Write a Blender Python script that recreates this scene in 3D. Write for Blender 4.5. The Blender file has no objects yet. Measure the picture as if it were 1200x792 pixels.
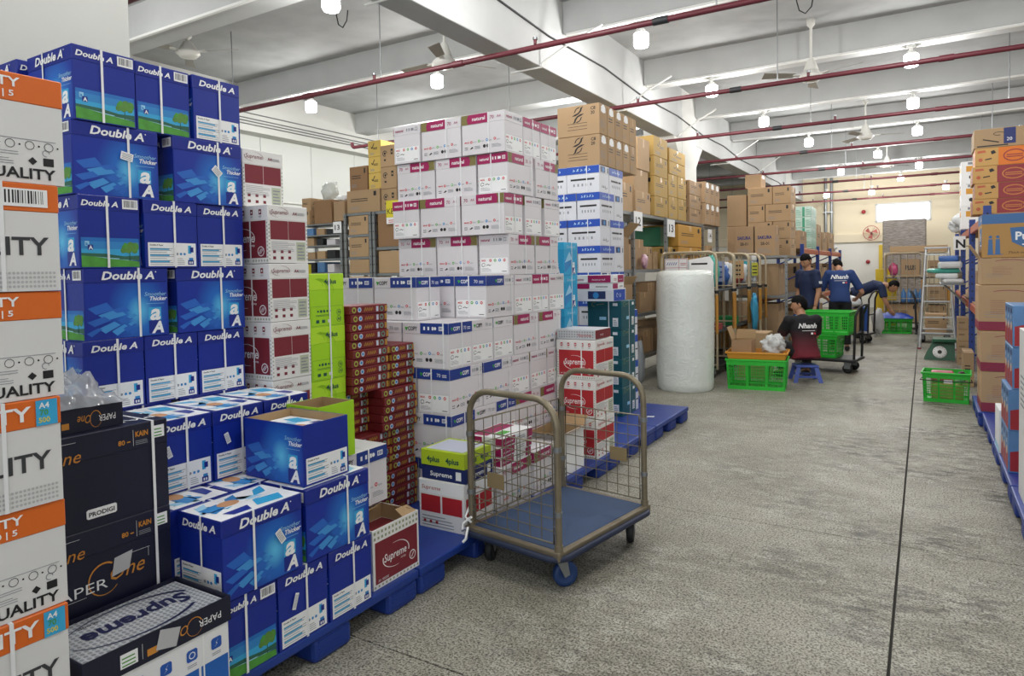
import bpy, bmesh, math, random
from math import pi, sin, cos, radians
from mathutils import Vector, Matrix, Euler, noise

random.seed(7)
sc = bpy.context.scene
COL = sc.collection

# ------------------------------------------------------------------ camera
FPX, YAW, PITCH, ROLL, CYP, CAMH = 799.7, 0.54439, -0.03469, -0.019509, 346.56, 1.5
_f = Vector((-sin(YAW) * cos(PITCH), cos(YAW) * cos(PITCH), sin(PITCH)))
_r0 = Vector((cos(YAW), sin(YAW), 0))
_u0 = _r0.cross(_f)
_r = _r0 * cos(ROLL) + _u0 * sin(ROLL)
_u = _u0 * cos(ROLL) - _r0 * sin(ROLL)
cam = bpy.data.objects.new('camera', bpy.data.cameras.new('camera'))
cam.data.sensor_width = 36
cam.data.lens = 36 * FPX / 1200
cam.data.shift_y = (CYP - 396) / 1200
cam.data.clip_start = 0.05
cam.matrix_world = Matrix(((_r.x, _u.x, -_f.x, 0), (_r.y, _u.y, -_f.y, 0), (_r.z, _u.z, -_f.z, CAMH), (0, 0, 0, 1)))
COL.objects.link(cam)
sc.camera = cam

# ------------------------------------------------------------------ even world light, let in by an unseen back end left open for it
wd = bpy.data.worlds.new('world')
sc.world = wd
wd.use_nodes = True
wd.node_tree.nodes['Background'].inputs[0].default_value = (0.93, 0.97, 1.0, 1)
wd.node_tree.nodes['Background'].inputs[1].default_value = 1.35
sc.view_settings.view_transform = 'Standard'
sc.view_settings.look = 'None'
sc.view_settings.exposure = 0.0
sc.view_settings.gamma = 1.0
sc.view_settings.use_curve_mapping = False
LAMP_W = 58.0
# ------------------------------------------------------------------ materials
def lin(h):
    if isinstance(h, str):
        h = h.lstrip('#'); c = [int(h[i:i + 2], 16) / 255 for i in (0, 2, 4)]
    else:
        c = [v / 255 for v in h]
    return tuple(v / 12.92 if v <= .04045 else ((v + .055) / 1.055) ** 2.4 for v in c) + (1,)
MATS = {}
def M(name, colr, rough=.5, metal=0, var=0.0, scale=6.0, bump=0.0, bscale=40, emit=0, alpha=1, coat=0, rand=0.0, spec=.5):
    if name in MATS: return MATS[name]
    m = bpy.data.materials.new(name); m.use_nodes = True
    nt = m.node_tree; b = nt.nodes['Principled BSDF']
    c = lin(colr)
    b.inputs['Base Color'].default_value = c
    b.inputs['Roughness'].default_value = rough
    b.inputs['Metallic'].default_value = metal
    b.inputs['Specular IOR Level'].default_value = spec
    b.inputs['Coat Weight'].default_value = coat
    if emit:
        b.inputs['Emission Color'].default_value = c
        b.inputs['Emission Strength'].default_value = emit
    if alpha < 1: b.inputs['Alpha'].default_value = alpha
    src = None
    if var or bump:
        tc = nt.nodes.new('ShaderNodeTexCoord')
    if var:
        n = nt.nodes.new('ShaderNodeTexNoise'); n.inputs['Scale'].default_value = scale; n.inputs['Detail'].default_value = 5
        nt.links.new(tc.outputs['Object'], n.inputs['Vector'])
        mx = nt.nodes.new('ShaderNodeMix'); mx.data_type = 'RGBA'
        mx.inputs[6].default_value = tuple(v * (1 - var) for v in c[:3]) + (1,)
        mx.inputs[7].default_value = tuple(min(1, v * (1 + var)) for v in c[:3]) + (1,)
        nt.links.new(n.outputs['Fac'], mx.inputs[0])
        src = mx.outputs[2]
    if rand:
        oi = nt.nodes.new('ShaderNodeObjectInfo')
        mr = nt.nodes.new('ShaderNodeMapRange'); mr.inputs[3].default_value = 1 - rand; mr.inputs[4].default_value = 1 + rand
        nt.links.new(oi.outputs['Random'], mr.inputs[0])
        hs = nt.nodes.new('ShaderNodeHueSaturation'); hs.inputs['Color'].default_value = c
        if src: nt.links.new(src, hs.inputs['Color'])
        nt.links.new(mr.outputs[0], hs.inputs['Value']); src = hs.outputs[0]
    if src: nt.links.new(src, b.inputs['Base Color'])
    if bump:
        n2 = nt.nodes.new('ShaderNodeTexNoise'); n2.inputs['Scale'].default_value = bscale; n2.inputs['Detail'].default_value = 4
        nt.links.new(tc.outputs['Object'], n2.inputs['Vector'])
        bp = nt.nodes.new('ShaderNodeBump'); bp.inputs['Strength'].default_value = bump; bp.inputs['Distance'].default_value = .01
        nt.links.new(n2.outputs['Fac'], bp.inputs['Height']); nt.links.new(bp.outputs[0], b.inputs['Normal'])
    MATS[name] = m
    return m

# ------------------------------------------------------------------ mesh builder
class MB:
    def __init__(s):
        s.v = []; s.f = []; s.mi = []; s.mats = []; s.sm = []
    def m(s, mat):
        if mat not in s.mats: s.mats.append(mat)
        return s.mats.index(mat)
    def face(s, pts, mat, smooth=False):
        b = len(s.v); s.v += [tuple(p) for p in pts]
        s.f.append(tuple(range(b, b + len(pts)))); s.mi.append(s.m(mat)); s.sm.append(smooth)
    def raw(s, vs, fs, mat, smooth=False):
        b = len(s.v); s.v += [tuple(p) for p in vs]; k = s.m(mat)
        for f in fs:
            s.f.append(tuple(b + i for i in f)); s.mi.append(k); s.sm.append(smooth)
    def box(s, x0, y0, z0, x1, y1, z1, mat, mtx=None, skip=''):
        vs = [Vector(p) for p in ((x0, y0, z0), (x1, y0, z0), (x1, y1, z0), (x0, y1, z0), (x0, y0, z1), (x1, y0, z1), (x1, y1, z1), (x0, y1, z1))]
        if mtx is not None: vs = [mtx @ p for p in vs]
        fs = [(0, 3, 2, 1), (4, 5, 6, 7), (0, 1, 5, 4), (1, 2, 6, 5), (2, 3, 7, 6), (3, 0, 4, 7)]
        fs = [f for f, n in zip(fs, 'btfrkl') if n not in skip]
        s.raw(vs, fs, mat)
    def bbox(s, x0, y0, z0, x1, y1, z1, mat, bev=.01, seg=2, mtx=None):
        bm = bmesh.new()
        bmesh.ops.create_cube(bm, size=1)
        for v in bm.verts:
            v.co = Vector((x0 + (v.co.x + .5) * (x1 - x0), y0 + (v.co.y + .5) * (y1 - y0), z0 + (v.co.z + .5) * (z1 - z0)))
        bmesh.ops.bevel(bm, geom=bm.edges[:], offset=bev, segments=seg, affect='EDGES', profile=.5)
        s.bm(bm, mat, mtx)
    def bm(s, bm, mat, mtx=None, smooth=False):
        bm.verts.index_update()
        s.raw([(mtx @ v.co if mtx is not None else v.co.copy()) for v in bm.verts], [tuple(v.index for v in f.verts) for f in bm.faces], mat, smooth)
        bm.free()
    def tube(s, pts, r, mat, n=8, closed=False, caps=True, smooth=True):
        pts = [Vector(p) for p in pts]; rs = r if isinstance(r, (list, tuple)) else [r] * len(pts)
        N = len(pts); rings = []
        up = None
        for i, p in enumerate(pts):
            if closed: t = (pts[(i + 1) % N] - pts[i - 1])
            else: t = pts[min(i + 1, N - 1)] - pts[max(i - 1, 0)]
            t = t.normalized() if t.length > 1e-9 else Vector((0, 0, 1))
            if up is None:
                up = Vector((0, 0, 1)) if abs(t.z) < .9 else Vector((1, 0, 0))
            a = (up - t * up.dot(t))
            if a.length < 1e-6: a = t.orthogonal()
            a.normalize(); up = a; b = t.cross(a)
            rings.append([p + (a * cos(2 * pi * k / n) + b * sin(2 * pi * k / n)) * rs[i] for k in range(n)])
        vs = [q for ring in rings for q in ring]; fs = []
        for i in range(N if closed else N - 1):
            j = (i + 1) % N
            for k in range(n):
                fs.append((i * n + k, i * n + (k + 1) % n, j * n + (k + 1) % n, j * n + k))
        s.raw(vs, fs, mat, smooth)
        if caps and not closed:
            s.face(list(reversed(rings[0])), mat); s.face(rings[-1], mat)
    def lathe(s, prof, mat, n=20, mtx=None, smooth=True, arc=2 * pi):
        vs = []; fs = []
        for r, z in prof:
            for k in range(n):
                p = Vector((r * cos(2 * pi * k / n), r * sin(2 * pi * k / n), z))
                vs.append(mtx @ p if mtx is not None else p)
        for i in range(len(prof) - 1):
            for k in range(n):
                fs.append((i * n + k, i * n + (k + 1) % n, (i + 1) * n + (k + 1) % n, (i + 1) * n + k))
        s.raw(vs, fs, mat, smooth)
    def disc(s, c, ax, r, mat, n=12):
        ax = Vector(ax).normalized(); a = ax.orthogonal().normalized(); b = ax.cross(a); c = Vector(c)
        s.face([c + (a * cos(2 * pi * k / n) + b * sin(2 * pi * k / n)) * r for k in range(n)], mat)
    def mesh(s, name):
        me = bpy.data.meshes.new(name)
        me.from_pydata(s.v, [], s.f)
        for m in s.mats: me.materials.append(m)
        me.polygons.foreach_set('material_index', s.mi)
        me.polygons.foreach_set('use_smooth', s.sm)
        me.update()
        return me

# ------------------------------------------------------------------ objects
LABELS = set()
def part(name, me, parent=None, loc=None, rot=None, label=None):
    if isinstance(me, MB): me = me.mesh(name)
    o = bpy.data.objects.new(name, me); COL.objects.link(o)
    if parent is not None: o.parent = parent
    if loc is not None: o.location = loc
    if rot is not None: o.rotation_euler = rot
    if label: o['label'] = label
    return o
def thing(name, label, cat, loc=(0, 0, 0), rotz=0.0, group=None, me=None):
    if len(label.split()) > 16: print('LONG LABEL', len(label.split()), label)
    if label in LABELS: print('DUP LABEL', label)
    LABELS.add(label)
    if isinstance(me, MB): me = me.mesh(name)
    o = bpy.data.objects.new(name, me); COL.objects.link(o)
    o.location = loc; o.rotation_euler = (0, 0, rotz)
    o['label'] = label; o['category'] = cat
    if group: o['group'] = group
    return o
def struct(name, me, loc=(0, 0, 0)):
    if isinstance(me, MB): me = me.mesh(name)
    o = bpy.data.objects.new(name, me); COL.objects.link(o); o.location = loc
    o['kind'] = 'structure'
    return o

# ------------------------------------------------------------------ lettering
_TX = {}
def textgeo(s, shear=0.0, bold=0.0, res=2):
    key = (s, shear, bold, res)
    if key in _TX: return _TX[key]
    cu = bpy.data.curves.new('t', 'FONT'); cu.body = s; cu.size = 1; cu.shear = shear; cu.offset = bold; cu.resolution_u = res
    cu.fill_mode = 'FRONT'
    ob = bpy.data.objects.new('t', cu)
    me = bpy.data.meshes.new_from_object(ob)
    vs = [(v.co.x, v.co.y) for v in me.vertices]; fs = [tuple(p.vertices) for p in me.polygons]
    x0 = min([v[0] for v in vs] or [0]); x1 = max([v[0] for v in vs] or [1])
    bpy.data.objects.remove(ob); bpy.data.curves.remove(cu); bpy.data.meshes.remove(me)
    _TX[key] = ([(x - x0, y) for x, y in vs], fs, x1 - x0)
    return _TX[key]

class Deco:
    """flat print on one face: (u, v) in metres from the face's lower-left corner seen from outside"""
    def __init__(s, mb, o, u, v, n):
        s.mb = mb; s.o = Vector(o); s.u = Vector(u); s.v = Vector(v); s.n = Vector(n)
    def p(s, a, b, d): return s.o + s.u * a + s.v * b + s.n * d
    def poly(s, pts, mat, d=.0006): s.mb.face([s.p(a, b, d) for a, b in pts], mat)
    def rect(s, a0, b0, a1, b1, mat, d=.0006): s.poly([(a0, b0), (a1, b0), (a1, b1), (a0, b1)], mat, d)
    def disc(s, a, b, r, mat, d=.0008, n=10, ry=None):
        ry = ry or r
        s.poly([(a + r * cos(2 * pi * k / n), b + ry * sin(2 * pi * k / n)) for k in range(n)], mat, d)
    def ring(s, a, b, r, w, mat, d=.001, n=16, a0=0, a1=2 * pi, ry=None, w1=None):
        ry = ry or r
        for k in range(n):
            t0 = a0 + (a1 - a0) * k / n; t1 = a0 + (a1 - a0) * (k + 1) / n
            e0 = w + ((w1 if w1 is not None else w) - w) * k / n; e1 = w + ((w1 if w1 is not None else w) - w) * (k + 1) / n
            s.poly([(a + (r - e0) * cos(t0), b + (ry - e0) * sin(t0)), (a + r * cos(t0), b + ry * sin(t0)),
                    (a + r * cos(t1), b + ry * sin(t1)), (a + (r - e1) * cos(t1), b + (ry - e1) * sin(t1))], mat, d)
    def line(s, a0, b0, a1, b1, w, mat, d=.0009):
        dx, dy = a1 - a0, b1 - b0; L = math.hypot(dx, dy) or 1; ox, oy = -dy / L * w / 2, dx / L * w / 2
        s.poly([(a0 - ox, b0 - oy), (a1 - ox, b1 - oy), (a1 + ox, b1 + oy), (a0 + ox, b0 + oy)], mat, d)
    def text(s, t, a, b, size, mat, width=None, shear=0.0, bold=0.0, d=.0013, al='l', flip=False, mb=None):
        vs, fs, w = textgeo(t, shear, bold)
        sx = size if width is None else width / w
        W = w * sx
        a -= {'l': 0, 'c': W / 2, 'r': W}[al]
        pts = []
        for x, y in vs:
            X, Y = x * sx, y * size
            if flip: X, Y = W - X, size * .72 - Y
            pts.append(s.p(a + X, b + Y, d))
        (mb or s.mb).raw(pts, fs, mat)
    def lines(s, a0, b0, a1, b1, n, mat, h=.5, d=.001, rnd=None):
        rnd = rnd or random.Random(3)
        st = (b1 - b0) / n
        for k in range(n):
            e = a1 - (a1 - a0) * rnd.choice([0, .05, .1, .3])
            s.rect(a0, b0 + st * k, e, b0 + st * (k + h), mat, d)
    def barcode(s, a0, b0, a1, b1, bg, fg, d=.001):
        s.rect(a0, b0, a1, b1, bg, d)
        rnd = random.Random(5); a = a0 + (a1 - a0) * .1
        while a < a1 - (a1 - a0) * .1:
            w = rnd.choice([.5, 1, 1.5]) * (a1 - a0) / 40
            s.rect(a, b0 + (b1 - b0) * .18, a + w, b1 - (b1 - b0) * .1, fg, d + .0003); a += w + rnd.choice([.7, 1.2]) * (a1 - a0) / 30

def deco(mb, face, L, W, H, z0=0.0):
    if face == 'f': return Deco(mb, (-L / 2, -W / 2, z0), (1, 0, 0), (0, 0, 1), (0, -1, 0))
    if face == 'b': return Deco(mb, (L / 2, W / 2, z0), (-1, 0, 0), (0, 0, 1), (0, 1, 0))
    if face == 'r': return Deco(mb, (L / 2, -W / 2, z0), (0, 1, 0), (0, 0, 1), (1, 0, 0))
    if face == 'l': return Deco(mb, (-L / 2, W / 2, z0), (0, -1, 0), (0, 0, 1), (-1, 0, 0))
    if face == 't': return Deco(mb, (-L / 2, -W / 2, z0 + H), (1, 0, 0), (0, 1, 0), (0, 0, 1))
# ------------------------------------------------------------------ shared colours
WHITE = M('white_print', '#f2f3f4', .5)
INK = M('black_ink', '#1c1c20', .5)
GREY = M('grey_ink', '#8d9199', .6)
STRAP = M('white_strap', '#eceef0', .35)
KRAFT = M('kraft_inside', '#a98c66', .8, var=.1)
DA = M('blue_carton', '#112b92', .36, var=.05, scale=3)
DAL = M('blue_lid', '#13278a', .34)
CYAN = M('cyan_print', '#38a9dc', .45)
SKYB = M('sky_print', '#2f86c9', .45)
GRASS = M('grass_print', '#4d9a3a', .5, var=.35, scale=30)
TREE = M('tree_print', '#5a8c3c', .5, var=.4, scale=60)
HEDGE = M('hedge_print', '#2c6450', .5)
PALE = M('pale_blue_print', '#9fd2ee', .45)
SHARD = M('shard_print', '#3f93d8', .45)
SHARD2 = M('shard_print_dark', '#2566c4', .45)
SKIN = M('face_print', '#c99467', .5)

def glow_mat(name, base, hi, cx, cz, r):
    m = bpy.data.materials.new(name); m.use_nodes = True
    nt = m.node_tree; b = nt.nodes['Principled BSDF']; b.inputs['Roughness'].default_value = .38
    tc = nt.nodes.new('ShaderNodeTexCoord'); sx = nt.nodes.new('ShaderNodeSeparateXYZ')
    nt.links.new(tc.outputs['Object'], sx.inputs[0])
    def mth(op, a, bb=None, v=None):
        n = nt.nodes.new('ShaderNodeMath'); n.operation = op
        nt.links.new(a, n.inputs[0])
        if bb is not None: nt.links.new(bb, n.inputs[1])
        if v is not None: n.inputs[1].default_value = v
        return n.outputs[0]
    sg = mth('SIGN', sx.outputs[1]); xx = mth('MULTIPLY', sx.outputs[0], sg)
    dx = mth('ADD', xx, v=cx); dz = mth('SUBTRACT', sx.outputs[2], v=cz)
    dx = mth('MULTIPLY', dx, v=1.25)
    d2 = mth('ADD', mth('MULTIPLY', dx, dx), mth('MULTIPLY', dz, dz)); d = mth('SQRT', d2)
    cr = nt.nodes.new('ShaderNodeValToRGB'); nt.links.new(mth('DIVIDE', d, v=r), cr.inputs[0])
    cr.color_ramp.elements[0].color = lin(hi); cr.color_ramp.elements[1].color = lin(base)
    e = cr.color_ramp.elements.new(.42); e.color = lin('#1e6cc6')
    nt.links.new(cr.outputs[0], b.inputs['Base Color'])
    return m
GLOW = glow_mat('blue_burst_print', '#11309c', '#62c9f3', .045, .105, .165)

KIND = {}
def shell(L, W, H, lidh, bmat, lmat, lt=.002, wall=None):
    """body and lid meshes"""
    b = MB(); l = MB()
    b.box(-L / 2, -W / 2, 0, L / 2, W / 2, H - .004, bmat)
    for sx in (-1, 1):      # hand holes / edge creases
        pass
    x, y = L / 2 + lt, W / 2 + lt
    l.bbox(-x, -y, H - lidh, x, y, H, lmat, .0025, 1)
    return b, l
def straps(L, W, H, both=True, off=.0, mat=None):
    s = MB(); mat = mat or STRAP; w = .0048; t = .0045; a, c = L / 2 + t, W / 2 + t
    x = .045 + off
    def loop(pts, ax):
        for i in range(4):
            p, q = pts[i], pts[(i + 1) % 4]
            if ax == 'x': s.face([(x - w, *p), (x - w, *q), (x + w, *q), (x + w, *p)], mat)
            else: s.face([(p[0], y_ - w, p[1]), (p[0], y_ + w, p[1]), (q[0], y_ + w, q[1]), (q[0], y_ - w, q[1])], mat)
    loop([(-c, .0005), (c, .0005), (c, H + .0012), (-c, H + .0012)], 'x')
    if both:
        y_ = .012
        loop([(-a, .0007), (a, .0007), (a, H + .0016), (-a, H + .0016)], 'y')
    return s
def reg(kind, dims, body, lid=None, prn=None, let=None, strap=None, extra=None):
    d = {}
    for n, m in (('body', body), ('lid', lid), ('print', prn), ('lettering', let), ('strap', strap)):
        if m is not None and m.f: d[n] = m.mesh(kind + '_' + n)
    for n, m in (extra or {}).items(): d[n] = m.mesh(kind + '_' + n)
    KIND[kind] = (dims, d)

# ---- blue carton with burst, label and landscape faces
def aA(D, a, b, s):
    D.rect(a, b + s, a + s, b + 2 * s, CYAN, .0010)
    D.rect(a, b, a + s, b + s, DAL, .0010)
    D.text('a', a + .1 * s, b + 1.06 * s, s * 1.68, WHITE, shear=.2, bold=.03, d=.0016, width=s * .85)
    D.text('A', a + .2 * s, b + .04 * s, s * 1.22, WHITE, shear=.2, bold=.04, d=.0016, width=s * .98)
def blue_top(D, L, W):
    D.rect(.004, .004, L - .004, W - .004, WHITE, .0006)
    D.rect(.004, .004, L - .004, .02, DAL, .0009)
    rnd = random.Random(2)
    for k in range(5):
        a = .02 + k * .06
        pts = [(a, .03 + .1 * (k % 2)), (a + .05, .05 + .1 * (k % 2)), (a + .11, .04 + .1 * ((k + 1) % 2)), (a + .08, .11), (a + .03, .10)]
        D.poly([(min(L - .01, x), y) for x, y in pts], (CYAN, PALE, SKYB)[k % 3], .0009 + .0001 * k)
    D.disc(L * .62, W * .42, .042, SKIN, .0017, 14, .03)
    D.poly([(L * .7, W * .3), (L * .93, W * .35), (L * .88, W * .66), (L * .72, W * .55)], SKYB, .0016)
    D.poly([(L * .12, W * .66), (L * .42, W * .6), (L * .5, W * .86), (L * .2, W * .92)], CYAN, .0016)
    D.poly([(L * .55, W * .72), (L * .85, W * .74), (L * .8, W * .9), (L * .6, W * .92)], DA, .0016)
def blue_long(D, L, H, lidh):
    D.rect(.003, .003, L - .003, H - lidh - .003, GLOW, .0005)
    fx, fy = L * .6, H * .32
    rnd = random.Random(9)
    for k, (a, b, w, h, m) in enumerate(((.012, .095, .10, .055, SHARD2), (.05, .07, .11, .05, SHARD), (.008, .05, .09, .04, SHARD2), (.10, .10, .075, .03, SHARD2), (.05, .02, .085, .045, SHARD), (.125, .055, .06, .035, SHARD2), (.10, .008, .07, .042, SHARD), (.145, .02, .055, .035, SHARD2), (.005, .012, .06, .03, SHARD2), (.16, .075, .045, .022, SHARD), (.165, .045, .04, .02, SHARD), (.17, .005, .04, .03, SHARD2))):
        # tiles thrown out of the bright centre
        dx, dy = fx - a - w / 2, fy - b - h / 2
        D.poly([(a, b + h * .55), (a + w * .3, b + h * .1), (a + w, b + h * .5 + dy * .25), (a + w * .72, b + h + dy * .1)], m, .0008 + .00012 * k)
    D.text('Smoother', L * .70, H * .59, .023, PALE, shear=.25)
    D.text('Thicker', L * .765, H * .52, .024, WHITE, shear=.25, bold=.025)
    D.line(L * .72, H * .475, L * .95, H * .475, .0012, PALE)
    aA(D, L * .745, .010, .054)
def blue_label(D, W, H):
    D.rect(.012, .006, W - .008, .105, WHITE, .0006)
    D.text('Double A Paper', .02, .092, .009, INK, bold=.02)
    for k in range(3): D.rect(.02, .075 - k * .026, .105, .081 - k * .026, CYAN, .001)
    D.lines(.02, .012, .125, .088, 9, GREY, .25)
    for k in range(3): D.disc(.14 + .017 * k, .058, .006, SKYB if k else GREY, .001, 6)
    D.lines(.14, .014, .175, .045, 4, GREY, .3)
    D.rect(W - .045, .06, W - .03, .095, CYAN, .001); D.rect(W - .036, .066, W - .02, .088, DAL, .0012)
    D.rect(W - .047, .012, W - .02, .032, DAL, .001); D.rect(W - .042, .032, W - .022, .042, SKYB, .001)
    D.rect(W - .041, .016, W - .035, .026, WHITE, .0013); D.rect(W - .031, .016, W - .025, .026, WHITE, .0013)
SKY1 = M('sky_print_deep', '#1f6fc0', .45)
def blue_land(D, W, H):
    n = 6
    for k in range(n): D.rect(.006, .03 + .088 * k / n, W - .006, .03 + .088 * (k + 1) / n, (PALE, CYAN, CYAN, SKYB, SKYB, SKY1)[k], .0006)
    D.poly([(.006, .004), (W - .006, .004), (W - .006, .026), (W * .5, .036), (.006, .05)], GRASS, .0009)
    D.poly([(.006, .048), (W * .35, .042), (W * .72, .036), (W * .72, .046), (W * .4, .056), (.006, .058)], HEDGE, .001)
    D.poly([(W * .62, .034), (W - .006, .03), (W - .006, .05), (W * .7, .046)], HEDGE, .00105)
    rnd = random.Random(4)
    for k in range(16):
        t_ = rnd.random(); D.disc(W * (.66 + .27 * t_) , .058 + .042 * math.sin(min(1, t_ + .25) * 2.2) * rnd.uniform(.3, 1.0), rnd.uniform(.008, .016), (TREE, GRASS)[k % 3 == 0], .0011 + .00006 * k, 8)
    D.poly([(W * .8, .03), (W * .82, .03), (W * .815, .07), (W * .805, .07)], HEDGE, .00105)
    D.rect(.02, .085, .036, .104, PALE, .001); D.rect(.03, .07, .05, .09, DAL, .0012)
    D.text('A', .033, .072, .021, WHITE, bold=.03, d=.0016); D.text('a', .022, .088, .02, SKYB, bold=.03, d=.0016)
def make_blue(kind, L, W, H, lidh=.058, lidded=True):
    b, l = shell(L, W, H, lidh, DA, DAL)
    p = MB(); t = MB()
    for f, w in (('f', L), ('b', L)): blue_long(deco(p, f, L, W, H), w, H, lidh)
    blue_label(deco(p, 'r', L, W, H), W, H); blue_land(deco(p, 'l', L, W, H), W, H)
    LL, WW = L + .006, W + .006
    for f, w in (('f', LL), ('b', LL)):
        deco(t, f, LL, WW, H).text('Double A', w * .2, H - lidh + .013, .045, WHITE, width=w * .62, shear=.22, bold=.03); deco(t, f, LL, WW, H).disc(w * .84, H - .016, .003, WHITE, .0013, 6)
    deco(t, 'r', LL, WW, H).text('Double A', WW * .13, H - lidh + .015, .036, WHITE, width=WW * .75, shear=.22, bold=.03)
    deco(t, 'l', LL, WW, H).text('Double A', WW * .05, H - lidh + .017, .03, WHITE, width=WW * .58, shear=.22, bold=.03)
    deco(p, 'l', LL, WW, H).barcode(WW * .7, H - lidh + .012, WW * .96, H - .008, WHITE, INK)
    blue_top(deco(p, 't', LL, WW, H), LL, WW)
    reg(kind, (L, W, H), b, l, p, t, straps(L, W, H))
make_blue('blue', .338, .236, .277)
make_blue('blue_tall', .338, .236, .2815)

# ---- white lid / maroon panel carton
def make_supreme(kind, L, W, H, red, red2, lidh=.072):
    R = M(kind + '_panel', red, .5, var=.05); R2 = M(kind + '_dark_panel', red2, .5)
    BW = M('carton_white', '#e9e8e6', .5, var=.02); DOT = M('carton_dots', '#aab09f', .6); OL = M('olive_tab', '#b9c1a8', .6)
    b, l = shell(L, W, H, lidh, BW, BW); p = MB(); t = MB()
    for f in 'fb':
        D = deco(p, f, L, W, H)
        hb = H - lidh
        D.rect(.016, .026, L - .016, hb - .002, R, .0006)
        for k in range(17):
            D.disc(.012 + k * (L - .024) / 16, .013, .0065, DOT, .0007, 6)
        for k in range(10):
            for a in (.008, L - .008): D.disc(a, .03 + k * .018, .005, DOT, .0007, 5)
        D.ring(L * .46, hb * .58, .088, .006, WHITE, .0011, 18, -.4, 1.9, .05, .001)
        D.ring(L * .46, hb * .55, .088, .006, WHITE, .0011, 18, 2.9, 5.0, .05, .001)
        D.text('Supreme', L * .2, hb * .5, .06, WHITE, width=L * .5, shear=.15, bold=.008, mb=t)
        D.text('scoop', L * .6, hb * .4, .016, WHITE, bold=.01, mb=t)
        D.disc(L * .84, hb * .28, .024, WHITE, .001, 14); D.disc(L * .84, hb * .28, .02, R2, .0013, 12)
        for q in (-.008, 0, .008): D.line(L * .84 - .01 + q, hb * .28 - .012, L * .84 + .01 + q, hb * .28 + .012, .0025, WHITE, .0016)
        D.text('A4', .028, .036, .014, WHITE, mb=t); D.lines(.052, .036, .1, .048, 3, WHITE, .3)
        Dl = deco(p, f, L + .006, W + .006, H)
        for k in range(5):
            c = L * (.14 + .18 * k)
            Dl.rect(c - .009, H - lidh * .62, c + .009, H - lidh * .28, R2, .0007)
            Dl.rect(c - .004, H - lidh * .52, c + .004, H - lidh * .4, WHITE, .001)
            Dl.lines(c - .01, H - lidh * .8, c + .01, H - lidh * .68, 2, GREY, .4)
    for f in 'rl':
        D = deco(p, f, L, W, H); hb = H - lidh
        D.rect(.012, hb * .55, W * .5 - .001, hb - .002, R, .0006); D.rect(W * .5 + .001, hb * .55, W - .012, hb - .002, R, .0006)
        for k in range(10):
            for a in (.005, W - .005): D.disc(a, .02 + k * .018, .0045, DOT, .0007, 5)
        D.rect(W * .7, .012, W - .016, hb * .5, OL, .0007)
        D.lines(.016, hb * .28, W * .66, hb * .52, 7, GREY, .25); D.lines(W * .73, .02, W - .02, hb * .48, 5, GREY, .4)
        for i in range(3):
            for j in range(2):
                D.rect(W * .1 + i * W * .19, .018 + j * .03, W * .1 + i * W * .19 + .017, .032 + j * .03, R2, .0008)
        Dl = deco(p, f, L + .006, W + .006, H)
        Dl.text('Supreme', W * .08, H - lidh * .6, .03, R2, width=W * .4, shear=.15, mb=t)
        Dl.ring(W * .28, H - lidh * .48, .055, .003, R2, .0011, 12, -.3, 1.6, .024, .0005)
        Dl.ring(W * .28, H - lidh * .48, .055, .003, R2, .0011, 12, 2.9, 4.6, .024, .0005)
        Dl.text('A4', W * .62, H - lidh * .6, .022, R2, bold=.02, mb=t); Dl.lines(W * .73, H - lidh * .6, W * .94, H - lidh * .4, 3, GREY, .4)
    reg(kind, (L, W, H), b, l, p, t, straps(L, W, H, False))
make_supreme('maroon', .338, .238, .277, '#7d2531', '#7a1f2e')
make_supreme('red', .31, .33, .285, '#b2242c', '#b3202c')

# ---- lime carton
def make_lime():
    L, W, H, lidh = .2, .233, .274, .085
    LM = M('lime_carton', '#a5d91d', .5, var=.06); LL_ = M('lime_lid', '#b6e42c', .5); DG = M('dark_green_ink', '#125048', .5); LD = M('lime_dark', '#8cc410', .5)
    b, l = shell(L, W, H, lidh, LM, LL_); p = MB(); t = MB()
    for f, w in (('f', L), ('b', L), ('r', W), ('l', W)):
        D = deco(p, f, L, W, H); Dl = deco(p, f, L + .006, W + .006, H)
        for k in range(4): Dl.ring(.02, H - .06 - .01 * k, .07 + .025 * k, .003, LD, .0007, 10, -.2, 1.3, .035 + .012 * k)
        Dl.text('4plus', w * .42, H - lidh * .62, .036, DG, width=w * .36, bold=.02, mb=t)
        D.rect(w * .5, .125, w * .97, .165, LM, .0006)
        for q in (.008, w - .008): D.line(q, .006, q, .105, .001, DG)
        D.line(.008, .105, w - .008, .105, .001, DG); D.line(.008, .006, w - .008, .006, .001, DG)
        for k in range(5): D.disc(w * .22 + k * w * .09, .08, .008 if k in (1, 2) else .006, DG, .0009, 8)
        D.lines(w * .15, .055, w * .62, .066, 2, DG, .3)
        for k in range(3): D.rect(w * .16 + k * w * .17, .02, w * .25 + k * w * .17, .036, WHITE if k == 2 else DG, .0009)
        for q0 in (.02, .054):
            D.ring(w * .84, q0 + .016, .017, .002, DG, .0009, 8)
        D.text('70', w * .84, .063, .02, DG, al='c', bold=.02, mb=t); D.text('A5', w * .84, .029, .02, DG, al='c', bold=.02, mb=t)
    reg('lime', (L, W, H), b, l, p, t, straps(L, W, H, True))
make_lime()

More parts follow.
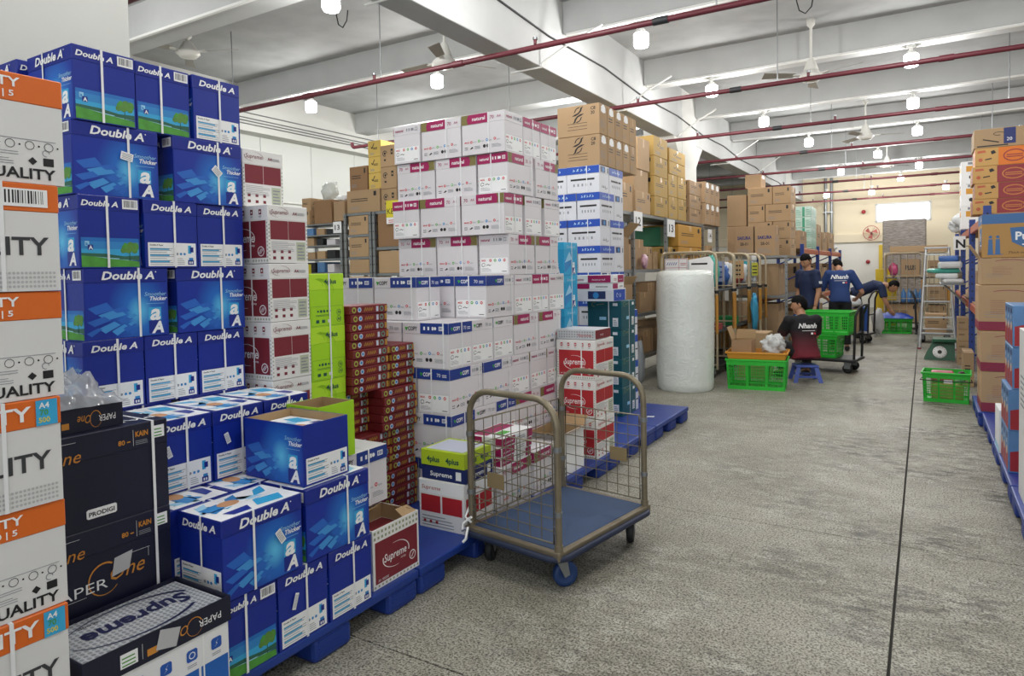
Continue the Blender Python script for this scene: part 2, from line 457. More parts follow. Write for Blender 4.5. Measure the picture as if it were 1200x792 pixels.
# ---- white copy cartons, blue or magenta lids
RD = M('red_dot', '#cf2e3c', .5); GD = M('green_dot', '#4fae3c', .5); BD = M('blue_dot', '#2487c8', .5); CW = M('white_carton', '#dddade', .5, var=.02, rand=.03)
BLU = M('navy_lid_print', '#1c3a8c', .45); MAG = M('magenta_lid_print', '#9f1558', .45); OLV = M('olive_lid_print', '#7c7340', .55); LEAF = M('leaf_green', '#38a838', .5)
def white_long(D, w, H):
    D.text('IMAGE', w * .06, .078, .013, RD, bold=.03, width=w * .11)
    for k, m in enumerate((RD, GD, BD, RD)):
        D.disc(w * (.22 + .185 * k), .083 + .002 * k, .0095, m, .0009, 9); D.disc(w * (.22 + .185 * k), .083 + .002 * k, .004, WHITE, .0012, 6)
        D.lines(w * (.26 + .185 * k), .079, w * (.345 + .185 * k), .088, 2, GREY, .35)
    D.lines(w * .06, .035, w * .14, .06, 2, INK, .3); D.poly([(w * .18, .036), (w * .24, .052), (w * .27, .045), (w * .22, .036)], INK, .0009)
    D.lines(w * .3, .036, w * .44, .058, 3, GREY, .5)
    D.disc(w * .53, .048, .012, INK, .0009, 9); D.disc(w * .61, .048, .012, INK, .0009, 9); D.lines(w * .7, .034, w * .93, .06, 4, GREY, .35)
def white_short(D, w, H):
    D.rect(.01, .012, w - .01, .115, WHITE, .0006)
    for a0, b0, a1, b1 in ((.01, .115, w - .01, .115), (.01, .012, .01, .115)): D.line(a0, b0, a1, b1, .0008, GREY)
    D.text('MADE', w * .08, .09, .016, RD, bold=.03, width=w * .14)
    for k, m in enumerate((RD, GD, BD, RD)): D.disc(w * (.38 + .155 * k), .096, .01, m, .0009, 9); D.disc(w * (.38 + .155 * k), .096, .0045, WHITE, .0012, 6)
    D.ring(w * .14, .066, .014, .003, INK, .001, 8, 0, 4.5); D.line(w * .1, .055, w * .2, .06, .003, INK)
    D.line(w * .24, .062, w * .3, .068, .004, INK); D.line(w * .3, .068, w * .36, .062, .004, INK); D.line(w * .34, .06, w * .4, .066, .003, INK)
    D.lines(w * .08, .022, w * .42, .048, 4, GREY, .3); D.rect(w * .76, .02, w * .92, .024, INK, .001)
def glyphs(D, w0, w1, y, mat, bar):
    s = (w1 - w0)
    for k in range(3): D.rect(w0 + s * (.1 + .17 * k), y + .004, w0 + s * (.17 + .17 * k), y + .024, mat, .001)
    D.disc(w0 + s * .57, y + .014, .01, mat, .001, 8); D.rect(w0 + s * .72, y + .002, w0 + s * .92, y + .026, mat, .001)
    for k in range(3): D.rect(w0 + s * (.75 + .055 * k), y + .006, w0 + s * (.78 + .055 * k), y + .022, bar, .0013)
def leaf(D, a, b, s):
    for q in range(3):
        t = .5 + 2.1 * q; D.disc(a + cos(t) * s * .45, b + sin(t) * s * .45, s * .42, LEAF, .0012, 8)
def make_copy(kind, brand, c1, flip, short_col):
    """long lid: white half and coloured half; short lid all colour or white"""
    L, W, H, lidh = .338, .236, .267, .067
    b, l = shell(L, W, H, lidh, CW, CW); p = MB(); t = MB(); LW, WW = L + .006, W + .006; y0, y1 = H - lidh + .002, H - .002; ym = H - lidh + .02
    for f in 'fb':
        white_long(deco(p, f, L, W, H), L, H); D = deco(p, f, LW, WW, H)
        if brand == 'COPY':
            c0, c1_ = ((.0, .62) if flip else (.4, 1.0))
            D.rect(LW * c0 + .001, y0, LW * c1_ - .001, y1, c1, .0006)
            if flip:
                leaf(D, LW * .33, ym + .012, .014); D.text('COPY', LW * .37, ym, .034, WHITE, bold=.03, width=LW * .2, mb=t); glyphs(D, LW * .64, LW * .98, ym, GREY, WHITE)
            else:
                leaf(D, LW * .1, ym + .012, .014); D.text('COPY', LW * .14, ym, .034, INK, bold=.02, width=LW * .2, mb=t); glyphs(D, LW * .42, LW * .95, ym, WHITE, c1)
        else:
            if flip:
                D.rect(.001, y0, LW * .62, y1, c1, .0006); D.poly([(.001, y0), (LW * .16, y0), (LW * .13, (y0 + y1) / 2), (LW * .17, y1), (.001, y1)], OLV, .0009)
                D.text('natural', LW * .26, ym + .003, .034, WHITE, bold=.02, width=LW * .3, mb=t); tx = .67
            else:
                D.rect(LW * .36, y0, LW - .001, y1, c1, .0006); D.poly([(LW - .001, y0), (LW * .84, y0), (LW * .87, (y0 + y1) / 2), (LW * .83, y1), (LW - .001, y1)], OLV, .0009)
                D.text('natural', LW * .42, ym + .003, .034, WHITE, bold=.02, width=LW * .3, mb=t); tx = .07
            D.text('70', LW * tx, ym, .034, c1, mb=t); D.text('A4', LW * (tx + .16), ym + .004, .026, c1, mb=t)
    for f in 'rl':
        white_short(deco(p, f, L, W, H), W, H); D = deco(p, f, WW if False else LW, WW, H)
        if short_col:
            D.rect(.001, y0, WW - .001, y1, c1, .0006); fg, bg = WHITE, c1
        else: fg, bg = (INK if brand == 'COPY' else c1), WHITE
        if brand == 'COPY':
            leaf(D, WW * .14, ym + .012, .013); D.text('COPY', WW * .2, ym, .032, fg, bold=.03, width=WW * .28, mb=t); D.text('70', WW * .62, ym, .03, WHITE if short_col else GREY, mb=t); D.lines(WW * .78, ym, WW * .92, ym + .02, 2, WHITE if short_col else GREY, .4)
        else:
            D.text('natural', WW * .08, ym + .004, .026, fg, bold=.02, width=WW * .3, mb=t); glyphs(D, WW * .45, WW * .96, ym, fg if short_col else GREY, bg)
    reg(kind, (L, W, H), b, l, p, t, straps(L, W, H, False) if not short_col else straps(L, W, H, True, .09))
make_copy('copy_white', 'COPY', BLU, False, False)
make_copy('copy_blue', 'COPY', BLU, True, True)
make_copy('copy_mixed', 'COPY', BLU, False, True)
make_copy('natural_white', 'natural', MAG, False, False)
make_copy('natural_magenta', 'natural', MAG, True, True)
make_copy('natural_flip', 'natural', MAG, True, False)
make_copy('natural_mixed', 'natural', MAG, False, True)

# ---- pale cartons with royal-blue lids
def make_pale():
    L, W, H, lidh = .36, .25, .268, .08
    RB = M('royal_blue_lid', '#1d4db4', .42); PW = M('pale_carton', '#dcdee6', .5, rand=.03); NV = M('navy_picture', '#1b2f63', .4)
    b, l = shell(L, W, H, lidh, PW, PW); p = MB(); t = MB(); y0, y1 = H - lidh + .003, H - .003
    for i, f in enumerate('fbrl'):
        w = L if f in 'fb' else W; D = deco(p, f, L, W, H); Dl = deco(p, f, L + .006, W + .006, H)
        if f in 'fl':
            Dl.rect(.001, y0, w + .005, y1, RB, .0006)
            for k in range(5): Dl.line(w * (.2 + .12 * k), H - lidh * .62, w * (.27 + .12 * k), H - lidh * (.3 if k % 2 else .5), .008, PALE); Dl.line(w * (.22 + .12 * k), H - lidh * .35, w * (.26 + .12 * k), H - lidh * .6, .005, WHITE)
        else:
            Dl.rect(w * .12, y0 + .008, w * .62, y1 - .006, NV, .0006); Dl.disc(w * .42, H - lidh * .5, .024, SKYB, .0009, 9); Dl.rect(w * .8, y0 + .01, w * .94, y1 - .012, GREY, .0006)
        if f in 'fl':
            D.rect(w * .12, H * .46, w * .86, H * .53, INK, .0007)
            for k in range(5): D.rect(w * (.2 + .13 * k), H * .24, w * (.25 + .13 * k), H * .34, GREY, .0007)
        else:
            for k in range(3): D.poly([(w * (.28 + .14 * k), .045), (w * (.36 + .14 * k), .045), (w * (.32 + .14 * k), .075)], INK, .0007)
            D.line(w * .6, .035, w * .85, .05, .005, INK)
    reg('pale', (L, W, H), b, l, p, t, straps(L, W, H, False))
make_pale()

# ---- dark teal cartons
def make_teal():
    L, W, H, lidh = .34, .34, .267, .06
    T = M('teal_carton', '#0f5562', .45, var=.05); TL = M('teal_lid', '#0d5c66', .42)
    b, l = shell(L, W, H, lidh, T, TL); p = MB(); t = MB(); GO = M('gold_print', '#a99b4c', .5)
    for f in 'fbrl':
        w = L; D = deco(p, f, L, W, H); Dl = deco(p, f, L + .006, W + .006, H)
        Dl.ring(w * .2, H - .03, .022, .004, GO, .0009, 9, .5, 5.0); Dl.line(w * .28, H - .035, w * .5, H - .025, .004, GO)
        Dl.rect(w * .76, H - .045, w * .9, H - .018, WHITE, .0008)
        D.rect(w * .35, .09, w * .55, .12, PALE, .0007); D.rect(w * .74, .03, w * .9, .11, WHITE, .0008); D.lines(w * .76, .04, w * .88, .1, 4, GREY, .4)
    reg('teal', (L, W, H), b, l, p, t, straps(L, W, H, True))
make_teal()

# ---- cyan cartons
def make_cyan():
    L, W, H, lidh = .338, .238, .264, .06
    T = M('cyan_carton', '#1f9fd3', .42, var=.1); b, l = shell(L, W, H, lidh, T, M('cyan_lid', '#2aabdc', .4)); p = MB(); t = MB()
    for f in 'fbrl':
        w = L if f in 'fb' else W; D = deco(p, f, L, W, H); Dl = deco(p, f, L + .006, W + .006, H)
        D.poly([(.01, .02), (w * .5, .08), (w * .6, .18), (.01, .12)], SKYB, .0007); D.poly([(.01, .1), (w * .6, .13), (w * .4, .19)], PALE, .0009)
        aA(D, w - .095, .012, .05)
        Dl.text('Double A', w * .2, H - .045, .03, PALE, width=w * .6, shear=.2, bold=.02, mb=t)
    reg('cyan', (L, W, H), b, l, p, t, straps(L, W, H, True))
make_cyan()

# ---- white carton with orange lid
def make_quality(kind, code):
    L, W, H, lidh = .345, .24, .2665, .07
    OR = M('orange_lid', '#dd6a1f', .45); QW = M('grey_white_carton', '#dddddd', .5, var=.02); DK = M('charcoal_ink', '#3a3b3f', .5); DT = M('dot_print', '#b9babd', .6); MRK = M('dark_orange_ink', '#a8480f', .5)
    b, l = shell(L, W, H, lidh, QW, OR); p = MB(); t = MB(); LW, WW = L + .006, W + .006; hb = H - lidh
    for f in 'fb':
        D = deco(p, f, L, W, H); Dl = deco(p, f, LW, WW, H)
        if f == 'f':    # large word, dots
            D.text('QUALITY', L * .93, hb * .46, .062, DK, width=L * .8, bold=.02, al='r', mb=t)
            for j in range(4):
                for i in range(36): D.disc(L * .04 + i * L * .0262, .012 + j * .011, .0038, DT, .0007, 5)
            if code: Dl.barcode(LW * .62, H - lidh + .012, LW * .92, H - .014, WHITE, INK); Dl.lines(LW * .1, H - lidh + .01, LW * .55, H - .012, 7, MRK, .3)
            if code: continue
            Dl.text('QUALITY', LW * .8, H - lidh + .02, .05, WHITE, width=LW * .72, bold=.02, al='r', mb=t)
            Dl.rect(LW * .83, H - lidh + .002, LW * .97, H - .004, CYAN, .0008)
            Dl.text('A4', LW * .85, H - .024, .02, WHITE, bold=.02, mb=t); Dl.text('70', LW * .855, H - .042, .02, GRASS, bold=.02, mb=t); Dl.text('500', LW * .845, H - .06, .018, M('yellow_ink', '#e3d33a', .5), bold=.02, mb=t)
        else:
            D.text('QUALITY', L * .94, .012, .036, INK, width=L * .5, bold=.025, al='r', mb=t)
            D.line(L * .1, .108, L * .95, .108, .0015, GREY)
            for k in range(5): D.ring(L * (.4 + .125 * k), .094, .011, .0015, DK, .0009, 10); D.disc(L * (.46 + .125 * k), .094, .0025, INK, .0009, 6)
            D.lines(L * .1, .045, L * .7, .08, 6, GREY, .25)
            D.rect(L * .86, .046, L * .93, .066, INK, .0009); D.poly([(L * .76, .056), (L * .79, .046), (L * .82, .056), (L * .79, .066)], INK, .0009); D.ring(L * .88, .078, .009, .002, GREY, .0009, 8, 0, 5)
            Dl.text('QUALITY', LW * .72, H - lidh + .036, .032, WHITE, width=LW * .48, bold=.02, al='r', mb=t)
            Dl.text('70 | 500 | 5', LW * .68, H - lidh + .012, .02, WHITE, width=LW * .34, bold=.02, al='r', mb=t)
    for f in 'rl':
        D = deco(p, f, L, W, H); Dl = deco(p, f, LW, WW, H); D.lines(W * .1, .04, W * .8, .12, 7, GREY, .3)
        Dl.barcode(W * .6, H - lidh + .01, W * .9, H - .012, WHITE, INK)
    reg(kind, (L, W, H), b, l, p, t, straps(L, W, H, False, .0))
make_quality('quality', False)
make_quality('quality_code', True)

# ---- near-black carton
def make_dark(kind, logo):
    L, W, H, lidh = .462, .28, .297, .082
    NB = M('night_blue_carton', '#14172f', .42); NL = M('night_blue_lid', '#161932', .4); OG = M('orange_ink', '#cf8a34', .5)
    b, l = shell(L, W, H, lidh, NB, NL); p = MB(); t = MB(); LW, WW = L + .006, W + .006; hb = H - lidh
    for f in 'fb':
        D = deco(p, f, L, W, H); Dl = deco(p, f, LW, WW, H)
        Dl.text('80', LW * .64, H - lidh + .022, .022, OG, bold=.02, mb=t); Dl.lines(LW * .70, H - lidh + .026, LW * .725, H - lidh + .034, 1, OG)
        Dl.line(LW * .745, H - lidh + .012, LW * .745, H - .018, .001, WHITE)
        Dl.text('KAIN', LW * .76, H - lidh + .04, .024, OG, width=LW * .09, bold=.03, mb=t); Dl.lines(LW * .76, H - lidh + .014, LW * .85, H - lidh + .03, 3, GREY, .4)
        Dl.rect(LW * .88, H - lidh + .024, LW * .97, H - .018, WHITE, .0008); Dl.lines(LW * .895, H - lidh + .028, LW * .955, H - .022, 3, GRASS, .35)
        Dl.text('One', LW * .2, H - lidh - .0, .055, OG, shear=.3, mb=t); Dl.line(LW * .2, H - .02, LW * .37, H - .02, .001, WHITE)
        if logo:
            D.text('PAPER', L * .16, .098, .046, WHITE, width=L * .38, bold=-.004, mb=t)
            D.ring(L * .52, .128, .05, .006, OG, .001, 20, 1.0, 5.6, .052, .002)
            D.text('One', L * .56, .112, .07, OG, width=L * .24, shear=.35, mb=t)
            D.line(L * .1, .09, L * .4, .09, .001, WHITE); D.line(L * .6, .18, L * .84, .18, .001, WHITE); D.line(L * .83, .15, L * .83, .18, .001, WHITE)
        else:
            D.poly([(L * .43, .03), (L * .61, .03), (L * .62, .034), (L * .62, .056), (L * .61, .06), (L * .43, .06), (L * .42, .056), (L * .42, .034)], WHITE, .0012); D.text('PRODIGI', L * .435, .037, .019, INK, width=L * .17, bold=.03)
    for f in 'rl':
        D = deco(p, f, L, W, H); D.text('One', W * .5, .1, .06, OG, shear=.35, mb=t)
        deco(p, f, LW, WW, H).text('One', W * .6, H - lidh + .02, .03, OG, shear=.35, mb=t)
    D = Deco(p, (LW / 2, WW / 2, H), (-1, 0, 0), (0, -1, 0), (0, 0, 1))
    D.text('PAPER', LW * .98, .05, .05, WHITE, width=LW * .5, al='r', flip=True, mb=t); D.ring(LW * .42, .08, .06, .006, OG, .001, 20, 0, 5.5, .035, .002); D.text('One', LW * .08, .05, .06, OG, flip=True, shear=.3, mb=t)
    reg(kind, (L, W, H), b, l, p, t, straps(L, W, H, False, -.225))
make_dark('dark', True)
make_dark('dark_plain', False)

# ------------------------------------------------------------------ placing a carton
def carton(kind, xf, y0, z, ori, label, group, name='paper_carton', strap=True, jit=1.0, drop=(), cat='carton'):
    (L, W, H), d = KIND[kind]
    if ori in ('S', 'S2'): cx, cy, rz = xf - L / 2, y0 + W / 2, (0 if ori == 'S' else pi)
    else: cx, cy, rz = xf - W / 2, y0 + L / 2, (pi / 2 if ori == 'L' else -pi / 2)
    rz += radians(random.uniform(-.22, .22)) * jit
    t = thing(name, label, cat, (cx + random.uniform(-.003, .003) * jit, cy, z), rz, group); made = {}
    for n, me in d.items():
        if n in drop or (n == 'strap' and not strap): continue
        pp = part(n, me, {'print': made.get('body', t), 'lettering': made.get('lid', t)}.get(n, t)); made[n] = pp
    return t
def sticker(t, x, y, z, face, ang=.2, w=.05, h=.032):
    """slanted white address slip on a carton face of thing t (local coordinates along the face)"""
    mb = MB(); D = deco(mb, face[0], face[1], face[2], face[3])
    c, s = cos(ang), sin(ang)
    q = lambda a, b: (x + a * c - b * s, y + a * s + b * c)
    D.poly([q(-w / 2, -h / 2), q(w / 2, -h / 2), q(w / 2, h / 2), q(-w / 2, h / 2)], WHITE, .006)
    for k in range(4): D.poly([q(-w * .4, -h * .35 + k * h * .2), q(w * .4, -h * .35 + k * h * .2), q(w * .4, -h * .27 + k * h * .2), q(-w * .4, -h * .27 + k * h * .2)], GREY, .0064)
    return part('address_slip', mb, t, label='slanted white paper slip')
# ------------------------------------------------------------------ room shell
def floor_mat():
    m = bpy.data.materials.new('terrazzo_floor'); m.use_nodes = True
    nt = m.node_tree; b = nt.nodes['Principled BSDF']; L = nt.links.new
    g = nt.nodes.new('ShaderNodeNewGeometry')
    def nz(scale, det=4, rough=.6, sc3=None):
        n = nt.nodes.new('ShaderNodeTexNoise'); n.inputs['Scale'].default_value = scale; n.inputs['Detail'].default_value = det; n.inputs['Roughness'].default_value = rough
        if sc3:
            mp = nt.nodes.new('ShaderNodeMapping'); mp.inputs['Scale'].default_value = sc3; L(g.outputs['Position'], mp.inputs[0]); L(mp.outputs[0], n.inputs['Vector'])
        else: L(g.outputs['Position'], n.inputs['Vector'])
        return n.outputs['Fac']
    def ramp(src, stops):
        r = nt.nodes.new('ShaderNodeValToRGB'); L(src, r.inputs[0])
        r.color_ramp.elements[0].position, r.color_ramp.elements[0].color = stops[0][0], lin(stops[0][1])
        r.color_ramp.elements[1].position, r.color_ramp.elements[1].color = stops[-1][0], lin(stops[-1][1])
        for p, c in stops[1:-1]: r.color_ramp.elements.new(p).color = lin(c)
        return r.outputs[0]
    def mul(a, bb, f=1.0):
        x = nt.nodes.new('ShaderNodeMix'); x.data_type = 'RGBA'; x.blend_type = 'MULTIPLY'; x.inputs[0].default_value = f
        L(a, x.inputs[6]); L(bb, x.inputs[7]); return x.outputs[2]
    base = ramp(nz(1.3, 5), [(.3, '#b7b6ad'), (.7, '#cccbc2')])
    chips = ramp(nz(105, 2, .6), [(.37, '#33312e'), (.45, '#a9a69c'), (.51, '#e6e4dc'), (.6, '#ffffff')])
    chips2 = ramp(nz(48, 3, .6), [(.33, '#6b6963'), (.44, '#ffffff'), (.7, '#ffffff')])
    stain = ramp(nz(2.2, 10, .78), [(.30, '#8a867b'), (.48, '#dcd8cd'), (.6, '#ffffff')])
    grime = ramp(nz(7.5, 12, .85, (.75, 1.7, 1)), [(.40, '#34322f'), (.475, '#8f8c83'), (.55, '#ffffff')])
    # dirt gathers in worn patches, mostly on the right of the aisle
    sx_ = nt.nodes.new('ShaderNodeSeparateXYZ'); L(g.outputs['Position'], sx_.inputs[0])
    mm = nt.nodes.new('ShaderNodeMapRange'); L(sx_.outputs[0], mm.inputs[0]); mm.inputs[1].default_value = -2.2; mm.inputs[2].default_value = .1; mm.inputs[3].default_value = .22; mm.inputs[4].default_value = .95
    pm = nt.nodes.new('ShaderNodeMapRange'); L(nz(1.1, 5, .65), pm.inputs[0]); pm.inputs[1].default_value = .40; pm.inputs[2].default_value = .60
    fm_ = nt.nodes.new('ShaderNodeMath'); fm_.operation = 'MULTIPLY'; L(mm.outputs[0], fm_.inputs[0]); L(pm.outputs[0], fm_.inputs[1])
    c = mul(mul(mul(base, chips, .8), chips2, .6), stain, .6)
    gx = nt.nodes.new('ShaderNodeMix'); gx.data_type = 'RGBA'; gx.blend_type = 'MULTIPLY'; L(fm_.outputs[0], gx.inputs[0]); L(c, gx.inputs[6]); L(grime, gx.inputs[7]); c = gx.outputs[2]
    L(c, b.inputs['Base Color'])
    rr = nt.nodes.new('ShaderNodeMapRange'); L(nz(5, 4), rr.inputs[0]); rr.inputs[3].default_value = .38; rr.inputs[4].default_value = .7
    L(rr.outputs[0], b.inputs['Roughness'])
    b.inputs['Specular IOR Level'].default_value = .35
    return m
FLOORM = floor_mat()
JOINT = M('floor_joint_fill', '#3d3b37', .9)
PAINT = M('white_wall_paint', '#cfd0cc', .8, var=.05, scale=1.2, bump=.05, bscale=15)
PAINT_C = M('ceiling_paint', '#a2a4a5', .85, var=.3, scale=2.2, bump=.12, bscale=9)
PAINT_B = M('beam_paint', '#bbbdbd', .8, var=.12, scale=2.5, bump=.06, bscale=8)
CREAM = M('cream_wall_paint', '#e9ddc2', .8, var=.04, scale=.8)
PANEL = M('white_wall_panel', '#d2d6d2', .45, var=.03, scale=1)
PIPE = M('fire_pipe_red', '#5a1f2a', .5, var=.1)
ZINC = M('galvanised_steel', '#8e9294', .4, metal=.7, var=.12, scale=20)
DARKM = M('dark_steel', '#2b2d30', .5, metal=.3)
CABLE = M('grey_cable', '#77797a', .7)
WHITEP = M('white_plastic', '#e4e5e2', .4)

fl = bpy.data.objects.new('floor', None); COL.objects.link(fl); fl['kind'] = 'structure'
mb = MB(); mb.box(-10.6, -6, -.05, 7.5, 28, -.012, JOINT); o = part('joint_bed', mb, fl); o['kind'] = 'structure'
xs = [-10.6, -7.1, -3.6, -.113, 3.4, 7.5]; ys = [-6, -2.2, -.07, 2.03, 4.13, 6.23, 8.33, 10.43, 12.53, 14.63, 16.73, 18.83, 20.93, 23.03, 25.13, 28]
for i in range(len(xs) - 1):
    for j in range(len(ys) - 1):
        mb = MB(); g = .0055; h = .003
        mb.bbox(xs[i] + (g if i else 0), ys[j] + (h if j else 0), -.03, xs[i + 1] - g, ys[j + 1] - h, 0, FLOORM, .0012, 1)
        o = part('floor_slab', mb, fl); o['kind'] = 'structure'

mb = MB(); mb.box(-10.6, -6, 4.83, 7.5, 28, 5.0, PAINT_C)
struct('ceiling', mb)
# transverse beams
beams = bpy.data.objects.new('trim_1', None); COL.objects.link(beams); beams['kind'] = 'structure'
BY = [-3.7, -.85, 2.0, 4.85, 7.7, 10.55, 13.4, 16.25, 19.1, 21.95, 24.8]
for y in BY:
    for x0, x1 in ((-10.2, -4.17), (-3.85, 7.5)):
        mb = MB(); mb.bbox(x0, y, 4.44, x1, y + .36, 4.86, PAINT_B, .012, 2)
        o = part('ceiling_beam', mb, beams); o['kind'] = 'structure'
mb = MB(); mb.bbox(-4.17, -6, 3.9, -3.85, 28, 4.86, PAINT_B, .012, 2)
o = part('main_beam', mb, beams); o['kind'] = 'structure'
for k, (y0, y1) in enumerate(((1.2, 2.24), (12.55, 13.45), (23.6, 24.5))):
    mb = MB(); mb.bbox(-4.6, y0, 0, -3.845, y1, 4.86, M('column_paint', '#b7b8b4', .8, var=.06, scale=1.2) if k == 0 else PAINT, .012, 2)
    if k: # haunches under the main beam
        for s, yy in ((-1, y0), (1, y1)):
            for x0, x1 in ((-4.16, -3.86),):
                a = [(x0, yy, 3.45), (x0, yy + s * .5, 3.92), (x0, yy, 3.92)]; b_ = [(x1, p[1], p[2]) for p in a]
                mb.face(a if s > 0 else a[::-1], PAINT); mb.face(b_[::-1] if s > 0 else b_, PAINT); mb.face([a[0], b_[0], b_[1], a[1]] if s < 0 else [a[0], a[1], b_[1], b_[0]], PAINT)
    o = part('column', mb, beams); o['kind'] = 'structure'

# left wall: panels below a projecting ledge
lw = bpy.data.objects.new('wall_left', None); COL.objects.link(lw); lw['kind'] = 'structure'
mb = MB(); mb.box(-10.75, -6, 4.05, -10.1, 28, 4.86, PAINT); o = part('wall_ledge', mb, lw); o['kind'] = 'structure'
y = -6.0
while y < 28:
    mb = MB(); mb.bbox(-10.75, y + .004, 0, -10.4, y + 1.196, 4.06, PANEL, .006, 1); o = part('wall_panel', mb, lw); o['kind'] = 'structure'; y += 1.2
mb = MB()
mb.tube([(-10.385, -2, 2.9), (-10.385, 20, 2.9)], .02, WHITEP, 6)
part('wall_conduit', mb, lw)['kind'] = 'structure'
mb = MB()
for k, z in enumerate((4.17, 4.22, 4.27, 4.36)): mb.tube([(-10.085, -3, z), (-10.085, 27.5, z)], .011, CABLE, 5)
part('wall_cable', mb, lw)['kind'] = 'structure'
# right wall (outside the picture) and the cream end wall with its window
mb = MB(); mb.box(7.5, -6, 0, 7.7, 28, 4.86, PAINT); struct('wall_right', mb)
wb = bpy.data.objects.new('wall_back', None); COL.objects.link(wb); wb['kind'] = 'structure'
WY = 27.2
mb = MB()
wx0, wx1, wz0, wz1 = -1.46, .16, 3.0, 3.62
for x0, z0, x1, z1 in ((-10.6, 0, wx0, 5), (wx1, 0, 7.6, 5), (wx0, 0, wx1, wz0), (wx0, wz1, wx1, 5)):
    mb.box(x0, WY, z0, x1, WY + .25, z1, CREAM)
part('wall_face', mb, wb)['kind'] = 'structure'
mb = MB(); mb.bbox(-10.5, WY - .1, 2.32, -1.2, WY + .02, 2.62, CREAM, .01, 1)
part('wall_band', mb, wb)['kind'] = 'structure'
mb = MB(); mb.box(-10.5, WY - .02, 0, -1.25, WY + .01, 2.32, M('white_lower_wall', '#e8e6df', .8)); part('wall_dado', mb, wb)['kind'] = 'structure'
wn = bpy.data.objects.new('window_1', None); COL.objects.link(wn); wn['kind'] = 'structure'
mb = MB()
mb.box(wx0, WY + .05, wz0, wx1, WY + .06, wz1, M('bright_window_light', '#f6faff', .5, emit=1.9))
part('daylight_pane', mb, wn)['kind'] = 'structure'
mb = MB()
FRM = M('window_frame_white', '#dfe0de', .5)
for x in (wx0, wx1): mb.box(x - .03, WY - .02, wz0, x + .03, WY + .05, wz1, FRM)
for z in (wz0, wz1): mb.box(wx0 - .03, WY - .02, z - .025, wx1 + .03, WY + .05, z + .025, FRM)
part('window_frame', mb, wn)['kind'] = 'structure'

# yellow strip-curtain doorway in the end wall
dn = bpy.data.objects.new('door_1', None); COL.objects.link(dn); dn['kind'] = 'structure'
mb = MB(); YEL = M('yellow_strip_curtain', '#d9b928', .35, var=.15, scale=3)
for k in range(6): mb.box(-1.38 + .17 * k, WY - .08 - .01 * (k % 2), .05, -1.21 + .17 * k, WY - .07 - .01 * (k % 2), 2.2, YEL)
part('strip_curtain', mb, dn)['kind'] = 'structure'

# fire pipes
PY = [3.2, 6.08, 8.95, 11.8, 14.6, 17.4, 20.2, 23.0, 26.0]
def rod(mb, x, y, z0, z1, r=.007): mb.tube([(x, y, z0), (x, y, z1)], r, ZINC, 6)
for i, y in enumerate(PY):
    z = 3.75; x0 = (-8.05, -8.05, -8.62, -7.2)[min(i, 3)]; x1 = 6.8
    nm = ['above the tall blue stack', 'above the magenta-lidded stack', 'crossing the lamp nearest the aisle centre', 'above the shelf numbered 13', 'above the tall kraft cartons', 'over the sitting man', 'over the step ladder', 'just before the end wall window', 'against the end wall window'][i]
    t = thing('fire_pipe', 'dark red fire pipe hung from the ceiling, ' + nm, 'pipe', (0, y, z), 0, 'dark red fire pipes under the ceiling')
    mb = MB(); mb.tube([(x0, 0, 0), (x1, 0, 0)], .029, PIPE, 10); part('pipe_run', mb, t)
    mb = MB(); mb.tube([(x0, 0, .0), (x0 - .03, 0, .02), (x0 - .04, 0, .09)], .03, PIPE, 8); part('elbow', mb, t)
    for x in (-6.6, -4.3, -2.05, .2, 2.6):
        mb = MB(); mb.tube([(x - .07, 0, 0), (x + .07, 0, 0)], .036, PIPE if x != -2.05 else DARKM, 10); part('coupling', mb, t)
    for x in (-5.5, -3.35, -1.2, 1.4):
        mb = MB(); mb.tube([(x, 0, .03), (x, 0, .075)], .018, PIPE, 8); mb.tube([(x, 0, .075), (x, 0, .1)], .026, ZINC, 8); part('sprinkler_head', mb, t)
    for x in (-8.05, -5.4, -1.55, 1.0, 3.6):
        mb = MB(); rod(mb, x, 0, .02, 4.83 - z); part('hanger_rod', mb, t)

# lamps
GLASS = M('lit_bulb', '#ffffff', .3, emit=14)
def lamp(x, y, ztop, label, power=True, k=1.0):
    t = thing('ceiling_lamp', label, 'lamp', (x, y, ztop), 0, 'round white ceiling lamps')
    mb = MB(); mb.lathe([(0.001, 0), (.055, 0), (.055, -.03), (.025, -.04), (.025, -.07), (.045, -.08), (.08, -.125), (.082, -.13)], WHITEP, 14); part('lamp_holder', mb, t)
    mb = MB(); mb.lathe([(.08, -.128), (.088, -.135), (.09, -.26), (.078, -.285), (.001, -.292)], GLASS, 16); part('bulb', mb, t)
    if power:
        l = bpy.data.lights.new('lamp_or_fill_light', 'POINT'); l.energy = LAMP_W * k; l.shadow_soft_size = .09; l.color = (1.0, .98, .95)
        o = bpy.data.objects.new('lamp_or_fill_light', l); COL.objects.link(o); o.location = (x, y, ztop - .42)
LZ = 4.44
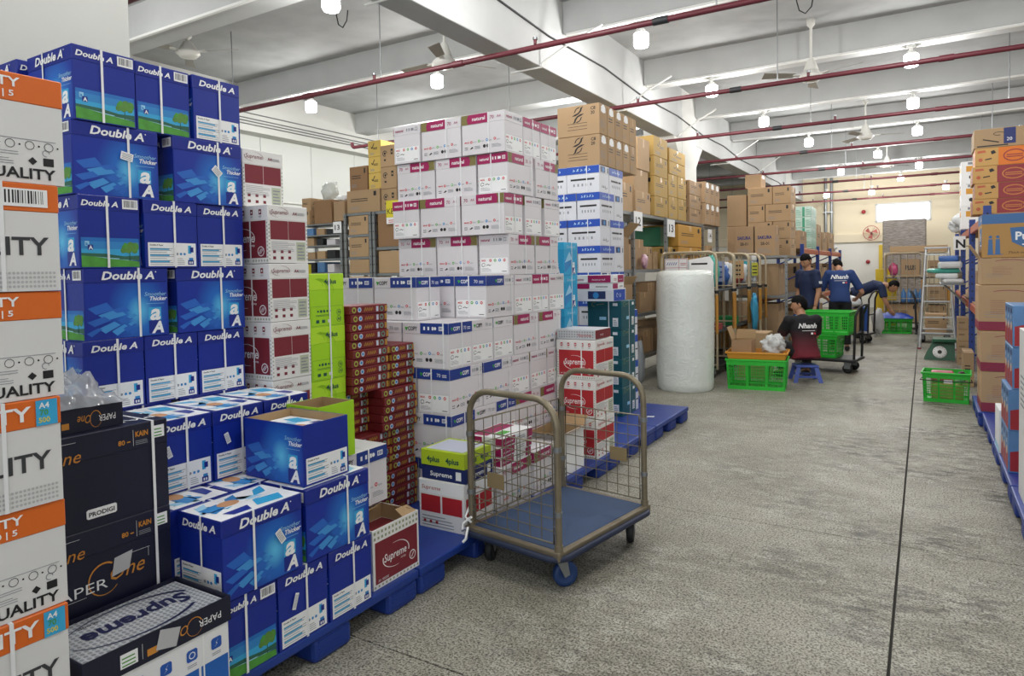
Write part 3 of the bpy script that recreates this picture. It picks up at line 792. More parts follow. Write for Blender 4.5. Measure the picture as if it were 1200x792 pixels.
for x, y, lab in ((-5.1, 5.03, 'lit lamp at the top edge of the picture, left of the main beam'), (-5.95, 7.88, 'lit lamp below a beam, left of the main beam and above the lime cartons'),
                  (-8.5, 7.88, 'small lit lamp far left, just right of the tall blue stack top'), (-2.9, 7.88, 'large lit lamp nearest the main beam on its aisle side'),
                  (-2.82, 10.73, 'lit lamp crossed by the red pipe, second along the main beam'), (-2.6, 13.58, 'lit lamp third along the main beam'), (-2.2, 16.43, 'lit lamp fourth along the main beam'),
                  (-.16, 10.73, 'lit lamp highest on the right side of the ceiling'), (-.175, 13.58, 'lit lamp second from the top on the right side'), (-.135, 16.43, 'lit lamp third from the top on the right side'),
                  (-1.0, 19.28, 'lit lamp above the white ceiling fan in the distance'), (-2.1, 22.13, 'distant lit lamp to the left of the fan over the end wall'), (-.14, 22.13, 'distant lit lamp above the right half of the wall window'),
                  (-.66, 24.98, 'distant lit lamp above the middle of the wall window'), (.56, 25.4, 'distant lit lamp right of the wall window'),
                  (-2.85, 25.4, 'distant lit lamp beside the column over the end wall'), (-1.5, 25.4, 'small distant lit lamp at the top left corner of the wall window')):
    lamp(x, y, LZ if y < 25.2 else 4.1, lab, True, 1.0 if y < 15 else (1.25 if y < 24 else .6))
for x, y in ((-2.9, 5.03), (-.2, 7.88), (-.2, 5.03), (-.2, 2.18), (-.2, -.67), (-2.9, -.67), (3, 2.18), (3, 7.88), (3, 13.58), (-7, 2.18), (-6, 13.58), (-8, 13.58), (-2.6, 2.18), (3, -2.5), (-7.6, 3.3), (-5.2, 10.73), (-8.4, 10.73), (-5.5, 13.58)):  # no fixtures: unseen grid lamps, plus points added to brighten the left bay
    l = bpy.data.lights.new('lamp_or_fill_light', 'POINT'); l.energy = LAMP_W; l.shadow_soft_size = .09; l.color = (1.0, .98, .95)
    o = bpy.data.objects.new('lamp_or_fill_light', l); COL.objects.link(o); o.location = (x, y, LZ - .42)

# conduits under the beams
mb0 = None
for i, (y, x0, x1) in enumerate(((4.99, -10, -4.3), (7.85, -10, -4.3), (7.85, -3.8, 6), (10.7, -3.8, 6), (13.55, -3.8, 6), (16.4, -3.8, 6), (19.25, -3.8, 6))):
    mb = MB(); mb.box(x0, y - .16, 4.41, x1, y - .12, 4.438, WHITEP)
    t = thing('cable_trunking', ('white cable trunking under the left bay beam behind the ceiling fan', 'white cable trunking under the beam behind the lime cartons', 'white cable trunking under the beam of the large aisle lamp', 'white cable trunking under the second beam past the main column', 'white cable trunking under the third beam past the main column', 'white cable trunking under the fourth beam past the main column', 'white cable trunking under the fifth beam past the main column')[i], 'conduit', (0, 0, 0), 0, 'white trunking under the beams', mb)
# diagonal braces beside the main beam and hanging cable
mb = MB()
for y in (4.6, 7.1, 9.7, 12.3, 16.0, 18.8):
    mb.tube([(-3.83, y, 3.93), (-3.55, y + .25, 4.2), (-3.3, y + .55, 4.43)], .014, WHITEP, 6)
    mb.tube([(-4.25, y, 3.888), (-3.83, y, 3.888), (-3.83, y, 3.93)], .012, WHITEP, 6)
struct('trim_2', mb)
mb = MB(); pts = []
for k in range(60):
    y = 4 + k * .33; pts.append((-3.835, y, 4.42 - .012 * abs((k % 10) - 5) - .02 * k * .3))
mb.tube(pts, .012, DARKM, 5); struct('trim_3', mb)
for i, (x, y, z) in enumerate(((-6.2, 6.2, 4.7), (-1.35, 9.1, 4.75))):
    mb = MB(); mb.tube([(x, y, 4.83), (x, y, z), (x + .03, y, z - .12), (x + .1, y, z - .17), (x + .17, y, z - .1), (x + .19, y, z + .02)], .008, DARKM, 5)
    thing('loose_cable', ('dark cable loop hanging from the slab left of the main beam', 'dark cable end hanging from the slab above the right ceiling fan')[i], 'cable', (0, 0, 0), 0, None, mb)

# ceiling fans
FAN = M('fan_enamel', '#d9d8d2', .4); FANB = M('fan_blade', '#9d9a92', .5, var=.1)
def fan(x, y, zh, a, label, zt=4.83):
    t = thing('ceiling_fan', label, 'ceiling fan', (x, y, zh), a, 'white three-blade ceiling fans')
    mb = MB(); hh = zt - zh; mb.lathe([(.001, hh), (.06, hh), (.05, hh - min(.08, hh * .3)), (.016, hh - min(.12, hh * .4)), (.016, min(.24, hh * .55)), (.05, min(.2, hh * .5)), (.1, .06)], FAN, 14); part('down_rod', mb, t)
    mb = MB(); mb.lathe([(.085, .07), (.12, .02), (.15, -.01), (.155, -.03), (.12, -.06), (.11, -.075), (.06, -.085), (.001, -.09)], FAN, 20); part('motor_housing', mb, t)
    for k in range(3):
        q = Matrix.Rotation(2 * pi * k / 3, 4, 'Z'); mb = MB()
        mb.box(.13, -.03, -.012, .26, .03, .0, FAN, q)
        vs = [q @ Vector(p) for p in ((.24, -.05, -.02), (.66, -.07, -.03), (.68, .07, .01), (.24, .05, .012))]
        lo = [v - Vector((0, 0, .006)) for v in vs]
        mb.raw(vs + lo, [(0, 1, 2, 3), (7, 6, 5, 4), (0, 4, 5, 1), (1, 5, 6, 2), (2, 6, 7, 3), (3, 7, 4, 0)], FANB); part('fan_blade', mb, t)
fan(-8.52, 5.75, 4.56, radians(24), 'white ceiling fan above the tall blue cartons')
fan(-5.05, 6.85, 4.1, radians(56), 'white ceiling fan beside the main beam, over the first red pipe')
fan(-1.32, 10.1, 4.08, radians(95), 'white ceiling fan on a long rod above the second red pipe')
fan(-1.02, 15.5, 4.1, radians(10), 'distant white ceiling fan in the middle of the aisle')
fan(-.85, 20.4, 4.1, radians(40), 'farthest white ceiling fan near the end wall')
# ------------------------------------------------------------------ plastic pallets
PB = M('blue_pallet_plastic', '#193a8e', .42, var=.1, scale=5, bump=.05)
PB2 = M('blue_pallet_foot', '#19388a', .5, var=.1)
PZ = .135
def pallet(x0, y0, x1, y1, label, group='blue plastic pallets'):
    t = thing('plastic_pallet', label, 'pallet', ((x0 + x1) / 2, (y0 + y1) / 2, 0), 0, group)
    lx, ly = (x1 - x0) / 2, (y1 - y0) / 2
    mb = MB(); mb.bbox(-lx, -ly, PZ - .04, lx, ly, PZ, PB, .008, 2)
    part('deck', mb, t)
    fx, fy = .14, .1
    for i in (-1, 0, 1):
        for j in (-1, 0, 1):
            cx, cy = i * (lx - fx - .004), j * (ly - fy - .004)
            mb = MB(); mb.bbox(cx - fx, cy - fy, 0, cx + fx, cy + fy, PZ - .038, PB2, .02, 2)
            if i == 1:
                for z in (.03, .055, .08): mb.box(cx + fx - .003, cy - fy * .8, z, cx + fx + .003, cy + fy * .8, z + .006, PB2)
            part('foot', mb, t)
pallet(-2.9, .2, -1.88, 1.355, 'blue plastic pallet under the orange-lidded and black cartons')
pallet(-3.25, 1.365, -2.0, 2.425, 'blue plastic pallet under the near blue cartons')
pallet(-3.25, 2.435, -2.0, 3.555, 'blue plastic pallet between the maroon open carton and the mesh cart')
pallet(-3.3, 3.565, -2.0, 4.665, 'blue plastic pallet behind the mesh cart')
pallet(-3.3, 4.675, -2.0, 5.68, 'blue plastic pallet under the red and white cartons')
pallet(-3.3, 5.69, -2.0, 6.64, 'blue plastic pallet with an empty end, beside the bubble wrap roll')
pallet(-4.55, 5.69, -3.31, 6.99, 'blue plastic pallet hidden behind the pale cartons')
pallet(-3.3, 6.65, -2.6, 7.0, 'narrow blue plastic pallet end behind the pale cartons')

# ------------------------------------------------------------------ tall blue stack and the blue cartons before it
H = .28
ORD = {1: ['only one'], 2: ['nearer', 'farther'], 3: ['nearest', 'middle', 'farthest'], 4: ['nearest', 'second', 'third', 'farthest']}
TH = ['bottom', 'second', 'third', 'fourth', 'fifth', 'sixth', 'seventh', 'eighth', 'ninth', 'tenth']
def zl(k): return PZ + H * (k - 1)
def zt_(k): return PZ + .2825 * (k - 1)
G = 'blue cartons of the tall stack'
row = {4: ('S', [1.372, 1.617, 1.862]), 5: ('L', [1.385, 1.765]), 6: ('S', [1.375, 1.628, 1.875]), 7: ('L', [1.365, 1.765]), 8: ('S', [1.375, 1.622, 1.87])}
rownm = {4: 'lowest full row', 5: 'second row', 6: 'middle row', 7: 'fourth row', 8: 'top row'}
for k, (o, ys) in row.items():
    for i, y in enumerate(ys):
        oo = o
        if (k, i) in ((6, 0), (8, 0), (8, 1)): oo = 'S2'
        nm = {'S': 'white-label end', 'S2': 'landscape end', 'L': 'burst print'}[oo]
        t = carton('blue_tall', -2.75 + random.uniform(-.008, .008), y, zt_(k), oo, f'blue carton, {nm} out, {ORD[len(ys)][i]} in the {rownm[k]} of the tall blue stack', G)
        if k == 7: sticker(t, (.205, .205)[i], (.165, .15)[i], 0, ('f', .338, .238, .277), (-.2, -.75)[i])
carton('blue_tall', -3.12, 1.35, zt_(8), 'S2', 'blue carton behind the top row of the tall blue stack, beside the orange lid', G)
for k in range(1, 8): carton('blue_tall', -3.115, 1.36, zt_(k), 'S2', f'hidden blue carton at the rear of the tall blue stack, {TH[k-1]} level', G)
for k in (1, 2, 3):
    for i, y in enumerate((1.385, 1.765)):
        carton('blue_tall', -2.76, y, zt_(k), 'L', f'hidden blue carton, {ORD[2][i]} of two at the {TH[k-1]} level under the tall blue stack', G)
G = 'blue cartons of the low front stack'
for k in (1, 2):
    x = -2.36 if k == 1 else -2.245
    for i, y in enumerate((1.379, 1.625, 1.871)):
        carton('blue', x, y, zl(k), 'S', f'blue carton inside the low front stack, {ORD[3][i]} at the {TH[k-1]} level, mostly hidden', G)
for i, y in enumerate((1.43, 1.676, 1.922)):
    t = carton('blue', -2.405, y, zl(3), 'S', f'blue carton with a white label end, {ORD[3][i]} of the row below the tall blue stack', G)
    if i < 2: sticker(t, .055 if i == 0 else .06, .16, 0, ('r', .338, .238, .277), -1.25, .045, .02)
for i, (y, o) in enumerate(((1.385, 'S2'), (1.631, 'S'), (1.877, 'S'))):
    t = carton('blue', -2.0, y, zl(1), o, f'blue carton standing on the pallet edge, {ORD[3][i]} of the front bottom row', G)
    if i == 1: sticker(t, .075, .16, 0, ('r', .338, .238, .277), 1.25, .06, .018)
t = carton('blue', -1.995, 1.403, zl(2), 'L2', 'blue carton with burst print and strapped top, left of the open blue carton front', G)
sticker(t, .235, .15, 0, ('b', .338, .238, .277), -1.05, .055, .025)
carton('blue', -1.995, 1.765, zl(2), 'L', 'blue carton with burst print right under the open blue carton', G)

# open cartons -----------------------------------------------------
def open_carton(name, label, mats, x0, y0, z, x1, y1, h, fill=None, flaps=(), group=None, th=.005):
    """four walls and a bottom; mats = (outside, inside)"""
    t = thing(name, label, 'carton', ((x0 + x1) / 2, (y0 + y1) / 2, z), 0, group)
    lx, ly = (x1 - x0) / 2, (y1 - y0) / 2; mb = MB(); o, i = mats
    hs = {'f': h, 'b': h, 'l': h, 'r': h}
    mb.box(-lx, -ly, 0, lx, ly, th, o)
    for f, a in (('f', (-lx, -ly, lx, -ly + th)), ('b', (-lx, ly - th, lx, ly)), ('l', (-lx, -ly + th, -lx + th, ly - th)), ('r', (lx - th, -ly + th, lx, ly - th))):
        mb.box(a[0], a[1], th, a[2], a[3], hs[f], o)
        n = {'f': (0, 1), 'b': (0, -1), 'l': (1, 0), 'r': (-1, 0)}[f]
        e = .0008
        if f in 'fb':
            y = -ly + th + e if f == 'f' else ly - th - e
            mb.face([(-lx + th, y, th), (lx - th, y, th), (lx - th, y, h), (-lx + th, y, h)], i)
        else:
            x = -lx + th + e if f == 'l' else lx - th - e
            mb.face([(x, -ly + th, th), (x, ly - th, th), (x, ly - th, h), (x, -ly + th, h)], i)
    part('body', mb, t)
    for f, ang, ln in flaps:
        mb = MB(); c, s = cos(ang), sin(ang)   # ang from straight up, outward
        for sgn, m in ((1, i),):
            if f in 'fb':
                y = (-ly if f == 'f' else ly); d = -1 if f == 'f' else 1
                q = [(-lx, y, h), (lx, y, h), (lx * .97, y + d * s * ln, h + c * ln), (-lx * .97, y + d * s * ln, h + c * ln)]
            else:
                x = (-lx if f == 'l' else lx); d = -1 if f == 'l' else 1
                q = [(x, -ly, h), (x, ly, h), (x + d * s * ln, ly * .97, h + c * ln), (x + d * s * ln, -ly * .97, h + c * ln)]
            n = (Vector(q[1]) - Vector(q[0])).cross(Vector(q[3]) - Vector(q[0])).normalized() * .004
            lo = [tuple(Vector(p) + n) for p in q]
            mb.raw(q + lo, [(0, 1, 2, 3), (7, 6, 5, 4), (0, 4, 5, 1), (1, 5, 6, 2), (2, 6, 7, 3), (3, 7, 4, 0)], m)
        part('flap', mb, t)
    return t
REAMW = M('ream_wrap_blue_white', '#dfe8f2', .4)
t = open_carton('open_paper_carton', 'open blue carton without lid, showing reams, on top of the low front stack', (DA, KRAFT), -2.36, 1.785, zl(3) + .001, -2.022, 2.02, .235)
p = MB(); D = deco(p, 'f', .338, .235, .235); blue_long(D, .338, .293, .058); D = deco(p, 'r', .338, .235, .235); blue_label(D, .235, .26)
part('print', p, t)
def ream(label, x, y, z, L, W, Hh, mat, design, group, rz=0):
    mb = MB(); mb.bbox(-L / 2, -W / 2, 0, L / 2, W / 2, Hh, mat, .006, 1)
    t = thing('paper_ream', label, 'paper ream', (x, y, z), rz, group); part('wrapper', mb, t)
    p = MB(); design(p, L, W, Hh)
    if p.f: part('print', p, t)
    return t
def ream_bluetop(p, L, W, Hh): blue_top(deco(p, 't', L, W, Hh), L, W)
ream('blue and white ream lying in the open blue carton', -2.19, 1.9025, zl(3) + .012, .322, .22, .19, REAMW, ream_bluetop, None)

# lime open carton and white carton below it
t = open_carton('open_paper_carton', 'open lime carton with plain panel beside the open blue carton', (MATS['lime_carton'], KRAFT), -2.398, 2.03, zl(3), -2.2, 2.24, .245)
mb = MB(); mb.box(-.085, -.1, 0, .085, .1, .286, KRAFT); thing('kraft_carton', 'low kraft carton hidden below the white carton and the open lime carton', 'carton', (-2.355, 2.23, PZ), 0, None, mb)
carton('copy_white', -2.215, 2.125, zl(2) + .008, 'L', 'white carton under the open lime carton, only its lid corner showing', 'white cartons under the open lime carton')

# maroon stack
G = 'maroon and white cartons'
for k in range(6):
    n = ['lowest', 'second from the bottom', 'third from the bottom', '', 'second from the top', 'just under the topmost'][k]
    carton('maroon', -2.65 - random.uniform(0, .006), 2.17, PZ + .03 + .28 * k if k else PZ, 'S', f'maroon and white carton beside the tall blue stack, {n}' if k != 3 else 'maroon and white carton beside the tall blue stack, fourth from the bottom', G)
carton('maroon', -2.81, 2.16, PZ + .03 + .28 * 6, 'S', 'maroon and white carton set back on top of its stack, the topmost one', G)

# lime stack
for k in range(5):
    n = ['lowest', 'second from the bottom', 'middle one', 'second from the top', 'topmost'][k]
    carton('lime', -2.655 - random.uniform(0, .006), 2.418, PZ + .2755 * k, 'S', f'lime green carton beside the maroon stack, {n}', 'lime green cartons')

# dark red reams
RR = M('dark_red_ream', '#741c22', .45, var=.12, scale=12); GOLD = M('gold_ink', '#b38a35', .5); LG = M('lime_badge', '#a7b84a', .5); LB = M('pale_badge', '#c9cfe0', .5); TE = M('teal_badge', '#5f9a86', .5)
def red_design(p, L, W, Hh):
    for f, w in (('r', W), ('f', L)):
        D = deco(p, f, L, W, Hh)
        D.disc(w * .1, Hh * .5, Hh * .34, LG, .0008, 9); D.disc(w * .1, Hh * .5, Hh * .2, RR, .0012, 7); D.disc(w * .24, Hh * .5, Hh * .3, LB, .0008, 9); D.disc(w * .24, Hh * .5, Hh * .18, BD, .0012, 7)
        for k in range(4): D.line(w * (.36 + .06 * k), Hh * .3, w * (.40 + .06 * k), Hh * .72, .005, GOLD); D.line(w * (.40 + .06 * k), Hh * .35, w * (.42 + .06 * k), Hh * .6, .003, GOLD)
        D.rect(w * .68, Hh * .2, w * .74, Hh * .8, LB, .0008); D.disc(w * .83, Hh * .5, Hh * .34, TE, .0008, 9); D.disc(w * .83, Hh * .5, Hh * .2, RR, .0012, 7)
        D.rect(w * .92, Hh * .15, w * .98, Hh * .85, GOLD, .0008)
_rm = MB(); _rm.bbox(-.146, -.1, 0, .146, .1, .0475, RR, .004, 1); RMESH = _rm.mesh('dark_red_wrapper')
_rp = MB(); red_design(_rp, .292, .2, .0475); RPRINT = _rp.mesh('dark_red_print')
col_nm = {}
def red_pack(lv, cx, cy, rz, where):
    for k in range(5):
        z = PZ + .24 * (lv - 1) + .048 * k
        nm = ['lowest', 'second', 'middle', 'fourth', 'top'][k]
        t = thing('paper_ream', f'dark red ream, {nm} of five {where}', 'paper ream', (cx + random.uniform(-.006, .006), cy + random.uniform(-.004, .004), z), rz + radians(random.uniform(-1.5, 1.5)), 'dark red paper reams')
        part('wrapper', RMESH, t); part('print', RPRINT, t)
q_ = pi / 2
red_pack(5, -2.725, 2.815, q_, 'in the top pack beside the lime cartons')
red_pack(4, -2.72, 2.812, q_, 'in the wide pack under the top pack')
red_pack(4, -2.61 - .146, 3.063, 0, 'in the narrow pack next to the navy-lidded cartons')
red_pack(3, -2.69, 3.012, q_, 'in the pack set forward at mid height')
red_pack(3, -2.70 - .146, 2.762, 0, 'in the dark recessed pack at mid height')
red_pack(2, -2.72, 2.812, q_, 'in the left pack above the bottom packs')
red_pack(2, -2.62 - .146, 3.063, 0, 'in the right pack above the bottom packs')
red_pack(1, -2.70, 3.012, q_, 'in the bottom pack behind the maroon open carton')
red_pack(1, -2.68 - .146, 2.762, 0, 'in the bottom pack hidden by blue cartons')

# maroon open carton in front
(L_, W_, H_), dd = KIND['maroon']
t = open_carton('open_paper_carton', 'open maroon and white carton with torn flaps on the pallet edge', (MATS['carton_white'], KRAFT), -2.26, 2.155, PZ, -2.03, 2.465, .262)
p = MB(); D = deco(p, 'r', .23, .31, .26); R = MATS['maroon_panel']
OLT = M('olive_square', '#97a07f', .6)
D.rect(.014, .022, .298, .205, R, .0007)
for k in range(13):
    for b in (.222, .246): D.rect(.008 + k * .0235, b - .006, .02 + k * .0235, b + .006, OLT, .0007)
    D.disc(.012 + k * .0238, .011, .006, OLT, .0007, 6)
D.text('Supreme', .07, .1, .05, WHITE, width=.15, shear=.15, bold=.01); D.text('scoop', .18, .082, .014, WHITE)
D.ring(.15, .115, .09, .006, WHITE, .0011, 16, -.2, 1.8, .055, .001); D.ring(.15, .112, .09, .006, WHITE, .0011, 16, 2.9, 4.9, .05, .001)
D.disc(.262, .07, .022, WHITE, .001, 12); D.disc(.262, .07, .018, R, .0013, 12); D.line(.254, .06, .27, .08, .004, WHITE, .0016)
D.text('A4', .03, .03, .014, WHITE); D.lines(.055, .03, .1, .042, 2, WHITE, .3)
part('print', p, t)
mb = MB()
for q in ([(.113, .05, .26), (.113, .15, .26), (.06, .14, .283), (.05, .07, .28)], [(-.05, .152, .26), (.11, .152, .26), (.08, .12, .278), (-.02, .1, .283)], [(-.11, -.1, .26), (-.11, .1, .26), (-.05, .06, .283), (-.05, -.04, .28)], [(.02, -.152, .26), (-.1, -.152, .26), (-.08, -.13, .283), (0, -.12, .28)]):
    lo = [(a, b, c - .004) for a, b, c in q]
    mb.raw(q + lo, [(0, 1, 2, 3), (7, 6, 5, 4), (0, 4, 5, 1), (1, 5, 6, 2), (2, 6, 7, 3), (3, 7, 4, 0)], KRAFT)
part('torn_flap', mb, t)
def red_white(p, L, W, Hh):
    D = deco(p, 't', L, W, Hh); D.rect(.01, .01, L * .5, W - .01, R, .0007); D.line(L * .6, .02, L * .8, W - .03, .006, INK); D.line(L * .55, .12, L * .9, .06, .004, INK)
ream('red and white ream inside the open maroon carton', -2.145, 2.31, PZ + .007, .21, .29, .19, WHITE, red_white, None)

# ------------------------------------------------------------------ nearest stacks at the left edge
G = 'orange-lidded white cartons'
qz = [PZ + .2682 * k for k in range(7)]
for k in range(7):
    n = ['lowest', 'second from the bottom', 'third from the bottom', 'middle', 'third from the top', 'second from the top', 'topmost'][k]
    kind_o = 'L2' if k % 2 == 0 else 'L'
    carton('quality_code' if k == 5 else 'quality', -1.9 + (.0 if k % 2 else -.006), .552 + (-.018, -.014, -.008, -.012, .004, .004, .026)[k], qz[k], kind_o, f'white carton with an orange lid at the left edge, {n}', G, jit=.6)
G = 'near-black cartons'
for k in range(3):
    t = carton(('dark', 'dark', 'dark_plain')[k], -2.21, .898, PZ + .298 * k, 'L2', f'near-black carton right of the orange-lidded stack, {["bottom one, hidden", "middle one with the script logo", "upper one with the white badge"][k]}', G, jit=.3)
    if k == 1:
        mb = MB(); D = deco(mb, 'b', .462, .28, .297); D.poly([(.262, .125), (.318, .133), (.33, .19), (.272, .182)], M('grey_slip', '#b9babd', .6), .003); part('address_slip', mb, t, label='grey paper slip')
# lids turned upside down used as trays
def tray(label, kind_mat, x0, y0, z, x1, y1, h, prn):
    t = thing('cardboard_tray', label, 'tray', ((x0 + x1) / 2, (y0 + y1) / 2, z), 0, None)
    lx, ly = (x1 - x0) / 2, (y1 - y0) / 2; mb = MB(); th = .004
    mb.box(-lx, -ly, 0, lx, ly, th, kind_mat)
    for a in ((-lx, -ly, lx, -ly + th), (-lx, ly - th, lx, ly), (-lx, -ly + th, -lx + th, ly - th), (lx - th, -ly + th, lx, ly - th)): mb.box(a[0], a[1], th, a[2], a[3], h, kind_mat)
    part('tray', mb, t); p = MB(); prn(p, 2 * lx, 2 * ly, h); part('print', p, t)
    return t
NBK = MATS['night_blue_carton']; OGI = MATS['orange_ink']
def prn_dark(p, L, W, h):
    D = deco(p, 'r', L, W, h)
    D.text('PAPER', W * .92, h * .3, h * .38, WHITE, width=W * .17, al='r', flip=True); D.ring(W * .72, h * .45, W * .06, .003, OGI, .001, 14, .4, 5.8, h * .36, .001); D.text('One', W * .54, h * .3, h * .5, OGI, width=W * .13, shear=.3, flip=True)
    D.rect(W * .22, h * .2, W * .33, h * .7, WHITE, .0009); D.lines(W * .23, h * .25, W * .32, h * .65, 3, GRASS, .35)
    D.line(W * .36, h * .2, W * .36, h * .75, .001, WHITE); D.rect(W * .39, h * .2, W * .46, h * .45, OGI, .0009)
tz = PZ + .298 * 2 + .298
tray('near-black carton lid turned over, with plastic film on it, on the upper black carton', NBK, -2.53, .93, tz, -2.245, 1.235, .075, prn_dark)
def film(name, label, cx, cy, z, rx, ry, h, seed, mat, n=26):
    rnd = random.Random(seed); mb = MB(); vs = []; fs = []
    for j in range(n + 1):
        for i in range(n + 1):
            u, v = i / n * 2 - 1, j / n * 2 - 1
            r = max(abs(u), abs(v)); q = noise.fractal(Vector((u * 2.3, v * 2.3, seed)), .7, 2, 4)
            rid = 1 - abs(noise.noise(Vector((u * 3.5, v * 3.5, seed + 4))))
            zz = max(0.001, (1 - r ** 2.2) * h * (.55 + .5 * q + .35 * rid))
            vs.append((cx + u * rx * (1 + .1 * q), cy + v * ry * (1 + .1 * q), z + zz))
    for j in range(n):
        for i in range(n): a = j * (n + 1) + i; fs.append((a, a + 1, a + n + 2, a + n + 1))
    mb.raw(vs, fs, mat, True)
    return thing(name, label, 'plastic film', (0, 0, 0), 0, None, mb)
FILM = M('clear_film', '#b9bec6', .12, var=.25, scale=25, alpha=.55, coat=.5)
film('plastic_film', 'crumpled clear plastic film lying on the turned-over black lid', -2.39, 1.075, tz + .0765, .16, .16, .12, 5, FILM)

# silver ream tray in front
carton_tag = 'white and blue carton with a row of blue icons below the silver ream tray'
t = thing('paper_carton', carton_tag, 'carton', (-2.04, 1.136, PZ), 0, None)
mb = MB(); WB = M('white_blue_carton', '#e9eaec', .45); BB = M('mid_blue_panel', '#1d63b8', .45)
mb.box(-.135, -.218, 0, .135, .218, .27, WB); part('body', mb, t)
p = MB(); D = deco(p, 'r', .27, .436, .27)
D.rect(.004, .004, .33, .17, BB, .0007); D.rect(.338, .004, .432, .17, BB, .0007)
IC = M('icon_blue', '#1f56b0', .45)
for k in range(5):
    a = .06 + .083 * k
    D.poly([(a - .018, .207), (a - .013, .202), (a + .013, .202), (a + .018, .207), (a + .018, .233), (a + .013, .238), (a - .013, .238), (a - .018, .233)], IC, .0009)
    if k % 2: D.ring(a, .22, .011, .003, WHITE, .0013, 9)
    else: D.poly([(a - .008, .208), (a + .003, .217), (a - .002, .22), (a + .008, .233), (a - .001, .223), (a + .003, .219)], WHITE, .0013)
    D.lines(a - .016, .184, a + .016, .195, 2, GREY, .4)
D.rect(.345, .004, .35, .265, WHITE, .0011)
part('print', p, t)
SILV = M('silver_wrap', '#c3c7cb', .4, metal=.15)
def prn_d2(p, L, W, h): prn_dark(p, L, W, h); D = deco(p, 'f', L, W, h); D.text('One', L * .4, h * .2, h * .6, OGI, shear=.3)
tray('near-black carton lid used as a tray holding the silver ream, bottom left', NBK, -2.185, .912, PZ + .271, -1.9, 1.362, .08, prn_d2)
def silver(p, L, W, Hh):
    DT2 = M('silver_dot', '#8d9399', .5); NV2 = M('navy_script', '#171c48', .5)
    D = deco(p, 't', L, W, Hh)       # u along X (depth), v along Y (length)
    for j in range(27):
        for i in range(14): D.disc(.012 + i * .0185 + (.009 if j % 2 else 0), .012 + j * .0155, .0078, DT2, .0006, 8, .006) if i < 13 or j % 2 == 0 else None
    D2 = Deco(p, (L / 2, -W / 2, Hh), (0, 1, 0), (-1, 0, 0), (0, 0, 1))
    D2.text('Supreme', W * .9, L * .36, .098, NV2, width=W * .74, shear=.12, bold=.035, al='r', flip=True)
    D2.text('scoop', W * .34, L * .74, .024, MATS['charcoal_ink'], al='r', flip=True, bold=.02)
    D2.ring(W * .5, L * .5, W * .46, .012, NV2, .0012, 22, .3, 2.7, L * .42, .003); D2.ring(W * .5, L * .52, W * .46, .003, NV2, .0012, 22, 3.4, 5.6, L * .44, .012)
ream('silver dotted ream with blue script lying in the black lid tray', -2.0425, 1.137, PZ + .2755, .268, .432, .066, SILV, silver, None)
t = bpy.data.objects  # (slip on the tray front)
mb = MB(); D = Deco(mb, (-1.8995, .912, PZ + .271), (0, 1, 0), (0, 0, 1), (1, 0, 0)); D.poly([(.2, .022), (.262, .006), (.278, .058), (.215, .076)], M('grey_slip', '#b9babd', .6), .002)
thing('address_slip', 'grey paper slip stuck on the front of the black lid tray', 'paper slip', (0, 0, 0), 0, None, mb)
# ------------------------------------------------------------------ white pile with blue and magenta lids
HN = .27
def zn(k): return PZ + HN * (k - 1)
G = 'white cartons of the big blue and magenta pile'
LEV = ['bottom', 'second', 'third', 'fourth', 'fifth', 'sixth', 'seventh', 'eighth', 'top']
KN = {'copy_white': 'white-lidded', 'copy_blue': 'navy-lidded', 'copy_mixed': 'navy-and-white-lidded', 'natural_white': 'white-lidded', 'natural_magenta': 'magenta-lidded', 'natural_flip': 'magenta-and-white-lidded', 'natural_mixed': 'white-and-magenta-lidded'}
def pile(k, corner, front, side):
    """corner: (kind, X, Y, ori); front: cartons going left from the corner along X; side: going away along Y"""
    kd, X, Y, o = corner
    sz = {'S': (.338, .236), 'L': (.236, .338)}
    carton(kd, X, Y, zn(k), o, f'{KN[kd]} white carton at the aisle corner, {LEV[k-1]} level of the big pile', G)
    x = X - sz[o][0] - .015
    for i, (kd, o) in enumerate(front):
        dx = sz[o[0]][0]
        carton(kd, x, Y + random.uniform(0, .006), zn(k), o, f'{KN[kd]} white carton, {["next to", "second from"][i]} the corner, {LEV[k-1]} level of big pile end', G)
        x -= dx + .014
    Y1 = Y + sz[corner[3][0]][1] + .010
    for i, (kd, o, gap) in enumerate(side):
        Y1 += gap
        carton(kd, X - random.uniform(0, .006), Y1, zn(k), o, f'{KN[kd]} white carton, {["first", "second", "third", "fourth", "fifth"][i]} behind the corner, {LEV[k-1]} level of big pile', G)
        Y1 += sz[o[0]][1] + .010
pile(1, ('copy_blue', -2.35, 3.17, 'L'), [('copy_mixed', 'S')], [('copy_mixed', 'L', 0), ('natural_white', 'S', .01), ('natural_magenta', 'S', 0), ('natural_white', 'S', 0)])
pile(2, ('copy_mixed', -2.35, 3.17, 'S'), [('copy_white', 'L')], [('copy_white', 'S', .0), ('copy_blue', 'S', 0), ('natural_flip', 'L', 0), ('natural_magenta', 'L', 0)])
pile(3, ('copy_blue', -2.35, 3.17, 'L'), [('copy_white', 'S')], [('copy_blue', 'L', 0), ('natural_white', 'S', 0), ('natural_white', 'S', 0), ('natural_white', 'S', 0)])
pile(4, ('copy_mixed', -2.35, 3.165, 'S'), [('copy_white', 'L')], [('copy_white', 'S', .0), ('copy_white', 'S', 0), ('natural_magenta', 'L', 0), ('natural_magenta', 'L', 0.0)])
pile(5, ('copy_blue', -2.35, 3.57, 'L'), [('copy_white', 'S')], [('natural_white', 'S', 0), ('natural_magenta', 'S', 0), ('natural_white', 'S', 0)])
t = carton('copy_mixed', -2.65, 3.25, zn(5), 'S', 'navy-and-white-lidded carton set back from the corner, topmost of the near part', G)
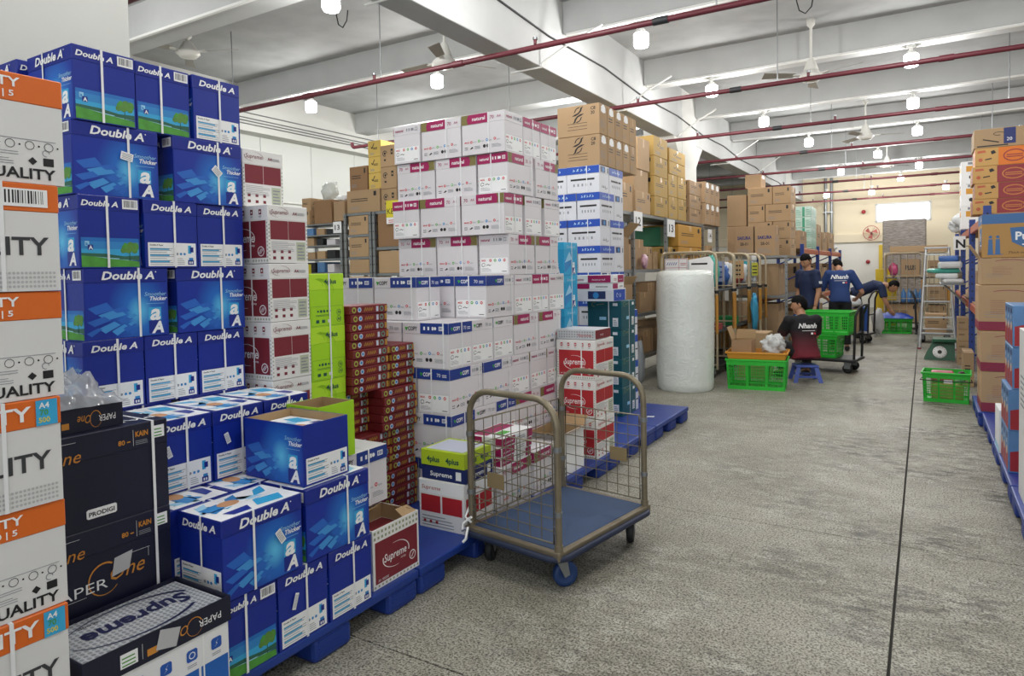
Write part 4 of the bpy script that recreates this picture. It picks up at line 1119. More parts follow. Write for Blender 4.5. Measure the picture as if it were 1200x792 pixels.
carton('copy_white', -3.0, 3.25, zn(5), 'S', 'white carton with a half navy lid behind the top of the dark red reams', G)
carton('copy_white', -2.965, 3.175, zn(4), 'S', 'white carton behind the dark red reams, fourth level of the big pile end', G)
for k in (1, 2, 3): carton('copy_white', -2.965, 3.175, zn(k), 'S', f'hidden white carton behind the dark red reams, {LEV[k-1]} level', G)
pile(6, ('natural_white', -2.35, 3.85, 'L'), [('natural_white', 'S'), ('natural_white', 'S')], [('natural_flip', 'L', .02)])
pile(7, ('natural_mixed', -2.35, 3.80, 'S'), [('natural_magenta', 'S'), ('natural_magenta', 'L')], [('natural_white', 'S', .03), ('natural_white', 'S', 0.03)])
pile(8, ('natural_magenta', -2.345, 3.85, 'L'), [('natural_white', 'S'), ('natural_white', 'S')], [('natural_white', 'L', .025)])
pile(9, ('natural_flip', -2.35, 3.83, 'S'), [('natural_flip', 'S'), ('natural_white', 'L')], [('natural_magenta', 'S', .0), ('natural_magenta', 'S', .0)])
for k in (5,): # behind, carrying the rear top layers
    for i, X in enumerate((-2.965,)): carton('natural_white', X, 3.9, zn(k), 'S', 'hidden white carton carrying the rear of the magenta levels', G)
for k in (1, 2, 3, 4): carton('natural_white', -2.965, 3.9, zn(k), 'S', f'hidden white carton under the rear of the magenta levels, {LEV[k-1]} level', G)

# goods on the pallet seen through the mesh cart
G = None
def plain_carton(name, label, x0, y0, z, x1, y1, h, mat, prn=None, group=None, cat='carton', bev=.003, rz=0):
    lx, ly = (x1 - x0) / 2, (y1 - y0) / 2
    mb = MB(); mb.bbox(-lx, -ly, 0, lx, ly, h, mat, bev, 2 if bev > .01 else 1)
    if not prn: return thing(name, label, cat, ((x0 + x1) / 2, (y0 + y1) / 2, z), rz, group, mb)
    t = thing(name, label, cat, ((x0 + x1) / 2, (y0 + y1) / 2, z), rz, group)
    part('body', mb, t)
    if prn:
        p = MB(); prn(p, 2 * lx, 2 * ly, h)
        if p.f: part('print', p, t)
    return t
def prn_redlow(p, L, W, H):
    R = MATS['red_panel']
    for f, w in (('f', L), ('r', W)):
        D = deco(p, f, L, W, H)
        D.rect(.004, H - .07, w - .004, H - .004, WHITE, .0006); D.rect(.015, .09, w * .48, H - .08, R, .0007); D.rect(w * .52, .09, w - .015, H - .08, R, .0007)
        D.text('Supreme', .02, H - .05, .03, R, width=w * .42, shear=.15); D.lines(.02, .015, w * .8, .08, 4, GREY, .3)
        for k in range(3): D.rect(w * .1 + .04 * k, .03, w * .1 + .04 * k + .016, .046, R, .001)
plain_carton('paper_carton', 'low white and red carton behind the near corner post of the mesh cart', -2.345, 2.86, PZ, -2.045, 3.135, .262, MATS['carton_white'], prn_redlow)
NAVB = M('navy_box', '#1d2a66', .45)
def prn_navy(p, L, W, H):
    for f, w in (('f', L), ('r', W)): D = deco(p, f, L, W, H); D.text('Supreme', w * .2, H * .3, .035, WHITE, width=w * .5, bold=.02); D.rect(w * .78, H * .2, w * .9, H * .8, WHITE, .0009)
plain_carton('paper_ream', 'navy boxed ream on the low red carton behind the mesh cart', -2.33, 2.87, PZ + .263, -2.04, 3.13, .075, NAVB, prn_navy, None, 'paper ream')
def prn_lime2(p, L, W, H):
    DG = MATS['dark_green_ink']
    for f, w in (('f', L), ('r', W)): D = deco(p, f, L, W, H); D.text('4plus', w * .14, H * .28, .04, DG, width=w * .3, bold=.03); D.text('4plus', w * .58, H * .28, .04, DG, width=w * .3, bold=.03)
    deco(p, 't', L, W, H).rect(.02, .02, L - .02, W - .03, M('lilac_wrap', '#c8cde0', .45), .0008)
plain_carton('paper_ream', 'lime green boxed ream on the navy ream behind the mesh cart', -2.33, 2.865, PZ + .339, -2.045, 3.125, .085, M('lime_ream', '#b7cf2b', .45), prn_lime2, None, 'paper ream')
MG = MATS['magenta_lid_print']
def prn_mag(p, L, W, H):
    for f, w in (('f', L), ('r', W)): D = deco(p, f, L, W, H); D.rect(.004, H * .1, w * .4, H * .92, MG, .0006); D.rect(w * .8, H * .1, w - .004, H * .92, MG, .0006); D.text('natural', w * .06, H * .35, .02, WHITE, width=w * .28); D.lines(w * .48, H * .3, w * .75, H * .7, 2, GREY, .4)
    D = deco(p, 't', L, W, H); D.rect(L * .05, W * .05, L * .5, W * .95, MG, .0007); D.rect(L * .55, W * .2, L * .8, W * .5, GD, .0008)
for k in range(3):
    plain_carton('paper_ream', f'magenta and white ream in the cart-side pile on the pallet, {["bottom", "middle", "top"][k]} one', -2.26 + .006 * k, 3.20, PZ + .267 + .0565 * k, -2.03 + .006 * k, 3.54, .056, WHITE, prn_mag, 'magenta reams behind the mesh cart', 'paper ream')
carton('natural_white', -2.03, 3.19, PZ, 'L', 'white carton under the magenta reams behind the mesh cart', None)
for i, (y, k) in enumerate(((3.58, 'natural_magenta'), (3.84, 'natural_white'))):
    carton(k, -2.035, y, PZ, 'L' if 0 else 'L', f'white carton on the pallet edge seen through the mesh cart, {["nearer, magenta lid", "farther, white lid"][i]}', 'pallet-edge cartons seen through the cart') if i == 0 else None
open_carton('open_paper_carton', 'open white carton with brown flaps behind the mesh cart', (WHITE, KRAFT), -2.30, 3.96, PZ, -2.04, 4.30, .285, None, (('f', 1.25, .11), ('r', 1.1, .1), ('b', 1.0, .1)))

# red and white stack, teal stack, cyan stack, pale stack
G = 'red and white cartons beyond the big pile'
for k in range(3): carton('red', -2.025, 4.48, PZ + .288 * k, 'S', f'red and white carton beyond the big white pile, {["bottom", "middle", "top"][k]} one', G)
def prn_silver(p, L, W, H):
    D = deco(p, 'f', L, W, H)
    for i in range(14):
        for j in range(3): D.disc(.02 + i * (L - .04) / 13, H * (.25 + .25 * j), .006, MATS['silver_dot'], .0007, 6)
    D.text('Supreme', L * .55, H * .3, .03, MATS['red_panel'], width=L * .35)
    deco(p, 'r', L, W, H).rect(.002, .004, W - .002, H - .004, MATS['maroon_panel'], .0008); deco(p, 'r', L, W, H).text('scoop', W * .3, H * .35, .025, WHITE, d=.0015)
plain_carton('paper_ream', 'dotted silver ream pack with a red end on top of the red cartons', -2.34, 4.5, PZ + .288 * 3, -2.03, 4.78, .072, SILV, prn_silver, None, 'paper ream')
for k in range(4): carton('cyan', -2.44, 4.83, PZ + .265 * (k + 2.02), 'S', f'cyan carton behind the red stack, {["lowest", "second", "third", "topmost"][k]}', 'cyan cartons between the big pile and the pale stack')
for k in range(2): carton('cyan', -2.44, 4.83, PZ + .266 * k, 'S', f'hidden cyan carton at the foot of the cyan stack, {["bottom", "second"][k]}', 'cyan cartons between the big pile and the pale stack')
for k in range(4): carton('teal', -2.40, 5.91, PZ + .27 * k, 'S', f'dark teal carton at the pallet end, {["bottom", "second", "third", "top"][k]} one', 'dark teal cartons')
for k in range(4): carton('teal', -2.83, 5.45, PZ + .27 * k, 'S', f'dark teal carton behind the front teal stack, level {["one", "two", "three", "four"][k]} from the pallet', 'rear dark teal cartons')
for k in range(2): carton('teal', -2.83, 5.45, PZ + .27 * (k + 4), 'S', f'dark teal carton showing between the cyan and pale stacks, {["lower", "upper"][k]} one', 'rear dark teal cartons')
def prn_m(p, L, W, H):
    for f, w in (('f', L), ('r', W)): D = deco(p, f, L, W, H); D.rect(w * .42, .004, w * .95, H - .004, MG, .0006); D.text('natural', w * .52, H * .32, .022, WHITE, width=w * .3); D.lines(w * .08, H * .3, w * .34, H * .6, 2, MG, .4)
def prn_m2(p, L, W, H):
    for f, w in (('f', L), ('r', W)): D = deco(p, f, L, W, H); D.rect(.002, .004, w * .45, H - .004, MG, .0006); D.lines(w * .6, H * .3, w * .9, H * .6, 2, INK, .4)
def prn_b(p, L, W, H):
    D = deco(p, 'f', L, W, H); D.rect(w_ := L * .42, H * .2, L * .82, H * .85, MATS['navy_picture'], .0007); D.disc(L * .6, H * .5, .03, SKYB, .001, 9); D.barcode(L * .05, H * .3, L * .18, H * .8, WHITE, INK)
    D = deco(p, 'r', L, W, H); D.rect(.002, .004, W - .002, H - .004, MATS['royal_blue_lid'], .0007); D.ring(W * .3, H * .5, .02, .006, WHITE, .0011, 8, 0, 5); D.ring(W * .55, H * .5, .02, .006, WHITE, .0011, 8, 2, 7)
zt = PZ + .27 * 4
plain_carton('paper_ream', 'pale ream pack with a royal blue end, lowest on the teal stack', -2.86, 5.78, zt, -2.42, 6.06, .11, MATS['pale_carton'], prn_b, None, 'paper ream')
plain_carton('paper_ream', 'magenta and white ream pack in the middle of the three on the teal stack', -2.85, 5.785, zt + .112, -2.43, 6.05, .055, WHITE, prn_m2, None, 'paper ream')
plain_carton('paper_ream', 'white ream pack with a magenta band on top of the teal stack', -2.855, 5.78, zt + .169, -2.425, 6.05, .075, WHITE, prn_m, None, 'paper ream')
G = 'pale cartons with royal blue lids'
for k in range(9):
    a, b = (('S', 'L'), ('L', 'S'))[k % 2]
    wa = {'S': .25, 'L': .36}; nm = LEV[k]
    carton('pale', -2.8, 6.36, PZ + .27 * k, a, f'pale carton with a royal blue lid, front corner of the {nm} level', G)
    carton('pale', -2.8, 6.36 + wa[a] + .012, PZ + .27 * k, b, f'pale carton with a royal blue lid, behind the corner one at the {nm} level', G)
    if k >= 3: carton('pale', -2.8 - {'S': .36, 'L': .25}[a] - .012, 6.365, PZ + .27 * k, {'S': 'L', 'L': 'S'}[a], f'pale carton left of the corner one at the {nm} level', G)
for k in range(4):
    plain_carton('paper_carton', f'white carton with a royal blue lid behind the teal stack, {["bottom", "second", "third", "top"][k]}', -2.72, 6.27, PZ + .245 * k, -2.41, 6.345, .243, MATS['pale_carton'], lambda p, L, W, H: (deco(p, 'r', L, W, H).rect(.001, H - .07, W - .001, H - .002, MATS['royal_blue_lid'], .0008), deco(p, 'r', L, W, H).rect(W * .1, H * .4, W * .9, H * .45, INK, .0008)), 'slim white cartons beside the teal stack')
mb = MB(); D = Deco(mb, (-2.2, 6.0, PZ), (1, 0, 0), (0, 1, 0), (0, 0, 1)); D.poly([(0, 0), (.06, .03), (.05, .07), (-.01, .04)], WHITE, .001)
thing('address_slip', 'small white slip lying on the blue pallet beside the teal stack', 'paper slip', (0, 0, 0), 0, None, mb)

# ------------------------------------------------------------------ kraft cartons
BRN = M('kraft_carton', '#a98c6b', .75, var=.06, scale=3, rand=.07)
BRN2 = M('kraft_carton_tan', '#b39571', .75, var=.06, scale=3, rand=.07)
GLD = M('kraft_carton_golden', '#b59554', .72, var=.06, scale=3, rand=.06)
TAPE = M('packing_tape', '#c9a777', .3)
def kraft(x0, y0, z, x1, y1, h, label, group, mat=None, style='lines', rz=0, tape=True, tagx=False, name='kraft_carton'):
    t = thing(name, label, 'carton', ((x0 + x1) / 2, (y0 + y1) / 2, z), rz + radians(random.uniform(-.5, .5)), group)
    L, W = x1 - x0 - .008, y1 - y0 - .008; mb = MB(); mb.bbox(-L / 2, -W / 2, 0, L / 2, W / 2, h - .002, mat or BRN, .004, 1); part('body', mb, t)
    p = MB()
    for f, w in (('f', L), ('r', W)):
        D = deco(p, f, L, W, h); rnd = random.Random(len(label) + int(w * 100))
        if style == 'swirl' and f == 'f':
            c0, h0 = w * .5, h * .68
            lf = [(-.07, -.03), (-.035, -.012), (.0, .0), (.02, .022), (.03, .05), (.062, .062), (.045, .04), (.038, .015), (.01, -.012), (-.03, -.03)]
            for dx, dy, sc_, fl in ((.0, .022, 1.0, 1), (.0, -.022, 1.0, -1), (.012, -.058, .6, 1), (-.012, .062, .6, -1)):
                D.poly([(c0 + dx + fl * u * sc_, h0 + dy + fl * v * sc_) for u, v in lf], INK, .0008)
            for k in range(3): D.lines(w * (.24 + .03 * (k % 2)), h * (.2 + .1 * k), w * .74, h * (.24 + .1 * k), 1, INK, .35)
            D.text('C8', w * .8, h * .8, .045, INK, bold=.02); D.text('20', w * .8, h * .66, .045, INK, bold=.02)
        elif style == 'swirl': D.lines(w * .1, h * .25, w * .7, h * .5, 4, GREY, .25); D.text('T', w * .45, h * .1, .035, INK)
        elif style == 'check':
            D.line(w * .25, h * .62, w * .33, h * .5, .014, INK); D.line(w * .32, h * .5, w * .48, h * .82, .014, INK); D.lines(w * .4, h * .45, w * .75, h * .6, 2, INK, .5); D.lines(w * .15, h * .12, w * .5, h * .28, 3, GREY, .4)
        elif style == 'sakura' and f == 'f':
            NVY = M('navy_stamp', '#1f2f72', .6)
            D.text('SAKURA', w * .5, h * .56, .08, NVY, width=w * .72, bold=.04, al='c'); D.text('SB-01', w * .5, h * .36, .075, INK, width=w * .42, bold=.02, al='c'); D.lines(w * .14, h * .1, w * .85, h * .28, 4, GREY, .3)
        elif style == 'symbol':
            D.ring(w * .3, h * .62, h * .14, h * .035, INK, .0009, 10, 0, 5.2); D.disc(w * .3, h * .62, h * .06, INK, .0009, 8); D.rect(w * .24, h * .28, w * .36, h * .36, INK, .0009); D.rect(w * .68, h * .55, w * .82, h * .8, INK, .0009); D.disc(w * .75, h * .67, h * .05, BRN, .0013, 8)
        elif style == 'plus' and f == 'f': D.text('PLUS', w * .5, h * .42, .14, INK, width=w * .56, bold=.05, al='c')
        elif style != 'none':
            D.lines(w * .12, h * .5, w * .12 + w * .55, h * .68, 2, INK if style == 'lines' else GREY, .35); D.lines(w * .1, h * .15, w * .4, h * .3, 3, GREY, .3)
            if w > .2: D.rect(w * .82, h * .7, w * .9, h * .9, INK, .0008)
        if tape and f == 'r': D.rect(w * .45, h * .72, w * .55, h - .003, TAPE, .0006)
        if tagx and f == 'r': D.poly([(w * .2, h * .74), (w * .5, h * .70), (w * .8, h * .74), (w * .75, h * .9), (w * .6, h * .97), (w * .4, h * .97), (w * .22, h * .9)], WHITE, .0012)
    deco(p, 't', L, W, h - .002).rect(.003, W * .46, L - .003, W * .54, TAPE, .0006)
    if p.f: part('print', p, t)
    return t
G = 'kraft cartons with a black swirl on top of the pale stack'
zb = PZ + .27 * 9 + .001
for k in range(2):
    for i in range(5):
        y = 6.37 + i * .205
        kraft(-3.27, y, zb + .31 * k, -2.79, y + .203, .309, f'kraft carton with white tag, {["lower", "upper"][k]} row on the pale stack, {["nearest with swirl logo", "second", "third", "fourth", "farthest"][i]}', G, BRN2, 'swirl' if i == 0 else 'lines', tagx=i < 4)
# ------------------------------------------------------------------ mesh platform cart
TUBE = M('worn_cream_steel', '#857b67', .36, metal=.45, var=.3, scale=14)
WIRE = M('wire_steel', '#7d7561', .4, metal=.4)
DECKB = M('cart_blue_mat', '#314a6e', .65, var=.12, scale=6, bump=.15, bscale=140)
BUMP = M('blue_black_bumper', '#1f2a45', .55)
RUB = M('black_rubber', '#1d1f22', .6)
WHB = M('blue_wheel', '#1c3a6e', .5)
CARD = M('brown_card_tag', '#8c7a58', .75, var=.08)
TW, TL, TZ0, TZ1 = .30, .425, .165, .205
cart = thing('platform_cart', 'blue-decked platform cart with cream tubular ends and wire mesh sides', 'cart', (-1.655, 3.195, 0), radians(-9.3))
mb = MB(); mb.bbox(-TW + .03, -TL + .03, TZ0 + .01, TW - .03, TL - .03, TZ1 + .004, DECKB, .004, 1); part('deck', mb, cart, label='blue ribbed deck')
mb = MB()
for a in ((-TW, -TL, TW, -TL + .035), (-TW, TL - .035, TW, TL), (-TW, -TL + .035, -TW + .035, TL - .035), (TW - .035, -TL + .035, TW, TL - .035)): mb.bbox(a[0], a[1], TZ0, a[2], a[3], TZ1 + .002, TUBE, .006, 2)
part('deck_rim', mb, cart)
mb = MB(); c = .05
pts = [(-TW - .006, -TL + c), (-TW - .006, TL - c), (-TW + c * .3, TL - c * .25), (-TW + c, TL + .006), (TW - c, TL + .006), (TW - c * .3, TL - c * .25), (TW + .006, TL - c), (TW + .006, -TL + c), (TW - c * .3, -TL + c * .25), (TW - c, -TL - .006), (-TW + c, -TL - .006), (-TW + c * .3, -TL + c * .25)]
mb.tube([(x, y, TZ0 + .008) for x, y in pts], .016, BUMP, 8, closed=True); part('bumper', mb, cart)
def uframe(y, ztop):
    pts = []; w = TW - .022; R = .13
    pts += [(-w, y, TZ0), (-w, y, .5), (-w, y, ztop - R)]
    for k in range(1, 7): a = pi - k * pi / 12; pts.append((-w + R + R * cos(a), y, ztop - R + R * sin(a)))
    for k in range(0, 7): a = pi / 2 - k * pi / 12; pts.append((w - R + R * cos(a), y, ztop - R + R * sin(a)))
    pts += [(w, y, .5), (w, y, TZ0)]
    mb = MB(); mb.tube(pts, .0165, TUBE, 10)
    for x in (-w, w):
        mb.tube([(x, y, TZ1), (x, y, TZ1 + .03)], .021, TUBE, 10)
        for z in (.38, .68): mb.tube([(x, y, z - .012), (x, y, z + .012)], .02, ZINC, 8)
    part('tube_handle', mb, cart)
uframe(-TL + .03, .905); uframe(TL - .03, .915)
def wire_panel(p0, p1, z0, z1, nv, nh):
    p0, p1 = Vector((*p0, 0)), Vector((*p1, 0)); mb = MB(); n = 5
    P = lambda t, z: tuple(p0.lerp(p1, t) + Vector((0, 0, z)))
    mb.tube([P(0, z0), P(1, z0), P(1, z1), P(0, z1)], .0052, WIRE, 6, closed=True)
    for k in range(1, nv): mb.tube([P(k / nv, z0), P(k / nv, z1)], .0026, WIRE, n)
    for k in range(1, nh): mb.tube([P(0, z0 + (z1 - z0) * k / nh), P(1, z0 + (z1 - z0) * k / nh)], .0026, WIRE, n)
    for z in (z0 + .05, z1 - .06):
        for t in (0, 1):
            q = P(t, z); d = (p1 - p0).normalized() * (.03 if t else -.03); mb.tube([q, tuple(Vector(q) + d), tuple(Vector(q) + d + Vector((0, 0, .03))), tuple(Vector(q) + Vector((0, 0, .03)))], .004, ZINC, 5)
    part('mesh_panel', mb, cart)
wire_panel((-TW + .05, -TL + .03), (TW - .05, -TL + .03), TZ1 + .03, .70, 7, 8)
wire_panel((-TW + .022, -TL + .06), (-TW + .022, TL - .06), TZ1 + .03, .74, 10, 8)
wire_panel((-TW + .05, TL - .03), (TW - .05, TL - .03), TZ1 + .03, .70, 7, 8)
for x, y, a in ((-.10, -TL + .022, 0), (.12, TL - .038, 0)):
    mb = MB(); mb.box(x - .055, y - .003, .43, x + .055, y + .001, .505, CARD); part('card_tag', mb, cart, label='brown card tag on the mesh')
mb = MB(); mb.tube([(-.25, -TL - .002, .26), (-.3, -TL - .012, .22), (-.29, -TL - .03, .19), (-.25, -TL - .03, .215), (-.25, -TL - .045, .16), (-.262, -TL - .055, .145)], .007, WHITE, 6)
mb.tube([(-.25, -TL - .005, .235), (-.295, -TL + .0, .25), (-.292, -TL + .03, .30)], .006, WHITE, 6); part('rope', mb, cart, label='white plastic rope knotted to the corner post')
for sx in (-1, 1):
    for sy in (-1, 1):
        x, y = sx * (TW - .075), sy * (TL - .1); st = radians(25 if sx * sy > 0 else -30)
        q = Matrix.Translation((x, y, 0)) @ Matrix.Rotation(st, 4, 'Z')
        mb = MB(); mb.box(-.035, -.035, TZ0 - .014, .035, .035, TZ0 - .004, ZINC, q)
        for s in (-1, 1):
            mb.raw([q @ Vector(p) for p in ((s * .022, -.03, TZ0 - .014), (s * .022, .03, TZ0 - .014), (s * .022, .045, .06), (s * .022, .02, .05), (s * .025, -.03, TZ0 - .014), (s * .025, .03, TZ0 - .014), (s * .025, .045, .06), (s * .025, .02, .05))], [(0, 1, 2, 3), (7, 6, 5, 4), (0, 4, 5, 1), (1, 5, 6, 2), (2, 6, 7, 3), (3, 7, 4, 0)], ZINC)
        cs = part('caster_fork', mb, cart)
        ax = q @ Matrix.Translation((0, .03, .062)) @ Matrix.Rotation(pi / 2, 4, 'Y')
        mb = MB(); mb.lathe([(.001, -.017), (.035, -.017), (.038, -.019), (.058, -.018), (.062, -.010), (.062, .010), (.058, .018), (.038, .019), (.035, .017), (.001, .017)], RUB if (sx, sy) != (1, -1) else WHB, 22, ax)
        w_ = part('wheel', mb, cs)

# ------------------------------------------------------------------ right-hand pallets and goods
pallet(.45, 3.9, 1.55, 5.10, 'blue plastic pallet at the right edge under the plain white carton')
pallet(.45, 5.12, 1.55, 6.32, 'blue plastic pallet under the blue and red drink packs on the right')
pallet(.45, 6.34, 1.55, 7.5, 'blue plastic pallet between the drink packs and the large kraft cartons')
pallet(.42, 7.52, 1.5, 8.45, 'blue plastic pallet under the large kraft cartons on the right')
def prn_small(p, L, W, H):
    for f, w in (('f', L), ('l', W)): D = deco(p, f, L, W, H); D.lines(w * .15, H * .55, w * .5, H * .75, 6, GREY, .35)
plain_carton('paper_carton', 'tall plain white carton cut by the right picture edge', .478, 4.45, PZ, .88, 4.98, .98, MATS['grey_white_carton'], prn_small)
TB = M('drink_pack_blue', '#5a86b8', .45, var=.1, scale=20); TR = M('drink_pack_red', '#a52a32', .45)
def prn_tiger(p, L, W, H):
    for f, w in (('f', L), ('l', W)):
        D = deco(p, f, L, W, H); n = 2 if f == 'f' else 3
        for k in range(n):
            a = w * k / n
            D.poly([(a + .01, .01), (a + w / n - .01, .01), (a + w / n - .01, H * .45), (a + w / n * .6, H * .62), (a + .01, H * .5)], TR, .0007)
            D.disc(a + w / n * .5, H * .5, .03, M('cream_emblem', '#e3d9c0', .5), .0011, 9); D.rect(a + w / n * .25, H * .8, a + w / n * .75, H * .92, NAVB, .0009); D.rect(a + w / n * .3, H * .66, a + w / n * .42, H * .75, WHITE, .0009)
for k in range(4): plain_carton('drink_pack', f'blue and red drink pack at the right edge, {["bottom", "second", "third", "top"][k]} of the pile', .485 - (.02 if k in (0, 1) else 0), 5.42, PZ + .272 * k, .95, 5.9, .27, TB, prn_tiger, 'blue and red drink packs')
plain_carton('paper_carton', 'small white carton standing beside the drink packs on the right pallet', .455, 5.94, PZ, .57, 6.25, .31, WHITE, lambda p, L, W, H: deco(p, 'l', L, W, H).rect(.0, .0, W, .05, PALE, .0007))
MRN = M('maroon_band', '#8c2b45', .55)
def bigkraft(x0, y0, z, x1, y1, h, label, flap=False):
    t = kraft(x0, y0, z, x1, y1, h, label, None, BRN2, 'none', tape=False)
    L, W = x1 - x0 - .008, y1 - y0 - .008; p = MB()
    for f, w in (('f', L), ('l', W)):
        D = deco(p, f, L, W, h); D.rect(.001, .004, w - .001, .085, MRN, .0008) if not flap else None
        D.ring(w * .5, h * .82, w * .3, .006, MRN, .0008, 8, .5, 2.6, .03); D.lines(w * .2, h * .38, w * .55, h * .7, 7, MRN, .12); D.lines(w * .1, h * .3, w * .4, h * .45, 3, GREY, .15)
    part('band_print', p, t)
    if flap:
        mb = MB(); q = [(-L / 2, -W / 2, h), (-L / 2, W / 2, h), (-L / 2 - .08, W / 2, h + .13), (-L / 2 - .08, -W / 2, h + .13)]
        mb.raw(q + [(a - .004, b, c - .004) for a, b, c in q], [(0, 1, 2, 3), (7, 6, 5, 4), (0, 4, 5, 1), (1, 5, 6, 2), (2, 6, 7, 3), (3, 7, 4, 0)], BRN2); part('flap', mb, t)
bigkraft(.44, 7.56, PZ, .86, 8.1, .37, 'large kraft carton with a maroon band, lowest of the right-hand stack')
bigkraft(.435, 7.56, PZ + .371, .86, 8.1, .37, 'large kraft carton with a maroon band, second of the right-hand stack')
bigkraft(.42, 7.6, PZ + .742, .88, 8.12, .42, 'large kraft carton with a maroon band, third of the right-hand stack')
bigkraft(.44, 7.62, PZ + 1.163, .88, 8.12, .245, 'low kraft carton with an open flap below the blue-striped tissue carton', True)
BT = M('tissue_blue', '#3f6da3', .5); GB = M('tissue_kraft', '#b58b50', .65)
t = plain_carton('tissue_carton', 'kraft carton with a blue top stripe, blue badge and two blue figures on the right', .45, 7.95 - .3, PZ + 1.41, .95, 8.15, .40, GB)
p = MB()
for f, w in (('f', .5), ('l', .5)):
    D = deco(p, f, .5, .5, .4); D.rect(.001, .31, w - .001, .399, BT, .0006)
    D.poly([(w * .42, .27), (w * .96, .28), (w * .97, .12), (w * .7, .07), (w * .45, .14)], BT, .0007); D.text('Pul', w * .5, .16, .1, WHITE, bold=.03, d=.0012); D.lines(w * .6, .11, w * .9, .13, 1, WHITE, .6)
    for k in range(2): D.disc(w * (.13 + .11 * k), .19, .014, BT, .0007, 8); D.poly([(w * (.09 + .11 * k), .03), (w * (.17 + .11 * k), .03), (w * (.16 + .11 * k), .17), (w * (.10 + .11 * k), .17)], BT, .0007)
    D.line(w * .08, .03, w * .32, .03, .006, BT); D.text('Thich mem mai', w * .4, .035, .03, INK, shear=.3, width=w * .45); D.text('QUAY', w * .72, .34, .04, WHITE, bold=.02)
part('print', p, t)

# racking on the right
RBL = M('racking_blue', '#25408c', .45, var=.08); ROR = M('racking_orange', '#b5583a', .45)
def racking(name, label, x0, x1, ys, levels, h, holes=True, bt=.045, board=True, wood=None):
    t = thing(name, label, 'racking', (0, 0, 0), 0)
    for y in ys:
        for x in (x0, x1):
            mb = MB(); mb.box(x - .035, y - .03, 0, x + .035, y + .03, h, RBL)
            if holes:
                z = .1
                while z < h - .05: mb.box(x - .037, y - .008, z, x + .037, y + .008, z + .025, DARKM); mb.box(x - .008, y - .032, z, x + .008, y + .032, z + .025, DARKM); z += .1
            part('upright', mb, t)
        mb = MB()
        for k in range(4): z = .2 + k * (h - .4) / 4; mb.tube([(x0, y, z), (x1, y, z + (h - .4) / 4)], .015, RBL, 5)
        part('brace', mb, t)
    for z in levels:
        for a, b in zip(ys[:-1], ys[1:]):
            for x in (x0, x1):
                mb = MB(); mb.bbox(x - .025, a + .03, z - .1, x + .025, b - .03, z, ROR, .006, 1); part('beam', mb, t)
            mb = MB(); mb.box(x0, a + .02, z, x1, b - .02, z + .02, wood or BRN); part('shelf_board', mb, t)
    return t
racking('pallet_rack', 'blue and orange pallet racking on the right side of the aisle', .56, 1.5, [8.75, 11.4, 14.0, 16.6], [.95, 2.0], 2.1)
def noodle(mat, mark):
    def f(p, L, W, H):
        for fc, w in (('f', L), ('l', W)):
            D = deco(p, fc, L, W, H); D.rect(w * .42, .002, w - .002, H - .002, mat, .0006)
            D.ring(w * .7, H * .5, w * .2, .012, mark, .0009, 14, 0, 2 * pi, H * .34); D.lines(w * .56, H * .4, w * .86, H * .62, 2, mark, .5)
            D.disc(w * .1, H * .35, .02, ROR, .0008, 8); D.poly([(w * .04, H * .72), (w * .2, H * .76), (w * .18, H * .88), (w * .05, H * .86)], ROR, .0008)
            D.line(w * .18, H * .35, w * .3, H * .4, .012, INK); D.poly([(w * .3, H * .62), (w * .38, H * .7), (w * .34, H * .86), (w * .28, H * .8)], INK, .0008)
    return f
ORB = M('noodle_orange', '#d57322', .5); MRB = M('noodle_maroon', '#8f3038', .5); GLT = M('gilt_ink', '#c07a3a', .5)
KY = M('noodle_kraft', '#c2985a', .6)
zz = 2.021
for k, (mm, mk, h) in enumerate(((MRB, GLT, .16), (MRB, GLT, .165), (MRB, GLT, .18), (ORB, MRB, .19))):
    plain_carton('noodle_carton', f'kraft noodle carton with {"an orange" if k == 3 else "a maroon"} panel, {["lowest", "second", "third", "fourth"][k]} up on the right racking', .44 + .02 * (k % 2), 8.9, zz, .95, 9.35, h, KY, noodle(mm, mk), 'noodle cartons on the right racking'); zz += h + .002
def prn_top(p, L, W, H):
    D = deco(p, 'f', L, W, H); D.rect(L * .5, H * .15, L * .7, H - .005, NAVB, .0007); D.line(L * .15, H * .45, L * .42, H * .25, .012, INK); D.lines(L * .05, H * .06, L * .6, H * .14, 1, INK, .8); D.ring(L * .42, H * .7, .05, .006, INK, .0009, 10, 0, 5, .02); D.rect(L * .85, H * .4, L * .98, H * .8, GRASS, .0008); D.text('20', L * .55, H * .3, .05, WHITE, d=.0012)
plain_carton('noodle_carton', 'dull kraft carton with a navy block on top of the noodle cartons', .45, 8.9, zz, .97, 9.35, .2, M('kraft_dull', '#a58a68', .7), prn_top)
def prn_wo(p, L, W, H):
    for f, w in (('f', L), ('l', W)): D = deco(p, f, L, W, H); D.rect(w * .15, H * .55, w * .9, H * .8, M('amber_band', '#d99a2f', .5), .0007); D.disc(w * .3, H * .3, .03, INK, .0007, 8); D.rect(w * .2, H * .86, w * .8, H * .97, GREY, .0007)
for k in range(3): plain_carton('paper_carton', f'white carton with an amber band beyond the noodle cartons, {["lowest", "middle", "top"][k]}', .47, 12.5, 2.021 + .34 * k, .9, 12.95, .338, WHITE, prn_wo, 'white amber-banded cartons')
mb = MB(); mb.box(.36, 12.0, 1.7, .51, 12.012, 1.9, WHITE); D = Deco(mb, (.36, 12.0, 1.7), (1, 0, 0), (0, 0, 1), (0, -1, 0)); D.text('N', .03, .03, .17, INK, bold=.03, d=.002)
mb.tube([(.51, 12.006, 1.75), (.54, 12.006, 1.75)], .008, ZINC, 5)
